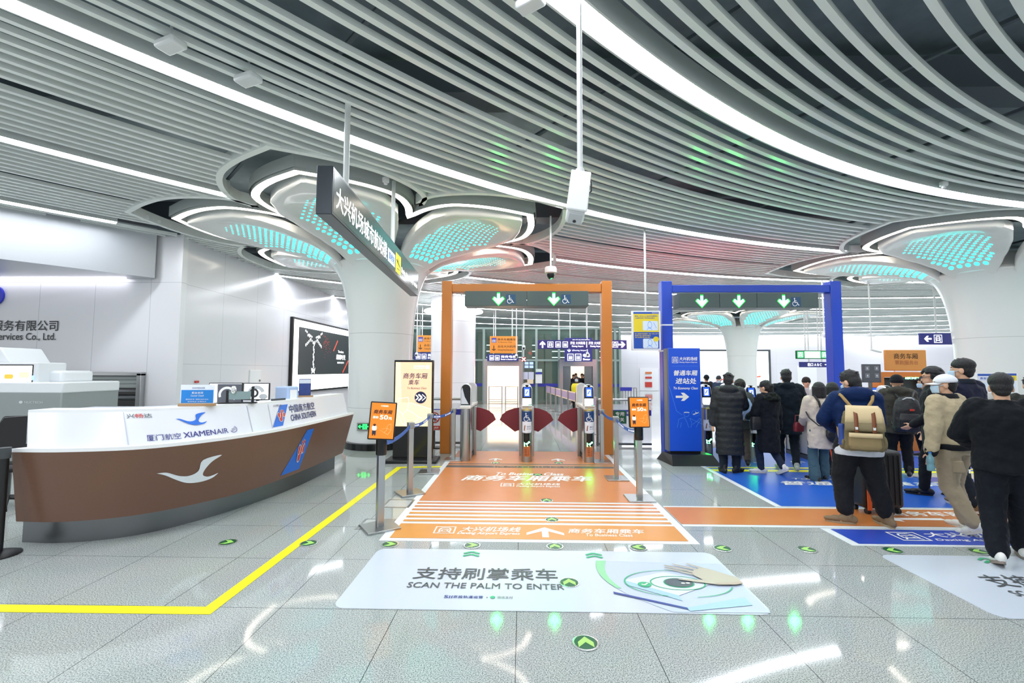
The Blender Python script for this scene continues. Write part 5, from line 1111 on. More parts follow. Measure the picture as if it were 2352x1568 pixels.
for i, (px0, px1) in enumerate(((1123, 1153), (1161, 1189))):
    x0, x1 = A(px0, 900, 22.5).x, A(px1, 900, 22.5).x; t = thing('lobby_barrier', ('left', 'right')[i] + ' low steel barrier before the open cream lift', 'barrier', ((x0 + x1) / 2, 22.5, 0), group='low steel barriers before the lift')
    for x in (x0, x1): MB().box((x, 22.5, .48), (.05, .05, .96)).build('post', STEEL, t, world=True)
    for z in (.94, .3, .2, .1): MB().box(((x0 + x1) / 2, 22.5, z), (x1 - x0, .03, .03)).build('rail', STEEL, t, world=True)
# glass balustrades beside the gates
PANE = M('balustrade_glass', '#e2ecf2', .08, alpha=.35); 
def balustrade(label, x0, x1, Y, posts, txt=True, sign=False):
    t = thing('glass_balustrade', label, 'balustrade', ((x0 + x1) / 2, Y, 0), group='glass balustrades beside the gates')
    MB().cyl((x0, Y, 1.07), (x1, Y, 1.07), .032, n=12).build('handrail', STEEL, t, world=True); MB().box(((x0 + x1) / 2, Y, .52), (x1 - x0, .016, .9)).build('glass', PANE, t, world=True); MB().box(((x0 + x1) / 2, Y, .05), (x1 - x0, .05, .05)).build('bottom_rail', DSTEEL, t, world=True)
    MB().box(((x0 + x1) / 2, Y - .014, .77), (x1 - x0, .006, .13)).build('blue_band', STRB, t, world=True)
    for x in posts: MB().box((x, Y, .55), (.05, .06, 1.1)).build('post', DSTEEL, t, world=True)
    a = Art(lambda x, y, l: (x, Y - .018 - l, y))
    if txt: a.fit('京投轨道运营', x1 - .62, .74, x1 - .3, .80, PRINTW, 1, .02)
    if sign: a.rect(2.12, .52, 2.42, .82, M('sign_dark_green', '#1c5a38', .4), 2); a.fit('专用', 2.17, .70, 2.37, .79, PRINTW, 3, .01); a.fit('常关', 2.17, .57, 2.37, .66, PRINTW, 3, .01)
    if txt or sign: a.build('print', t, True)
balustrade('glass balustrade with blue band between the orange and blue gates', 1.72, 3.0, 10.75, [1.75, 2.62, 2.72], sign=True)
balustrade('glass balustrade with blue band left of the orange gate', -2.9, -1.35, 10.75, [-2.85, -1.4])
t = thing('no_running_sign', 'white standing board with a red no-running ring behind the peach totem', 'sign', (A(998, 955, 10.3).x, 10.3, 0)); MB().box((0, 0, .62), (.3, .03, .46)).build('board', STKW, t); MB().box((0, 0, .2), (.04, .04, .4)).build('stem', DSTEEL, t); MB().box((0, 0, .01), (.3, .2, .02)).build('base', BLACK, t)
a = Art(lambda x, y, l: (x, -.016 - l, y)); a.ring(0, .68, .11, .022, RED, 2); a.line([(-.075, .76), (.075, .6)], .02, RED, 2); a.ell(.01, .745, .02, .02, BLACK, 1, 10); a.line([(.0, .72), (-.02, .66), (.02, .63), (.01, .59)], .022, BLACK, 1); a.line([(-.02, .66), (-.06, .62)], .02, BLACK, 1); a.line([(-.05, .69), (.0, .71), (.04, .68)], .016, BLACK, 1); a.rect(-.13, .41, .13, .5, RED, 1); a.fit('禁止奔跑', -.1, .43, .1, .48, PRINTW, 2, .01); a.build('print', t)
# back wall things
YB = 39.98
def on_wall(px0, px1, py0, py1, Y=YB): p, q = A(px0, py1, Y), A(px1, py0, Y); return p.x, max(p.z, .02), q.x, q.z
x0, z0, x1, z1 = on_wall(1470, 1512, 845, 905); st = tag(MB().box(((x0 + x1) / 2, YB, (z0 + z1) / 2), (x1 - x0, .06, z1 - z0)).build('door_1', M('door_white', '#e4e4e8', .3)), kind='structure')
for i, y in enumerate((856, 867, 883)):
    p = A(1490, y, YB - .1); b = MB().box((p.x, YB - .06, p.z), (.55 if i < 2 else .6, .04, .17 if i < 2 else .45)); tag(b.build('door_sticker', (STKO, RED, RED)[i]), ('topmost small orange sticker on the far white door', 'middle small red sticker on the far white door', 'large red notice on the far white door')[i], 'sticker')
x0, z0, x1, z1 = on_wall(1833, 1875, 840, 905); tag(MB().box(((x0 + x1) / 2, YB, (z0 + z1) / 2), (x1 - x0, .06, z1 - z0)).build('door_2', M('door_white', '#e4e4e8', .3)), kind='structure')
x0, z0, x1, z1 = on_wall(1600, 1768, 803, 890); t = thing('lightbox_advert', 'bright white lit advert wall behind the far lotus column', 'advertisement', ((x0 + x1) / 2, YB - .1, z0)); MB().box(((x0 + x1) / 2, YB - .05, (z0 + z1) / 2), (x1 - x0, .1, z1 - z0)).build('frame', DGREY, t, world=True)
a = Art(lambda x, y, l: (x0 + x, YB - .105 - l * 3, z0 + y)); w, h = x1 - x0, z1 - z0; a.rect(.2, .2, w - .2, h - .15, M('advert_white', '#f4fbff', .4, emit='#f2faff', es=1.6), 1); AB = M('advert_pale_blue', '#b9d6f2', .4, emit='#b9d8f6', es=1.1); AY = M('advert_pale_gold', '#e8d9a8', .4, emit='#efe0b0', es=1.1)
a.poly([(.2, .2), (w * .45, .2), (w * .3, h * .35), (.2, h * .5)], AB, 2); a.fit('9.9', .9, h * .42, 2.3, h * .72, AY, 3, .04); a.fit('放肆嗨', 1.9, h * .36, 3.2, h * .56, AB, 4, .03); a.rect(2.6, h * .8, 2.9, h * .87, LBR, 3); a.line([(1.6, .5), (2.4, .8), (3.4, .6)], .1, LBR, 3); a.line([(w - 1.6, .9), (w - .9, 1.0)], .12, LBR, 3); a.build('advert_image', t, True)
t, w, h = hang_board('green emergency exit sign hanging before the back wall', 17, 1828, 1902, 805, 824, EXB, 'exit_sign', 'exit sign', rods=(.3, .7))
a = Art(lambda x, y, l: (x - w / 2, -.032 - l, y)); ML = M('exit_pale', '#9fe8c0', .4, emit='#a8f0cc', es=1.6); MG = M('exit_mid_green', '#1f9a5a', .4, emit='#1fae62', es=.8); a.rect(.03, -h / 2 + .03, .28, h / 2 - .03, MG, 1); a.rect(w - .28, -h / 2 + .03, w - .03, h / 2 - .03, MG, 1); a.rect(.30, -h / 2 + .03, w - .3, h / 2 - .03, ML, 1); a.fit('出口 Exit', .38, -.08, w - .38, .09, SW, 2, .03); a.train(.06, -.09, .18, SW, 2); a.train(w - .25, -.09, .18, SW, 2); a.build('print', t)
t, w, h = hang_board('dark exit sign below the green one before the back wall', 17.6, 1836, 1910, 831, 843, NAVYS, 'direction_sign', rods=(.3, .7)); a = Art(lambda x, y, l: (x - w / 2, -.032 - l, y)); a.fit('出口 A B C', .3, -.06, w - .4, .06, SW, 1, .03); a.arrow(w - .2, 0, .16, 0, SW, 1); a.build('print', t)
t, w, h = hang_board('dark direction sign with a left arrow beside the right lotus column', 12.5, 2112, 2190, 765, 791, NAVYS, 'direction_sign', rods=(.5,)); a = Art(lambda x, y, l: (x - w / 2, -.032 - l, y)); a.arrow(.2, 0, .2, math.pi, SW, 1); a.train(.36, -h * .35, h * .7, SW, 1); a.build('print', t)
# orange service desk at the right
DO = M('desk_orange', '#d37a30', .4); YD = 10.6
x0, x1 = A(2024, 900, YD).x, A(2150, 900, YD).x
t = thing('service_desk', 'orange business-class service desk with a green lit display', 'desk', ((x0 + x1) / 2, YD, 0))
MB().box(((x0 + x1) / 2 + .3, YD, .42), (x1 - x0 + .4, .5, .84)).build('front', DO, t, world=True, bev=.01); MB().box(((x0 + x1) / 2 + .3, YD - .02, .86), (x1 - x0 + .5, .62, .05)).build('desk_top', M('desk_cream', '#e8e2d6', .35), t, world=True); MB().box(((x0 + x1) / 2 + .3, YD - .255, .80), (x1 - x0 + .4, .02, .06)).build('yellow_edge', YEL, t, world=True)
for x in (x0 + .06, x1 - .06): MB().box((x, YD + .2, 1.25), (.12, .3, .85)).build('upright', DO, t, world=True)
MB().box(((x0 + x1) / 2, YD + .2, 1.68), (x1 - x0, .32, .12)).build('canopy', DO, t, world=True); MB().box(((x0 + x1) / 2, YD + .3, 1.3), (x1 - x0 - .24, .06, .62)).build('back_panel', M('desk_back', '#2e3a3c', .3), t, world=True)
p, q = A(2064, 873, YD + .06), A(2124, 861, YD + .06); MB().box(((p.x + q.x) / 2, YD + .08, (p.z + q.z) / 2), (q.x - p.x, .03, q.z - p.z)).build('led_display', GLOSSBLACK, t, world=True)
a = Art(lambda x, y, l: (x, YD + .063 - l, y)); a.fit('服务中', p.x + .15, p.z + .03, q.x - .05, q.z - .02, LEDG, 1, .03); a.build('led_text', t, True)
a = Art(lambda x, y, l: (x, YD - .252 - l, y)); c = A(2110, 1010, YD - .25); a.ring(c.x, .45, .11, .012, BROWNP, 1, 30, 330); a.line([(c.x - .06, .5), (c.x + .1, .53)], .012, BROWNP, 1); a.line([(c.x - .05, .4), (c.x + .08, .38)], .012, BROWNP, 1); a.build('line_drawing', t, True)
p, q = A(2040, 851, YD), A(2134, 803, YD); cx = (p.x + q.x) / 2; t = thing('desk_sign', 'orange board lettered in brown above the service desk', 'sign', (cx, YD + .1, (p.z + q.z) / 2))
MB().box((0, 0, 0), (q.x - p.x, .05, q.z - p.z)).build('board', M('desk_sign_orange', '#d59048', .4), t, bev=.02, seg=3); a = Art(lambda x, y, l: (x, -.027 - l, y)); a.fit('商务车厢', -.27, .03, .27, .16, DKB, 1, .01); a.fit('票款服务台', -.25, -.1, .27, -.0, M('print_rust', '#b36b3c', .5), 1, .01); a.build('print', t); MB().box((0, .0, -(q.z - p.z) / 2 - .03), (.5, .04, .06)).build('stand', STKW, t)
p, q = A(1981, 878, YD - .5), A(2021, 836, YD - .5); t = thing('icon_board', 'grey board with four white pictograms left of the service desk', 'sign', ((p.x + q.x) / 2, YD - .5, 0)); w, h = q.x - p.x, q.z - p.z
MB().box((0, 0, (p.z + q.z) / 2), (w, .05, h)).build('board', M('board_grey', '#55575c', .4), t, bev=.01); MB().box((0, .04, p.z / 2), (.06, .04, p.z)).build('pole', DSTEEL, t); MB().box((0, .04, .012), (.4, .3, .024)).build('base', DSTEEL, t)
a = Art(lambda x, y, l: (x, -.027 - l, p.z + y))
for i in range(2):
    for j in range(2): u, v = -.09 + .2 * i - .01, .13 + .16 * j; a.ring(u, v + .02, .055, .006, GREYPL, 1, n=4, a0=45, a1=405); a.rect(u - .02, v, u + .02, v + .04, GREYPL, 1); a.line([(u - .025, v - .015), (u + .025, v - .015)], .008, GREYPL, 1)
a.build('pictograms', t)
for i, (px0, px1, py0, py1, m, l) in enumerate(((2244, 2284, 857, 902, M('poster_pale', '#dfe3f4', .5), 'pale lavender notice fixed to the right lotus column'), (2286, 2334, 856, 902, NY, 'yellow notice with blue header on the right lotus column'))):
    Y = 10.50 + .03 * i; p, q = A(px0, py1, Y), A(px1, py0, Y); t = thing('column_notice', l, 'notice', ((p.x + q.x) / 2, Y, (p.z + q.z) / 2)); w, h = q.x - p.x, q.z - p.z
    MB().box((0, 0, 0), (w, .04, h)).build('board', WHITE, t); a = Art(lambda x, y, l: (x * w - w / 2, -.022 - l, y * h - h / 2)); a.rect(.04, .62, .96, .86, m, 1); a.rect(.04, .86, .96, .97, NB, 1); a.rect(.1, .1, .9, .55, M('notice_picture', '#dbe8f5', .4), 1); a.fit('乘客须知', .15, .68, .85, .8, NB, 2, .01); a.build('print', t); MB().box((0, .03, -h / 2 - .3), (.05, .03, .7)).build('pole', DSTEEL, t)
t = thing('desk_screen', 'white and blue lit service screen behind the beanie man', 'screen', A(2008, 905, YD - .3)); MB().box((0, 0, 0), (.30, .05, .3)).build('housing', BLACK, t); a = Art(lambda x, y, l: (x, -.026 - l, y)); a.rect(-.14, -.14, .14, .14, SCRW, 1); a.rect(-.14, .09, .14, .14, SCRB, 2); a.rect(-.02, -.06, .06, .0, LBR, 2); a.build('screen_image', t); MB().box((0, .02, -A(2008, 905, YD - .3).z / 2 - .06), (.06, .04, A(2008, 905, YD - .3).z - .15)).build('stand', DSTEEL, t)
x0, x1 = A(1424, 900, 20).x, A(1462, 900, 20).x; t = thing('notice_barrier', 'low steel barrier with a blue plate before the far white wall', 'barrier', ((x0 + x1) / 2, 20, 0))
for i in range(7): MB().box((x0 + (x1 - x0) * i / 6, 20, .5), (.03, .03, 1.0)).build('bar', STEEL, t, world=True)
MB().box(((x0 + x1) / 2, 20, 1.0), (x1 - x0, .03, .03)).build('rail', STEEL, t, world=True); MB().box(((x0 + x1) / 2 - .1, 19.97, .95), (.5, .02, .16)).build('plate', STRB, t, world=True)
# ------------------------------------------------------------------ people
def V(*a): return Vector(a)
def capsule(b, p0, r0, p1, r1, n=14):
    p0, p1 = Vector(p0), Vector(p1); d = p1 - p0; L = d.length or 1e-4; d = d / L
    u = d.orthogonal().normalized(); w = d.cross(u); rows = []
    prof = [(-r0 * math.cos(t), r0 * math.sin(t), 0) for t in (.18, .6, 1.05)] + [(0, r0, 0), (0, r1, 1)] + [(r1 * math.sin(t), r1 * math.cos(t), 1) for t in (.52, .97, 1.39)]
    for off, r, k in prof:
        c = (p0 if k == 0 else p1) + d * off; rows.append([c + (u * math.cos(2 * math.pi * i / n) + w * math.sin(2 * math.pi * i / n)) * r for i in range(n)])
    b.grid(rows, True); m = len(b.v)
    b.f += [tuple(range(m - n, m)), tuple(range(m - n * len(rows) + n - 1, m - n * len(rows) - 1, -1))]; b.mi += [b.cur] * 2
def ellipsoid(b, c, r, R=None, n=16, k=10):
    c = Vector(c); R = R or Matrix.Identity(3); rows = []
    for j in range(k + 1):
        t = math.pi * (j + .12) / (k + .24); rows.append([c + R @ Vector((r[0] * math.sin(t) * math.cos(2 * math.pi * i / n), r[1] * math.sin(t) * math.sin(2 * math.pi * i / n), -r[2] * math.cos(t))) for i in range(n)])
    b.grid(rows, True); m = len(b.v); b.f += [tuple(range(m - n, m)), tuple(range(m - n * len(rows) + n - 1, m - n * len(rows) - 1, -1))]; b.mi += [b.cur] * 2
def loft(b, rings, n=24, sq=2.4):
    rows = []
    for c, rx, ry in rings:
        c = Vector(c); row = []
        for i in range(n):
            t = 2 * math.pi * i / n; ct, st = math.cos(t), math.sin(t)
            row.append(c + Vector((rx * math.copysign(abs(ct) ** (2 / sq), ct), ry * math.copysign(abs(st) ** (2 / sq), st), 0)))
        rows.append(row)
    b.grid(rows, True); m = len(b.v); b.f += [tuple(range(m - n, m)), tuple(range(m - n * len(rows) + n - 1, m - n * len(rows) - 1, -1))]; b.mi += [b.cur] * 2
def blob(name, b, mat, parent, vox=.012, sm=4, disp=0., dscale=.12):
    me = bpy.data.meshes.new(name); me.from_pydata([tuple(v) for v in b.v], [], b.f)
    bm = bmesh.new(); bm.from_mesh(me); bmesh.ops.recalc_face_normals(bm, faces=bm.faces); bm.to_mesh(me); bm.free()
    o = bpy.data.objects.new(name, me); COL.objects.link(o)
    r = o.modifiers.new('r', 'REMESH'); r.mode = 'VOXEL'; r.voxel_size = vox
    s = o.modifiers.new('s', 'SMOOTH'); s.factor = .5; s.iterations = sm
    if disp:
        tx = bpy.data.textures.get('folds%g' % dscale) or bpy.data.textures.new('folds%g' % dscale, 'CLOUDS'); tx.noise_scale = dscale; tx.noise_depth = 2
        d = o.modifiers.new('d', 'DISPLACE'); d.texture = tx; d.strength = disp; d.mid_level = .5; d.texture_coords = 'LOCAL'
    m2 = bpy.data.meshes.new_from_object(o.evaluated_get(bpy.context.evaluated_depsgraph_get())); m2.name = name
    m2.materials.clear(); m2.materials.append(mat); m2.polygons.foreach_set('material_index', [0] * len(m2.polygons)); m2.polygons.foreach_set('use_smooth', [True] * len(m2.polygons))
    o.modifiers.clear(); o.data = m2; bpy.data.meshes.remove(me)
    if parent is not None: o.parent = parent
    return o
def ik(a, c, l1, l2, pole):
    a, c, pole = Vector(a), Vector(c), Vector(pole); d = c - a; L = min(d.length, (l1 + l2) * .999); d.normalize(); c = a + d * L
    x = (l1 * l1 - l2 * l2 + L * L) / (2 * L); h = math.sqrt(max(0, l1 * l1 - x * x)); n = (pole - d * pole.dot(d)).normalized(); return a + d * x + n * h, c
def hand(b, w, d, side, nrm, curl=.5, r=.0085):
    d = Vector(d).normalized(); nrm = Vector(nrm); nrm = (nrm - d * nrm.dot(d)).normalized(); ac = d.cross(nrm) * side
    R = Matrix((ac, nrm, d)).transposed(); ellipsoid(b, w + d * .05, (.039, .015, .056), R)
    for k, L in enumerate((.066, .076, .071, .056)):
        p = w + d * .088 + ac * (-.031 + .0205 * k) * -1; a = curl * (.6 + .12 * k); f = d; seg = (L * .46, L * .31, L * .26)
        for i, s in enumerate(seg):
            f = (f * math.cos(a * .8) + nrm * math.sin(a * .8)).normalized() if i else (d * math.cos(a * .5) + nrm * math.sin(a * .5)).normalized()
            q = p + f * s; capsule(b, p, r * (1 - .06 * i), q, r * (.95 - .07 * i), 8); p = q; g = f.cross(ac); 
    p = w + d * .03 + ac * .03; q = p + (d * .65 + ac * .6 + nrm * .35).normalized() * .038; capsule(b, p, r * 1.25, q, r * 1.1, 8); capsule(b, q, r * 1.1, q + (d * .8 + ac * .2 + nrm * .45).normalized() * .03, r * .9, 8)
SKIN = M('skin', '#d9ab8d', .5, spec=.3); HAIR = M('hair_black', '#17171a', .55, bump=.6, bscale=120, aniso=(1, 1, .25)); HAIRB = M('hair_dark_brown', '#241e1c', .55, bump=.6, bscale=120, aniso=(1, 1, .25))
def cloth(name, c, rough=.8, bump=.15, bs=60): return M(name, c, rough, bump=bump, bscale=bs, sheen=.03, spec=.2)
JET = cloth('cloth_black', '#17191e'); NAVYC = cloth('cloth_navy_black', '#14202c', .6); INK = cloth('cloth_ink', '#1b222c'); SHOEK = M('shoe_black', '#15161a', .45); SHOEW = M('shoe_white', '#e6e5e0', .5); SOLE = M('shoe_sole', '#cfcac2', .6)
MASKM = M('mask_blue', '#b9d3e6', .7)
def person(label, loc, rz, Ht, ank=((-.11, 0, .08), (.11, 0, .08)), toe=(0., 0.), pit=(0., 0.), wr=((-.26, .02, .80), (.26, .02, .80)), epole=((-.5, -1, .0), (.5, -1, .0)), lean=0., head=(0., 0.), hips=0.,
           top=JET, hem=.78, puff=1., quilt=0., hood=0., topname='jacket', bottom=INK, flare=0., bag=1., shoe=SHOEK, sole=None, boot=0., hair='short', hairm=HAIR, hat=None, hatm=None, mask=False, face_=True, collar=None, cuff=None, vox=.012, hemband=None, fur=None, cuffz=.1, glasses=False, group=None, bulk=1., legs=True):
    t = thing('person', label, 'person', loc, rz, group); s = Ht / 1.75; t.scale = (s, s, s)
    top_of = lambda z: V(0, math.sin(lean) * (z - .95), 0)     # forward lean of the trunk above the hips
    hp = [V(-.095, hips, .92), V(.095, hips, .92)]; sh = [V(-.18, 0, 1.43) + top_of(1.43), V(.18, 0, 1.43) + top_of(1.43)]
    kn, an = [], []
    for i in (0, 1):
        k, c = ik(hp[i], ank[i], .43, .43, (math.sin(-toe[i]) * .4, 1, .1)); kn.append(k); an.append(c)
    el, wt = [], []
    for i in (0, 1):
        k, c = ik(sh[i], V(*wr[i]), .30, .27, epole[i]); el.append(k); wt.append(c)
    nb = V(0, -.01, 1.46) + top_of(1.46); hc = nb + V(0, .01, .06)
    HR = Matrix.Rotation(head[0], 3, 'Z') @ Matrix.Rotation(-head[1], 3, 'X'); hd = lambda x, y, z: hc + HR @ V(x, y, z - 1.52)
    # body: one continuous surface with head, hands and feet
    b = MB()
    ellipsoid(b, hd(0, -.005, 1.652), (.077, .098, .097), HR); ellipsoid(b, hd(0, .03, 1.588), (.06, .07, .074), HR); ellipsoid(b, hd(0, .068, 1.538), (.03, .028, .024), HR)
    capsule(b, hd(0, .094, 1.64), .009, hd(0, .112, 1.602), .013, 8); ellipsoid(b, hd(0, .094, 1.568), (.024, .012, .010), HR); ellipsoid(b, hd(0, .085, 1.668), (.05, .018, .012), HR)
    for q in (-1, 1): ellipsoid(b, hd(q * .079, -.005, 1.618), (.013, .022, .036), HR, 10, 6)
    capsule(b, nb + V(0, 0, -.05), .062, hd(0, -.005, 1.57), .055)
    loft(b, [((0, hips, .86), .12, .09), ((0, hips, .95), .155, .105), ((0, 0, 1.1) + top_of(1.1) if False else V(0, 0, 1.1) + top_of(1.1), .135, .095), (V(0, 0, 1.3) + top_of(1.3), .165, .11), (V(0, 0, 1.42) + top_of(1.42), .16, .09), (V(0, 0, 1.48) + top_of(1.48), .08, .065)])
    for i in (0, 1):
        sd = -1 if i == 0 else 1
        capsule(b, sh[i], .058, el[i], .044); capsule(b, el[i], .043, wt[i], .028)
        d = (wt[i] - el[i]).normalized(); hand(b, wt[i], d, sd, V(-sd * .8, .6, 0) if abs(d.z) > .5 else V(0, 0, -1) + V(-sd * .3, 0, 0), .5)
        if legs:
            capsule(b, hp[i], .088, kn[i], .058); capsule(b, kn[i], .056, an[i], .038)
            f = V(math.sin(-toe[i]), math.cos(toe[i]), 0); capsule(b, an[i] + V(0, 0, -.04), .032, an[i] + f * .13 + V(0, 0, -.05 + pit[i] * .13), .026)
    body = blob('body', b, SKIN, t, min(vox, .0085) if vox < .013 else vox, 2)
    # legs
    if legs:
        b = MB(); loft(b, [((0, hips, .84), .155 * bag, .115 * bag), ((0, hips, .93), .175, .125), ((0, hips, 1.03), .165, .115)])
        for i in (0, 1):
            capsule(b, hp[i] + V(0, 0, -.03), .102 * bag, kn[i], .078 * bag); d = (an[i] - kn[i]); e = kn[i] + d * (1 - cuffz * .6)
            capsule(b, kn[i], .077 * bag, e, (.062 + flare * .035) * bag)
            if flare: capsule(b, kn[i].lerp(e, .5), .062, an[i] + V(0, 0, -.03), .085)
        blob('trousers', b, bottom, t, vox, 4, .022, .07)
        for i in (0, 1):
            R = Matrix.Rotation(toe[i], 3, 'Z') @ Matrix.Rotation(pit[i], 3, 'X'); A_ = an[i]; g = lambda x, y, z: A_ + R @ V(x, y, z - .08)
            b = MB()
            for y, w, h in ((-.055, .036, .05), (.02, .042, .055), (.10, .044, .038), (.165, .036, .028)): ellipsoid(b, g(0, y, .032 + h * .45), (w, .06, h), R, 12, 8)
            capsule(b, g(0, -.02, .07), .046, g(0, -.015, .12 + boot), .048)
            so = blob('shoe', b, shoe, t, .009, 3); b = MB(); b.prism([(.045 * math.cos(a_) * (1.05 if math.sin(a_) > 0 else .9), .055 + .15 * math.sin(a_)) for a_ in np.linspace(0, 2 * math.pi, 22)[:-1]], lambda x, y: g(x, y, .0), lambda x, y: g(x, y, .026)); b.build('sole', sole or SOLE, so)
    # upper garment
    b = MB(); P = puff
    zs = [(hem, .185 * P, .135 * P), (max(hem + .05, .95), .18 * P, .13 * P), (1.08, .172 * P, .122 * P), (1.22, .188 * P, .132 * P), (1.34, .205 * P, .135 * P), (1.43, .19 * P, .112 * P), (1.49, .11, .095), (1.52, .085, .085)]
    rings = []
    for z in np.arange(hem, 1.5205, .025):
        rx = np.interp(z, [q[0] for q in zs], [q[1] for q in zs]); ry = np.interp(z, [q[0] for q in zs], [q[2] for q in zs]); w = 1 + (quilt * .05 * abs(math.sin(math.pi * z / .105)) if quilt and z < 1.42 else 0)
        off = top_of(z) if z > .95 else V(0, hips * .5, 0); rings.append((V(0, 0, z) + off, rx * w * bulk, ry * w * bulk))
    loft(b, rings)
    for i in (0, 1):
        r1, r2, r3 = .082 * P, .07 * P, .052 * P; n = 6 if quilt else 1
        for (p, q, ra, rb) in ((sh[i], el[i], r1, r2), (el[i], wt[i] - (wt[i] - el[i]).normalized() * .0, r2, r3)):
            for j in range(n):
                x, y = p.lerp(q, j / n), p.lerp(q, (j + 1) / n); capsule(b, x, ra + (rb - ra) * j / n, y, ra + (rb - ra) * (j + 1) / n)
                if quilt: ellipsoid(b, x.lerp(y, .5), ((ra + rb) / 2 * 1.08,) * 3)
    if hood: 
        c = V(0, -.085, 1.475) + top_of(1.47); ellipsoid(b, c, (.15 * hood, .075 * hood, .085 * hood), Matrix.Rotation(.5, 3, 'X')); capsule(b, V(-.09, 0, 1.5) + top_of(1.5), .05 * hood, V(.0, -.09, 1.46) + top_of(1.46), .06 * hood); capsule(b, V(.09, 0, 1.5) + top_of(1.5), .05 * hood, V(.0, -.09, 1.46) + top_of(1.46), .06 * hood)
    blob(topname, b, top, t, vox, 3, .03 if not quilt else .012, .09)
    if fur:
        b = MB(); rg = random.Random(7)
        for k in range(90): a_ = math.pi * (1.0 + rg.random()); c = V(.155 * math.cos(a_), -.03 + .13 * math.sin(a_) , 1.47 - .04 * abs(math.cos(a_))) + V(rg.gauss(0, .02), rg.gauss(0, .02), rg.gauss(0, .025)); ellipsoid(b, c, (.03, .03, .03), None, 8, 5)
        blob('fur_trim', b, fur, t, .012, 1, .04, .02)
    if collar: b = MB(); loft(b, [(V(0, -.01, 1.475) + top_of(1.47), .115, .1), (V(0, -.01, 1.53) + top_of(1.53), .085, .088)]); blob('collar', b, collar, t, .01, 2)
    if hemband: b = MB(); loft(b, [((0, hips * .5, hem - .06), .175 * P, .128 * P), ((0, hips * .5, hem - .03), .19 * P, .14 * P), ((0, hips * .5, hem + .01), .19 * P, .14 * P)]); blob('hem_band', b, hemband, t, .012, 2)
    if cuff:
        for i in (0, 1): d = (wt[i] - el[i]).normalized(); b = MB(); capsule(b, wt[i] - d * .05, .056 * P, wt[i] + d * .0, .052 * P); blob('cuff', b, cuff, t, .01, 2)
    # hair and head wear
    rg = random.Random(int(abs(loc[0]) * 100)); b = MB()
    if hair:
        if hair == 'nape': ellipsoid(b, hd(0, -.03, 1.63), (.079, .085, .06), HR); ellipsoid(b, hd(0, -.05, 1.585), (.058, .05, .045), HR)
        elif hair == 'bob' or hair == 'long':
            ellipsoid(b, hd(0, -.018, 1.672), (.093, .112, .092), HR)
            low = 1.49 if hair == 'bob' else 1.38
            for a_ in np.linspace(.95 * math.pi, 2.05 * math.pi, 22):
                capsule(b, hd(.082 * math.cos(a_), -.01 + .098 * math.sin(a_), 1.66), .03, hd(.088 * math.cos(a_), -.012 + .102 * math.sin(a_), low + .02 * rg.random()), .022, 8)
        elif hair == 'curly':
            for k in range(130):
                a_, e_ = rg.random() * 6.283, rg.random() * 1.9 - .45; c = V(.088 * math.cos(a_) * math.cos(e_), -.02 + .108 * math.sin(a_) * math.cos(e_), 1.67 + .10 * math.sin(e_))
                if c.y > .06 and c.z < 1.70: continue
                ellipsoid(b, hd(*c), (.027, .027, .027), None, 8, 5)
        elif hair == 'crop':
            ellipsoid(b, hd(0, -.014, 1.692), (.091, .112, .084), HR); ellipsoid(b, hd(0, -.028, 1.635), (.082, .088, .075), HR); ellipsoid(b, hd(0, -.05, 1.585), (.058, .05, .045), HR)
            for k in range(40): a_ = rg.random() * 6.28; q = rg.random() ** .5; p = (.08 * q * math.cos(a_), -.012 + .1 * q * math.sin(a_), 1.766 - .065 * q * q); capsule(b, hd(*p), .012, hd(p[0] * 1.2, p[1] * 1.15 + .012, p[2] + .016), .006, 6)
        else:
            ellipsoid(b, hd(0, -.016, 1.684), (.087, .108, .092), HR); ellipsoid(b, hd(0, -.036, 1.628), (.083, .082, .088), HR); ellipsoid(b, hd(0, -.055, 1.57), (.058, .045, .05), HR)
            for k in range(90):
                a_ = rg.random() * 6.28; q = rg.random() ** .5; p = (.08 * q * math.cos(a_), -.015 + .1 * q * math.sin(a_), 1.768 - .075 * q * q)
                capsule(b, hd(*p), .014, hd(p[0] * 1.1 + rg.gauss(0, .012), p[1] * 1.08 + rg.gauss(0, .015), p[2] + .012), .007, 6)
            if hair == 'tied': ellipsoid(b, hd(0, -.125, 1.64), (.045, .04, .045)); capsule(b, hd(0, -.12, 1.63), .03, hd(0, -.11, 1.5), .018)
        blob('hair', b, hairm, t, .009, 1)
    if hat == 'beanie':
        b = MB(); ellipsoid(b, hd(0, -.012, 1.685), (.094, .112, .092), HR); loft(b, [(hd(0, -.012, 1.625), .093, .111), (hd(0, -.012, 1.68), .098, .116)]); blob('beanie', b, hatm, t, .009, 2)
    if hat == 'cap':
        b = MB(); rows = []
        for e_ in np.linspace(0, 1.5, 8): rows.append([hd(.093 * math.cos(e_) * math.cos(a_), -.01 + .112 * math.cos(e_) * math.sin(a_), 1.655 + .10 * math.sin(e_)) for a_ in np.linspace(0, 2 * math.pi, 29)[:-1]])
        b.grid(rows, True); b.f.append(tuple(range(len(b.v) - 28, len(b.v)))); b.mi.append(0); c_ = b.build('cap', hatm, t, angle=80); sd_ = c_.modifiers.new('s', 'SOLIDIFY'); sd_.thickness = .006
        b = MB(); rows = []
        for u in np.linspace(0, 1, 7): rows.append([hd((.085 - .0 * u) * math.sin(a_) * (1 - .12 * u), -.01 + .105 * math.cos(a_) + .075 * u * math.cos(a_), 1.658 - .012 * u - .02 * abs(math.sin(a_)) ** 2 * u) for a_ in np.linspace(-1.25, 1.25, 15)])
        b.grid(rows); q = b.build('brim', hatm, c_, angle=80); sd_ = q.modifiers.new('s', 'SOLIDIFY'); sd_.thickness = .006
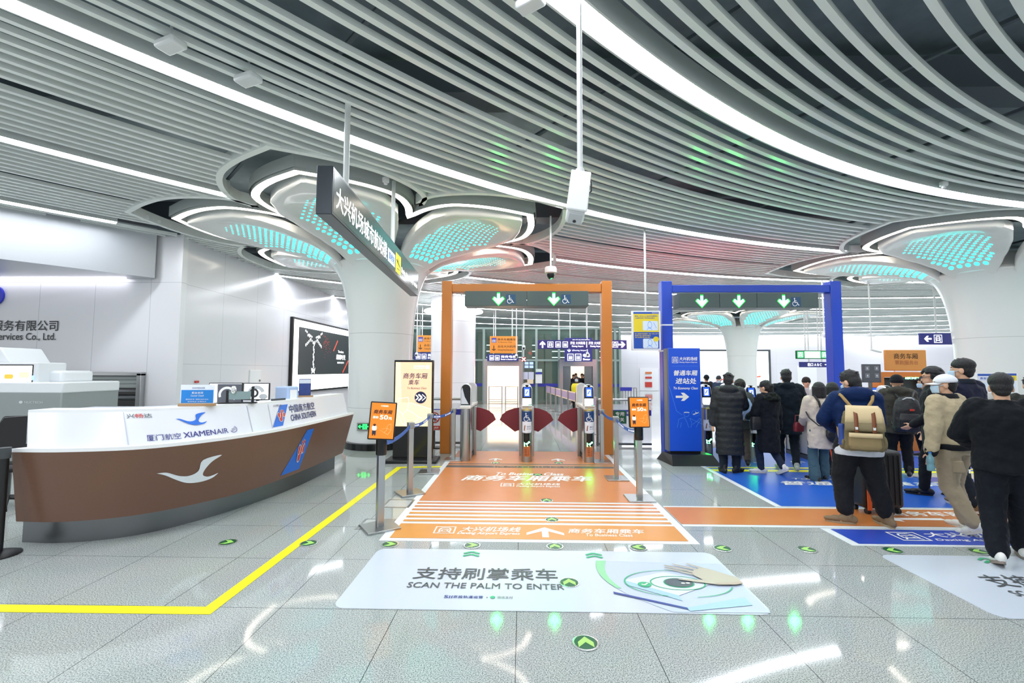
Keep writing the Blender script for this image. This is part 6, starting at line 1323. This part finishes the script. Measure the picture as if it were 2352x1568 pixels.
        b = MB(); b.prism([(.045 * math.cos(a_), .03 * math.sin(a_)) for a_ in np.linspace(0, math.pi, 10)], lambda x, z: hd(x, -.123 + abs(x) * .25, 1.655 + z), lambda x, z: hd(x, -.127 + abs(x) * .25, 1.655 + z)); b.build('strap_opening', JET, c_)
    if face_:
        for q in (-1, 1):
            b = MB(); ellipsoid(b, hd(q * .031, .083, 1.643), (.014, .010, .009), HR, 10, 6); e = b.build('eye', M('eye_white', '#e9e4dd', .3), t, angle=180); b = MB(); ellipsoid(b, hd(q * .031, .0905, 1.643), (.007, .005, .0075), HR, 8, 6); b.build('iris', M('iris_dark', '#20140f', .2), e, angle=180)
            b = MB(); capsule(b, hd(q * .015, .097, 1.667), .005, hd(q * .05, .083, 1.668), .004, 6); b.build('eyebrow', HAIR, t)
        b = MB(); ellipsoid(b, hd(0, .101, 1.569), (.022, .006, .007), HR, 10, 6); b.build('lips', M('lips', '#b5776b', .5), t, angle=180)
    if mask:
        b = MB(); rows = []
        for z in np.linspace(1.535, 1.625, 6): rows.append([hd(.068 * math.sin(a_), .022 + .092 * math.cos(a_) + .012 * (1 - abs(z - 1.59) / .05) * math.cos(a_) ** 4, z) for a_ in np.linspace(-1.2, 1.2, 13)])
        b.grid(rows); mk = b.build('face_mask', MASKM, t, angle=80); sd_ = mk.modifiers.new('s', 'SOLIDIFY'); sd_.thickness = .004
        for q in (-1, 1): b = MB(); b.tube([hd(q * .064, .05, 1.615), hd(q * .083, .0, 1.635), hd(q * .087, -.018, 1.62)], .003, 6); b.build('ear_loop', MASKM, mk)
    if glasses:
        b = MB()
        for q in (-1, 1): b.tube([hd(q * .034 + .024 * math.cos(a_), .108, 1.643 + .019 * math.sin(a_)) for a_ in np.linspace(0, 6.283, 13)], .0025, 6); b.tube([hd(q * .058, .106, 1.648), hd(q * .084, .0, 1.645)], .0025, 6)
        b.tube([hd(-.01, .11, 1.645), hd(.01, .11, 1.645)], .0025, 6); b.build('glasses', BLACK, t)
    t['_j'] = 0; del t['_j']
    return t, dict(hd=hd, wt=wt, el=el, sh=sh, m=local_matrix(t), kn=kn)
def at(info, p): return info['m'] @ Vector(p)
GREYC = cloth('cloth_grey_green', '#4f5653'); JEAN = cloth('denim_navy', '#232e42'); JEANB = cloth('denim_blue_grey', '#45606b'); CREAMC = cloth('cloth_cream', '#cfc3b4', .9); PUFN = M('puffer_navy', '#0b2450', .6, bump=.2, bscale=30, spec=.15)
BEIGE = cloth('suede_beige', '#b7a88a', .9); KHAKI = cloth('cargo_khaki', '#a3957d'); OLIVE = cloth('cloth_olive_brown', '#3f3d37'); DOWN = M('down_black', '#0c141a', .5, bump=.25, bscale=45); BOOTT = M('boot_tan', '#7f6a50', .7, bump=.2, bscale=60); SHOEG = M('shoe_grey', '#b9bcb8', .5)
def FL(px, py): p = G(px, py); return (p.x, p.y, 0)
P1_, i1 = person('person in a knee-length black quilted down coat, head bent, beside the turnstile', FL(1678, 1086), -.30, 1.70, ank=((-.11, -.02, .08), (.10, .04, .08)), toe=(.25, -.7), wr=((-.27, .0, .80), (.06, .30, 1.12)), epole=((-.4, -1, 0), (1, -.5, -.3)), head=(-.25, .35), top=DOWN, hem=.33, puff=1.22, quilt=1., hood=1.1, topname='down_coat', bottom=INK, bag=1.1, shoe=SHOEK, sole=SHOEK, face_=False)
P2_, i2 = person('person in a black coat with fur-trimmed hood and white sneakers, stepping', FL(1768, 1088), .35, 1.57, ank=((-.10, .10, .08), (.12, -.20, .14)), toe=(1.0, -.1), pit=(0, -.5), wr=((-.20, .28, 1.05), (.27, -.02, .8)), head=(.3, .3), top=cloth('coat_black_blue', '#0f131c'), hem=.42, puff=1.18, hood=1.0, topname='coat', bottom=JEAN, shoe=SHOEW, hair='tied', fur=cloth('fur_dark', '#1d2420', .9), face_=False)
P3_, i3 = person('tall person in a hooded navy jacket and dark trousers, third in the queue', FL(1813, 1080), -.32, 1.76, ank=((-.12, .03, .08), (.11, -.02, .08)), toe=(.2, -.15), wr=((-.1, .3, 1.05), (.2, .22, .95)), epole=((-1, -.4, -.2), (1, -.5, -.2)), head=(0, .1), top=cloth('jacket_navy', '#0f1a24'), hem=.64, puff=1.16, hood=.9, bottom=INK, shoe=SHOEG, hairm=HAIR, face_=False)
P4_, i4 = person('curly-haired person in a grey coat half hidden between the black coats', FL(1704, 1068), -.2, 1.57, ank=((-.09, .05, .08), (.10, -.06, .08)), toe=(.1, -.3), top=GREYC, hem=.75, bottom=cloth('trousers_brown_grey', '#57504b'), shoe=SHOEK, hair='curly', hairm=HAIRB, face_=False, wr=((-.25, .1, .82), (.2, .25, .95)))
P5_, i5 = person('bob-haired person in a cream cardigan and flared jeans', FL(1888, 1104), -.1, 1.57, ank=((-.12, -.02, .07), (.10, .14, .07)), toe=(.35, -.2), wr=((-.17, .28, .98), (.22, .1, .85)), epole=((-.5, -1, -.1), (.5, -1, 0)), top=CREAMC, hem=.58, puff=1.1, topname='cardigan', bottom=JEANB, flare=1., shoe=SHOEK, hair='bob', face_=False)
P6_, i6 = person('dark-haired person mostly hidden behind the navy jacket with tan backpack', FL(1918, 1092), .1, 1.56, top=INK, hem=.75, bottom=INK, shoe=SHOEK, hair='bob', face_=False)
P7_, i7 = person('person in a navy puffer jacket wearing the tan backpack, head bent', FL(1978, 1203), -.42, 1.75, ank=((-.15, -.06, .08), (.25, .02, .08)), toe=(1.6, .45), wr=((-.16, .30, 1.05), (.12, .33, 1.02)), epole=((-1, -.6, -.3), (.6, -.8, -.5)), head=(.75, .42), lean=.06, top=PUFN, hem=.9, puff=1.14, quilt=.5, hood=1.25, bottom=JET, bag=1.42, cuffz=.34, shoe=BOOTT, sole=M('sole_tan', '#9b8a70', .7), boot=.05, face_=False, vox=.011, mask=True)
b = MB(); loft(b, [((0, .0, .79), .235, .175), ((0, 0, .84), .24, .18), ((0, 0, .93), .22, .165)]); blob('shirt_hem', b, cloth('shirt_white', '#cdd2da'), P7_, .012, 3, .01)
P8_, i8 = person('person in a black beanie and olive jacket wearing the black backpack', FL(2070, 1094), -.45, 1.68, ank=((-.10, -.02, .08), (.12, .02, .08)), toe=(.1, -.3), wr=((-.18, .3, 1.0), (.15, .3, 1.0)), epole=((-1, -.5, -.2), (1, -.5, -.2)), top=OLIVE, hem=.75, puff=1.22, hood=1.15, bottom=JET, bag=1.12, shoe=SHOEK, boot=.05, hair=None, hat='beanie', hatm=cloth('beanie_black', '#14161c'), face_=False)
P9_, i9 = person('curly-haired person with glasses in a long black jacket, stepping to the left', (5.9, 6.7, 0), .95, 1.79, ank=((-.10, .16, .08), (.10, -.22, .12)), toe=(.1, 0), pit=(0, -.4), wr=((-.2, .24, .98), (.2, .1, .85)), head=(.1, .12), top=JET, hem=.72, puff=1.1, bottom=JET, shoe=SHOEK, sole=SHOEK, hair='curly', glasses=True)
P10_, i10 = person('person in a white cap, beige jacket and khaki cargo trousers, carrying the bottle', (4.85, 5.30, 0), .3, 1.72, ank=((-.10, -.22, .12), (.12, -.02, .08)), toe=(.0, .0), pit=(-.45, -.1), wr=((-.33, .02, .84), (.27, .0, .83)), epole=((-.8, -1, 0), (.6, -1, 0)), lean=.08, head=(.6, .05), top=BEIGE, hem=.96, puff=1.18, bottom=KHAKI, bag=1.18, shoe=SHOEW, hair='nape', hat='cap', hatm=M('cap_white', '#e4e7ee', .7, bump=.1, bscale=90), collar=JET, cuff=JET, hemband=JET, mask=True, vox=.011)
P11_, i11 = person('tall masked person in a dark navy jacket behind the white cap', (5.66, 6.0, 0), .2, 1.9, ank=((-.10, -.15, .10), (.10, .12, .08)), toe=(0, 0), pit=(-.3, 0), head=(.5, .0), top=cloth('jacket_deep_navy', '#171a30'), hem=.8, puff=1.14, bottom=INK, shoe=BOOTT, boot=.05, hair='crop', collar=INK, mask=True)
P12_, i12 = person('person in an all-black sweatsuit stepping away at the right edge', (4.52, 4.42, 0), -.55, 1.72, ank=((-.13, -.18, .10), (.13, .22, .08)), toe=(.0, -.15), pit=(-.35, 0), wr=((-.16, .30, 1.04), (.23, .13, .93)), epole=((-1, -.35, -.5), (.9, -.9, -.2)), head=(-.05, .12), top=cloth('sweat_black', '#0f1319'), hem=.84, puff=1.3, topname='hoodie', bottom=cloth('sweatpants_black', '#10151d'), bag=1.3, shoe=SHOEW, sole=M('sole_taupe', '#8d7f76', .7), hair='crop', vox=.011, face_=False)
P13_, i13 = person('person in glasses and dark patterned jacket looking back at the right edge', (A(2350, 900, 6.6).x + .12, 6.6, 0), 2.5, 1.67, top=M('jacket_camo', '#20251f', .8, var=.8, bscale=9), hem=.75, puff=1.1, bottom=JET, hair='short', glasses=True)
P14_, i14 = person('masked dark-haired person standing at the orange service desk', (A(2122, 900, 9.6).x, 9.6, 0), 1.35, 1.62, top=INK, hem=.75, puff=1.1, bottom=JET, hair='curly', mask=True)
P16_, i16 = person('elderly person in a dark flat cap and grey coat facing the queue', (A(1853, 900, 10.8).x, 10.8, 0), 2.9, 1.60, top=M('coat_light_grey', '#b9b8b4', .8), hem=.6, bottom=INK, hair='nape', hat='beanie', hatm=cloth('cap_dark', '#2b2825'))
P17_, i17 = person('distant person in black cap and jacket before the lit advert', (A(1623, 900, 16).x, 16, 0), .1, 1.60, top=JET, hem=.8, puff=1.15, bottom=INK, hair='nape', hat='beanie', hatm=JET, vox=.02, face_=False)
P18_, i18 = person('distant masked person bowing the head before the lit advert', (A(1653, 900, 15.5).x, 15.5, 0), 2.2, 1.58, head=(0, .4), top=cloth('jacket_slate', '#273a52'), hem=.8, puff=1.15, bottom=INK, hair='short', mask=True, vox=.02)
P19_, i19 = person('masked attendant in a yellow vest behind the right turnstile', (A(1311, 900, 17.3).x + .22, 17.3, 0), 3.0, 1.52, top=JET, hem=.8, puff=1.1, bottom=JET, hair='long', mask=True, vox=.02)
b = MB(); loft(b, [((0, 0, .86), .235, .18), ((0, 0, 1.1), .235, .175), ((0, 0, 1.3), .25, .18), ((0, 0, 1.43), .225, .15), ((0, 0, 1.46), .16, .12)]); blob('safety_vest', b, M('vest_yellow', '#e6dc2a', .6), P19_, .02, 3)
for px, H_, rz, l in ((1316, 1.50, 2.9, 'lift passenger at the left behind the yellow vest'), (1325, 1.56, 3.2, 'lift passenger second from the left'), (1336, 1.55, 3.3, 'lift passenger third from the left'), (1345, 1.5, 3.0, 'lift passenger at the right of the cabin')):
    person(l + ', in dark winter clothes', (A(px, 900, 24.7).x, {1316: 24.4, 1325: 25.1, 1336: 24.5, 1345: 25.2}[px], .02), rz, H_, top=JET, hem=.8, puff=1.1, bottom=JET, hair='short', vox=.025, group='passengers in the lift')

# ------------------------------------------------------------------ what they carry
CANV = M('canvas_tan', '#a8946e', .85, bump=.2, bscale=90); CANO = M('canvas_olive', '#746849', .85, bump=.2, bscale=90); LEATH = M('leather_brown', '#7a4426', .5); CANL = M('canvas_sand', '#d3bd93', .85, bump=.15, bscale=90)
def worn(name, label, cat, info, p, rz): q = at(info, p); return thing(name, label, cat, q, rz)
m7 = local_matrix(P7_); q = m7 @ V(-.01, -.265, 1.13); t = thing('backpack', 'tan canvas backpack with brown leather straps on the navy puffer jacket', 'backpack', q, -.42); t.scale = (.9, .9, .98)
b = MB(); loft(b, [((0, 0, -.26), .20, .085), ((0, 0, -.22), .225, .105), ((0, 0, -.05), .215, .10), ((0, .0, .10), .20, .09), ((0, .01, .18), .17, .07)], sq=4); blob('main_sack', b, CANO, t, .010, 3, .02, .08)
b = MB(); loft(b, [((0, -.10, -.235), .15, .045), ((0, -.105, -.2), .165, .055), ((0, -.10, -.06), .16, .05)], sq=4); blob('front_pocket', b, M('canvas_khaki', '#8d7a55', .85, bump=.2, bscale=90), t, .009, 2, .01, .06)
b = MB(); rows = []
for z, y, w in ((-.05, -.165, .165), (-.09, -.168, .165), (-.105, -.15, .16)): rows.append([V(w * u, y - .012 * (1 - u * u), z) for u in np.linspace(-1, 1, 12)])
b.grid(rows[::-1]); f = b.build('pocket_flap', CANL, t, angle=70); sd_ = f.modifiers.new('s', 'SOLIDIFY'); sd_.thickness = .01
def flap(name, zs, mat):
    b = MB(); rows = []
    for z, y, w in zs: rows.append([V(w * u, y - .014 * (1 - u * u), z) for u in np.linspace(-1, 1, 14)])
    b.grid(rows); f = b.build(name, mat, t, angle=70); sd_ = f.modifiers.new('s', 'SOLIDIFY'); sd_.thickness = .012; return f
flap('lid', [(.215, .05, .155), (.235, -.02, .165), (.205, -.09, .178), (.12, -.122, .19), (.06, -.128, .195)], CANL); flap('lid_edge', [(.06, -.129, .196), (.0, -.134, .2), (-.03, -.135, .2)], M('canvas_grey_olive', '#837658', .85, bump=.2, bscale=90))
for x in (-.085, .09):
    b = MB(); rows = []
    for z, y in ((.237, -.03), (.207, -.098), (.12, -.145), (.0, -.155), (-.045, -.16)): rows.append([V(x + dx, y, z) for dx in (-.02, .02)])
    b.grid(rows); f = b.build('leather_strap', LEATH, t); sd_ = f.modifiers.new('s', 'SOLIDIFY'); sd_.thickness = .008; MB().box((x, -.162, -.0), (.03, .012, .03)).build('buckle', CHROME, f, bev=.003)
for sx in (-1, 1):
    b = MB(); ellipsoid(b, (sx * .21, -.01, -.17), (.035, .08, .085)); blob('side_pocket', b, CANO, t, .01, 2)
    b = MB(); b.tube([(sx * .07, .06, .2), (sx * .14, .10, .30), (sx * .17, .2, .36), (sx * .18, .32, .3), (sx * .19, .36, .1), (sx * .2, .2, -.12), (sx * .2, .06, -.2)], .018, 8); b.build('shoulder_strap', M('webbing_mustard', '#a08350', .8), t)
b = MB(); b.cyl((-.215, -.045, -.2), (-.215, -.045, .02), .035, n=14); b.lathe([(.035, .02), (.03, .035), (.0, .04)], 14, (-.215, -.045, 0)); tag(b.build('bottle', M('bottle_blue', '#27448f', .4), t))
m8 = local_matrix(P8_); q = m8 @ V(.06, -.27, 1.12); t = thing('backpack', 'black rucksack with a small red tag on the olive jacket', 'backpack', q, -.45)
BKB = M('nylon_black', '#16181d', .5, bump=.15, bscale=80); b = MB(); loft(b, [((0, 0, -.30), .17, .09), ((0, 0, -.24), .195, .12), ((0, 0, .05), .185, .11), ((0, .01, .2), .15, .08), ((0, .02, .26), .09, .05)], sq=3); blob('main_sack', b, BKB, t, .012, 3, .02, .08)
b = MB(); loft(b, [((0, -.12, -.26), .13, .04), ((0, -.13, -.1), .14, .05), ((0, -.115, .0), .12, .035)], sq=3); blob('front_pocket', b, BKB, t, .011, 2); MB().box((.03, -.135, .06), (.06, .012, .03)).build('red_tag', RED, t); MB().tube([(-.06, -.05, .22), (-.02, -.09, .25), (.04, -.09, .25), (.08, -.05, .22)], .01, 8).build('grab_handle', GREYPL, t)
for sx in (-1, 1): MB().tube([(sx * .08, .06, .24), (sx * .14, .18, .34), (sx * .16, .3, .28), (sx * .17, .3, .05), (sx * .17, .1, -.2)], .018, 8).build('shoulder_strap', BKB, t)
sp = G(2040, 1186); t = thing('suitcase', 'large black suitcase with an orange luggage strap behind the tan boots', 'suitcase', (sp.x + .01, sp.y + .2, 0), .05)
MB().box((0, 0, .42), (.50, .30, .70)).build('shell', M('suitcase_black', '#15171b', .45, bump=.2, bscale=10, aniso=(8, 1, .2)), t, bev=.05, seg=4)
for x in (-.13, -.065, 0, .065, .13, .19): MB().box((x, -.152, .42), (.018, .012, .6)).build('rib', SHOEK, t, bev=.005)
st_ = MB(); st_.box((-.205, -.156, .42), (.052, .01, .72)); st_.box((-.205, 0, .775), (.052, .31, .008)); st_.build('luggage_strap', M('strap_orange', '#e8601c', .6), t); MB().box((-.205, -.165, .35), (.06, .012, .03)).build('strap_buckle', BLACK, t)
MB().tube([(-.08, .05, .77), (-.08, .05, .80), (.08, .05, .80), (.08, .05, .77)], .012, 8).build('top_handle', DGREY, t)
for x in (-.19, .19):
    for y in (-.1, .1): MB().cyl((x - .02, y, .035), (x + .02, y, .035), .035, n=14).build('wheel', BLACK, t); MB().box((x, y, .07), (.03, .03, .05)).build('caster', DGREY, t)
m5 = local_matrix(P5_); t = thing('shoulder_bag', 'soft black shoulder bag hanging on the cream cardigan', 'bag', m5 @ V(.16, -.18, .86), .12)
b = MB(); ellipsoid(b, (0, 0, 0), (.16, .07, .15)); ellipsoid(b, (.02, 0, -.06), (.15, .065, .1)); blob('pouch', b, BKB, t, .012, 3, .02, .08)
iv = local_matrix(t).inverted(); MB().tube([iv @ (m5 @ V(*p)) for p in ((.05, -.2, .95), (-.02, -.185, 1.1), (-.06, -.2, 1.25), (-.09, -.17, 1.42), (-.1, -.05, 1.52))], .018, 8).build('strap', BKB, t); MB().tube([iv @ (m5 @ V(*p)) for p in ((.1, -.19, .98), (-.12, -.2, 1.0), (-.22, -.1, 1.12), (-.24, .0, 1.25))], .01, 8).build('strap', BKB, t)
t = thing('handbag', 'dark red handbag held before the cream cardigan', 'bag', m5 @ V(-.24, .26, .93), .2); b = MB(); loft(b, [((0, 0, -.09), .085, .04), ((0, 0, 0), .085, .045), ((0, 0, .07), .065, .035)], sq=4); blob('pouch', b, M('leather_red', '#6c1624', .5), t, .012, 2); MB().tube([(-.06, 0, .08), (-.05, 0, .18), (.05, 0, .18), (.06, 0, .08)], .009, 8).build('handle', M('leather_red', '#6c1624'), t)
m4 = local_matrix(P4_); t = thing('tote_bag', 'pale blue cloth bag on the shoulder of the curly-haired person', 'bag', m4 @ V(.04, -.20, 1.26), 0); b = MB(); loft(b, [((.05, 0, -.28), .10, .04), ((.02, -.02, -.1), .14, .06), ((-.02, -.01, .08), .11, .06), ((-.05, .02, .17), .06, .05)], sq=3); blob('sack', b, M('cloth_pale_blue', '#a9c8ec', .8, bump=.2, bscale=40), t, .012, 3, .02, .06)
m2 = local_matrix(P2_); t = thing('shoulder_bag', 'small black bag at the waist of the fur-hooded coat', 'bag', m2 @ V(-.27, .02, .98), .3); b = MB(); loft(b, [((0, 0, -.13), .10, .05), ((0, 0, .0), .11, .06), ((0, 0, .1), .09, .04)], sq=4); blob('pouch', b, BKB, t, .012, 2); MB().tube([(-.04, 0, .09), (.0, .0, .3), (.06, .02, .48)], .009, 8).build('strap', BKB, t)
t = thing('shopping_bag', 'orange and yellow paper bag on the blue mat beyond the flared jeans', 'bag', (G(1893, 1060).x, G(1893, 1060).y, 0), .2); ob = M('paper_orange', '#e0521f', .6)
MB().prism([(-.12, 0), (.12, 0), (.13, .3), (-.13, .3)], lambda x, z: (x, -.06, z), lambda x, z: (x, .06, z)).build('bag_body', ob, t); MB().box((-.06, -.063, .1), (.09, .004, .18)).build('yellow_print', YEL, t); MB().tube([(-.05, 0, .3), (-.04, 0, .38), (.04, 0, .38), (.05, 0, .3)], .006, 8).build('handle', ob, t)
w = at(i10, i10['wt'][0]) + V(.0, .0, -.07); t = thing('water_bottle', 'clear pale blue water bottle in the hand of the white-capped person', 'bottle', w + V(-.04, -.03, -.13), 0)
BOT = M('bottle_clear_blue', '#9fe0ee', .08, trans=.55); MB().lathe([(.0, .0), (.032, .0), (.034, .01), (.034, .06), (.031, .07), (.034, .08), (.034, .14), (.014, .175), (.014, .19)], 20).build('bottle_body', BOT, t, angle=50); MB().cyl((0, 0, .188), (0, 0, .205), .016, n=14).build('bottle_cap', M('bottle_cap', '#3f7fd0', .4), t)
w = at(i12, i12['wt'][1]) ; t = thing('round_helmet', 'dark green round helmet held in the hand at the right edge', 'helmet', w + V(.07, .09, -.04), .2)
b = MB(); ellipsoid(b, (0, 0, 0), (.13, .16, .12), None, 28, 16); b.build('shell', M('helmet_green', '#2f4a45', .15, coat=.5), t, angle=180); b = MB(); b.lathe([(.128, -.04), (.134, -.03), (.128, -.02)], 32, caps=False); b.build('rim_band', GREYPL, t); 
# white arrow-like marks and details on clothing
for (info, P_, p, d, m, nm) in ((i12, P12_, (-.27, -.08, .82), (.012, .012, .035), PRINTW, 'zip_tag'),): MB().box(p, d).build(nm, m, P_)
t = P10_; MB().box((-.135, -.09, .72), (.05, .16, .13), rot=Matrix.Rotation(-.2, 3, 'X')).build('cargo_pocket', KHAKI, t, bev=.012)
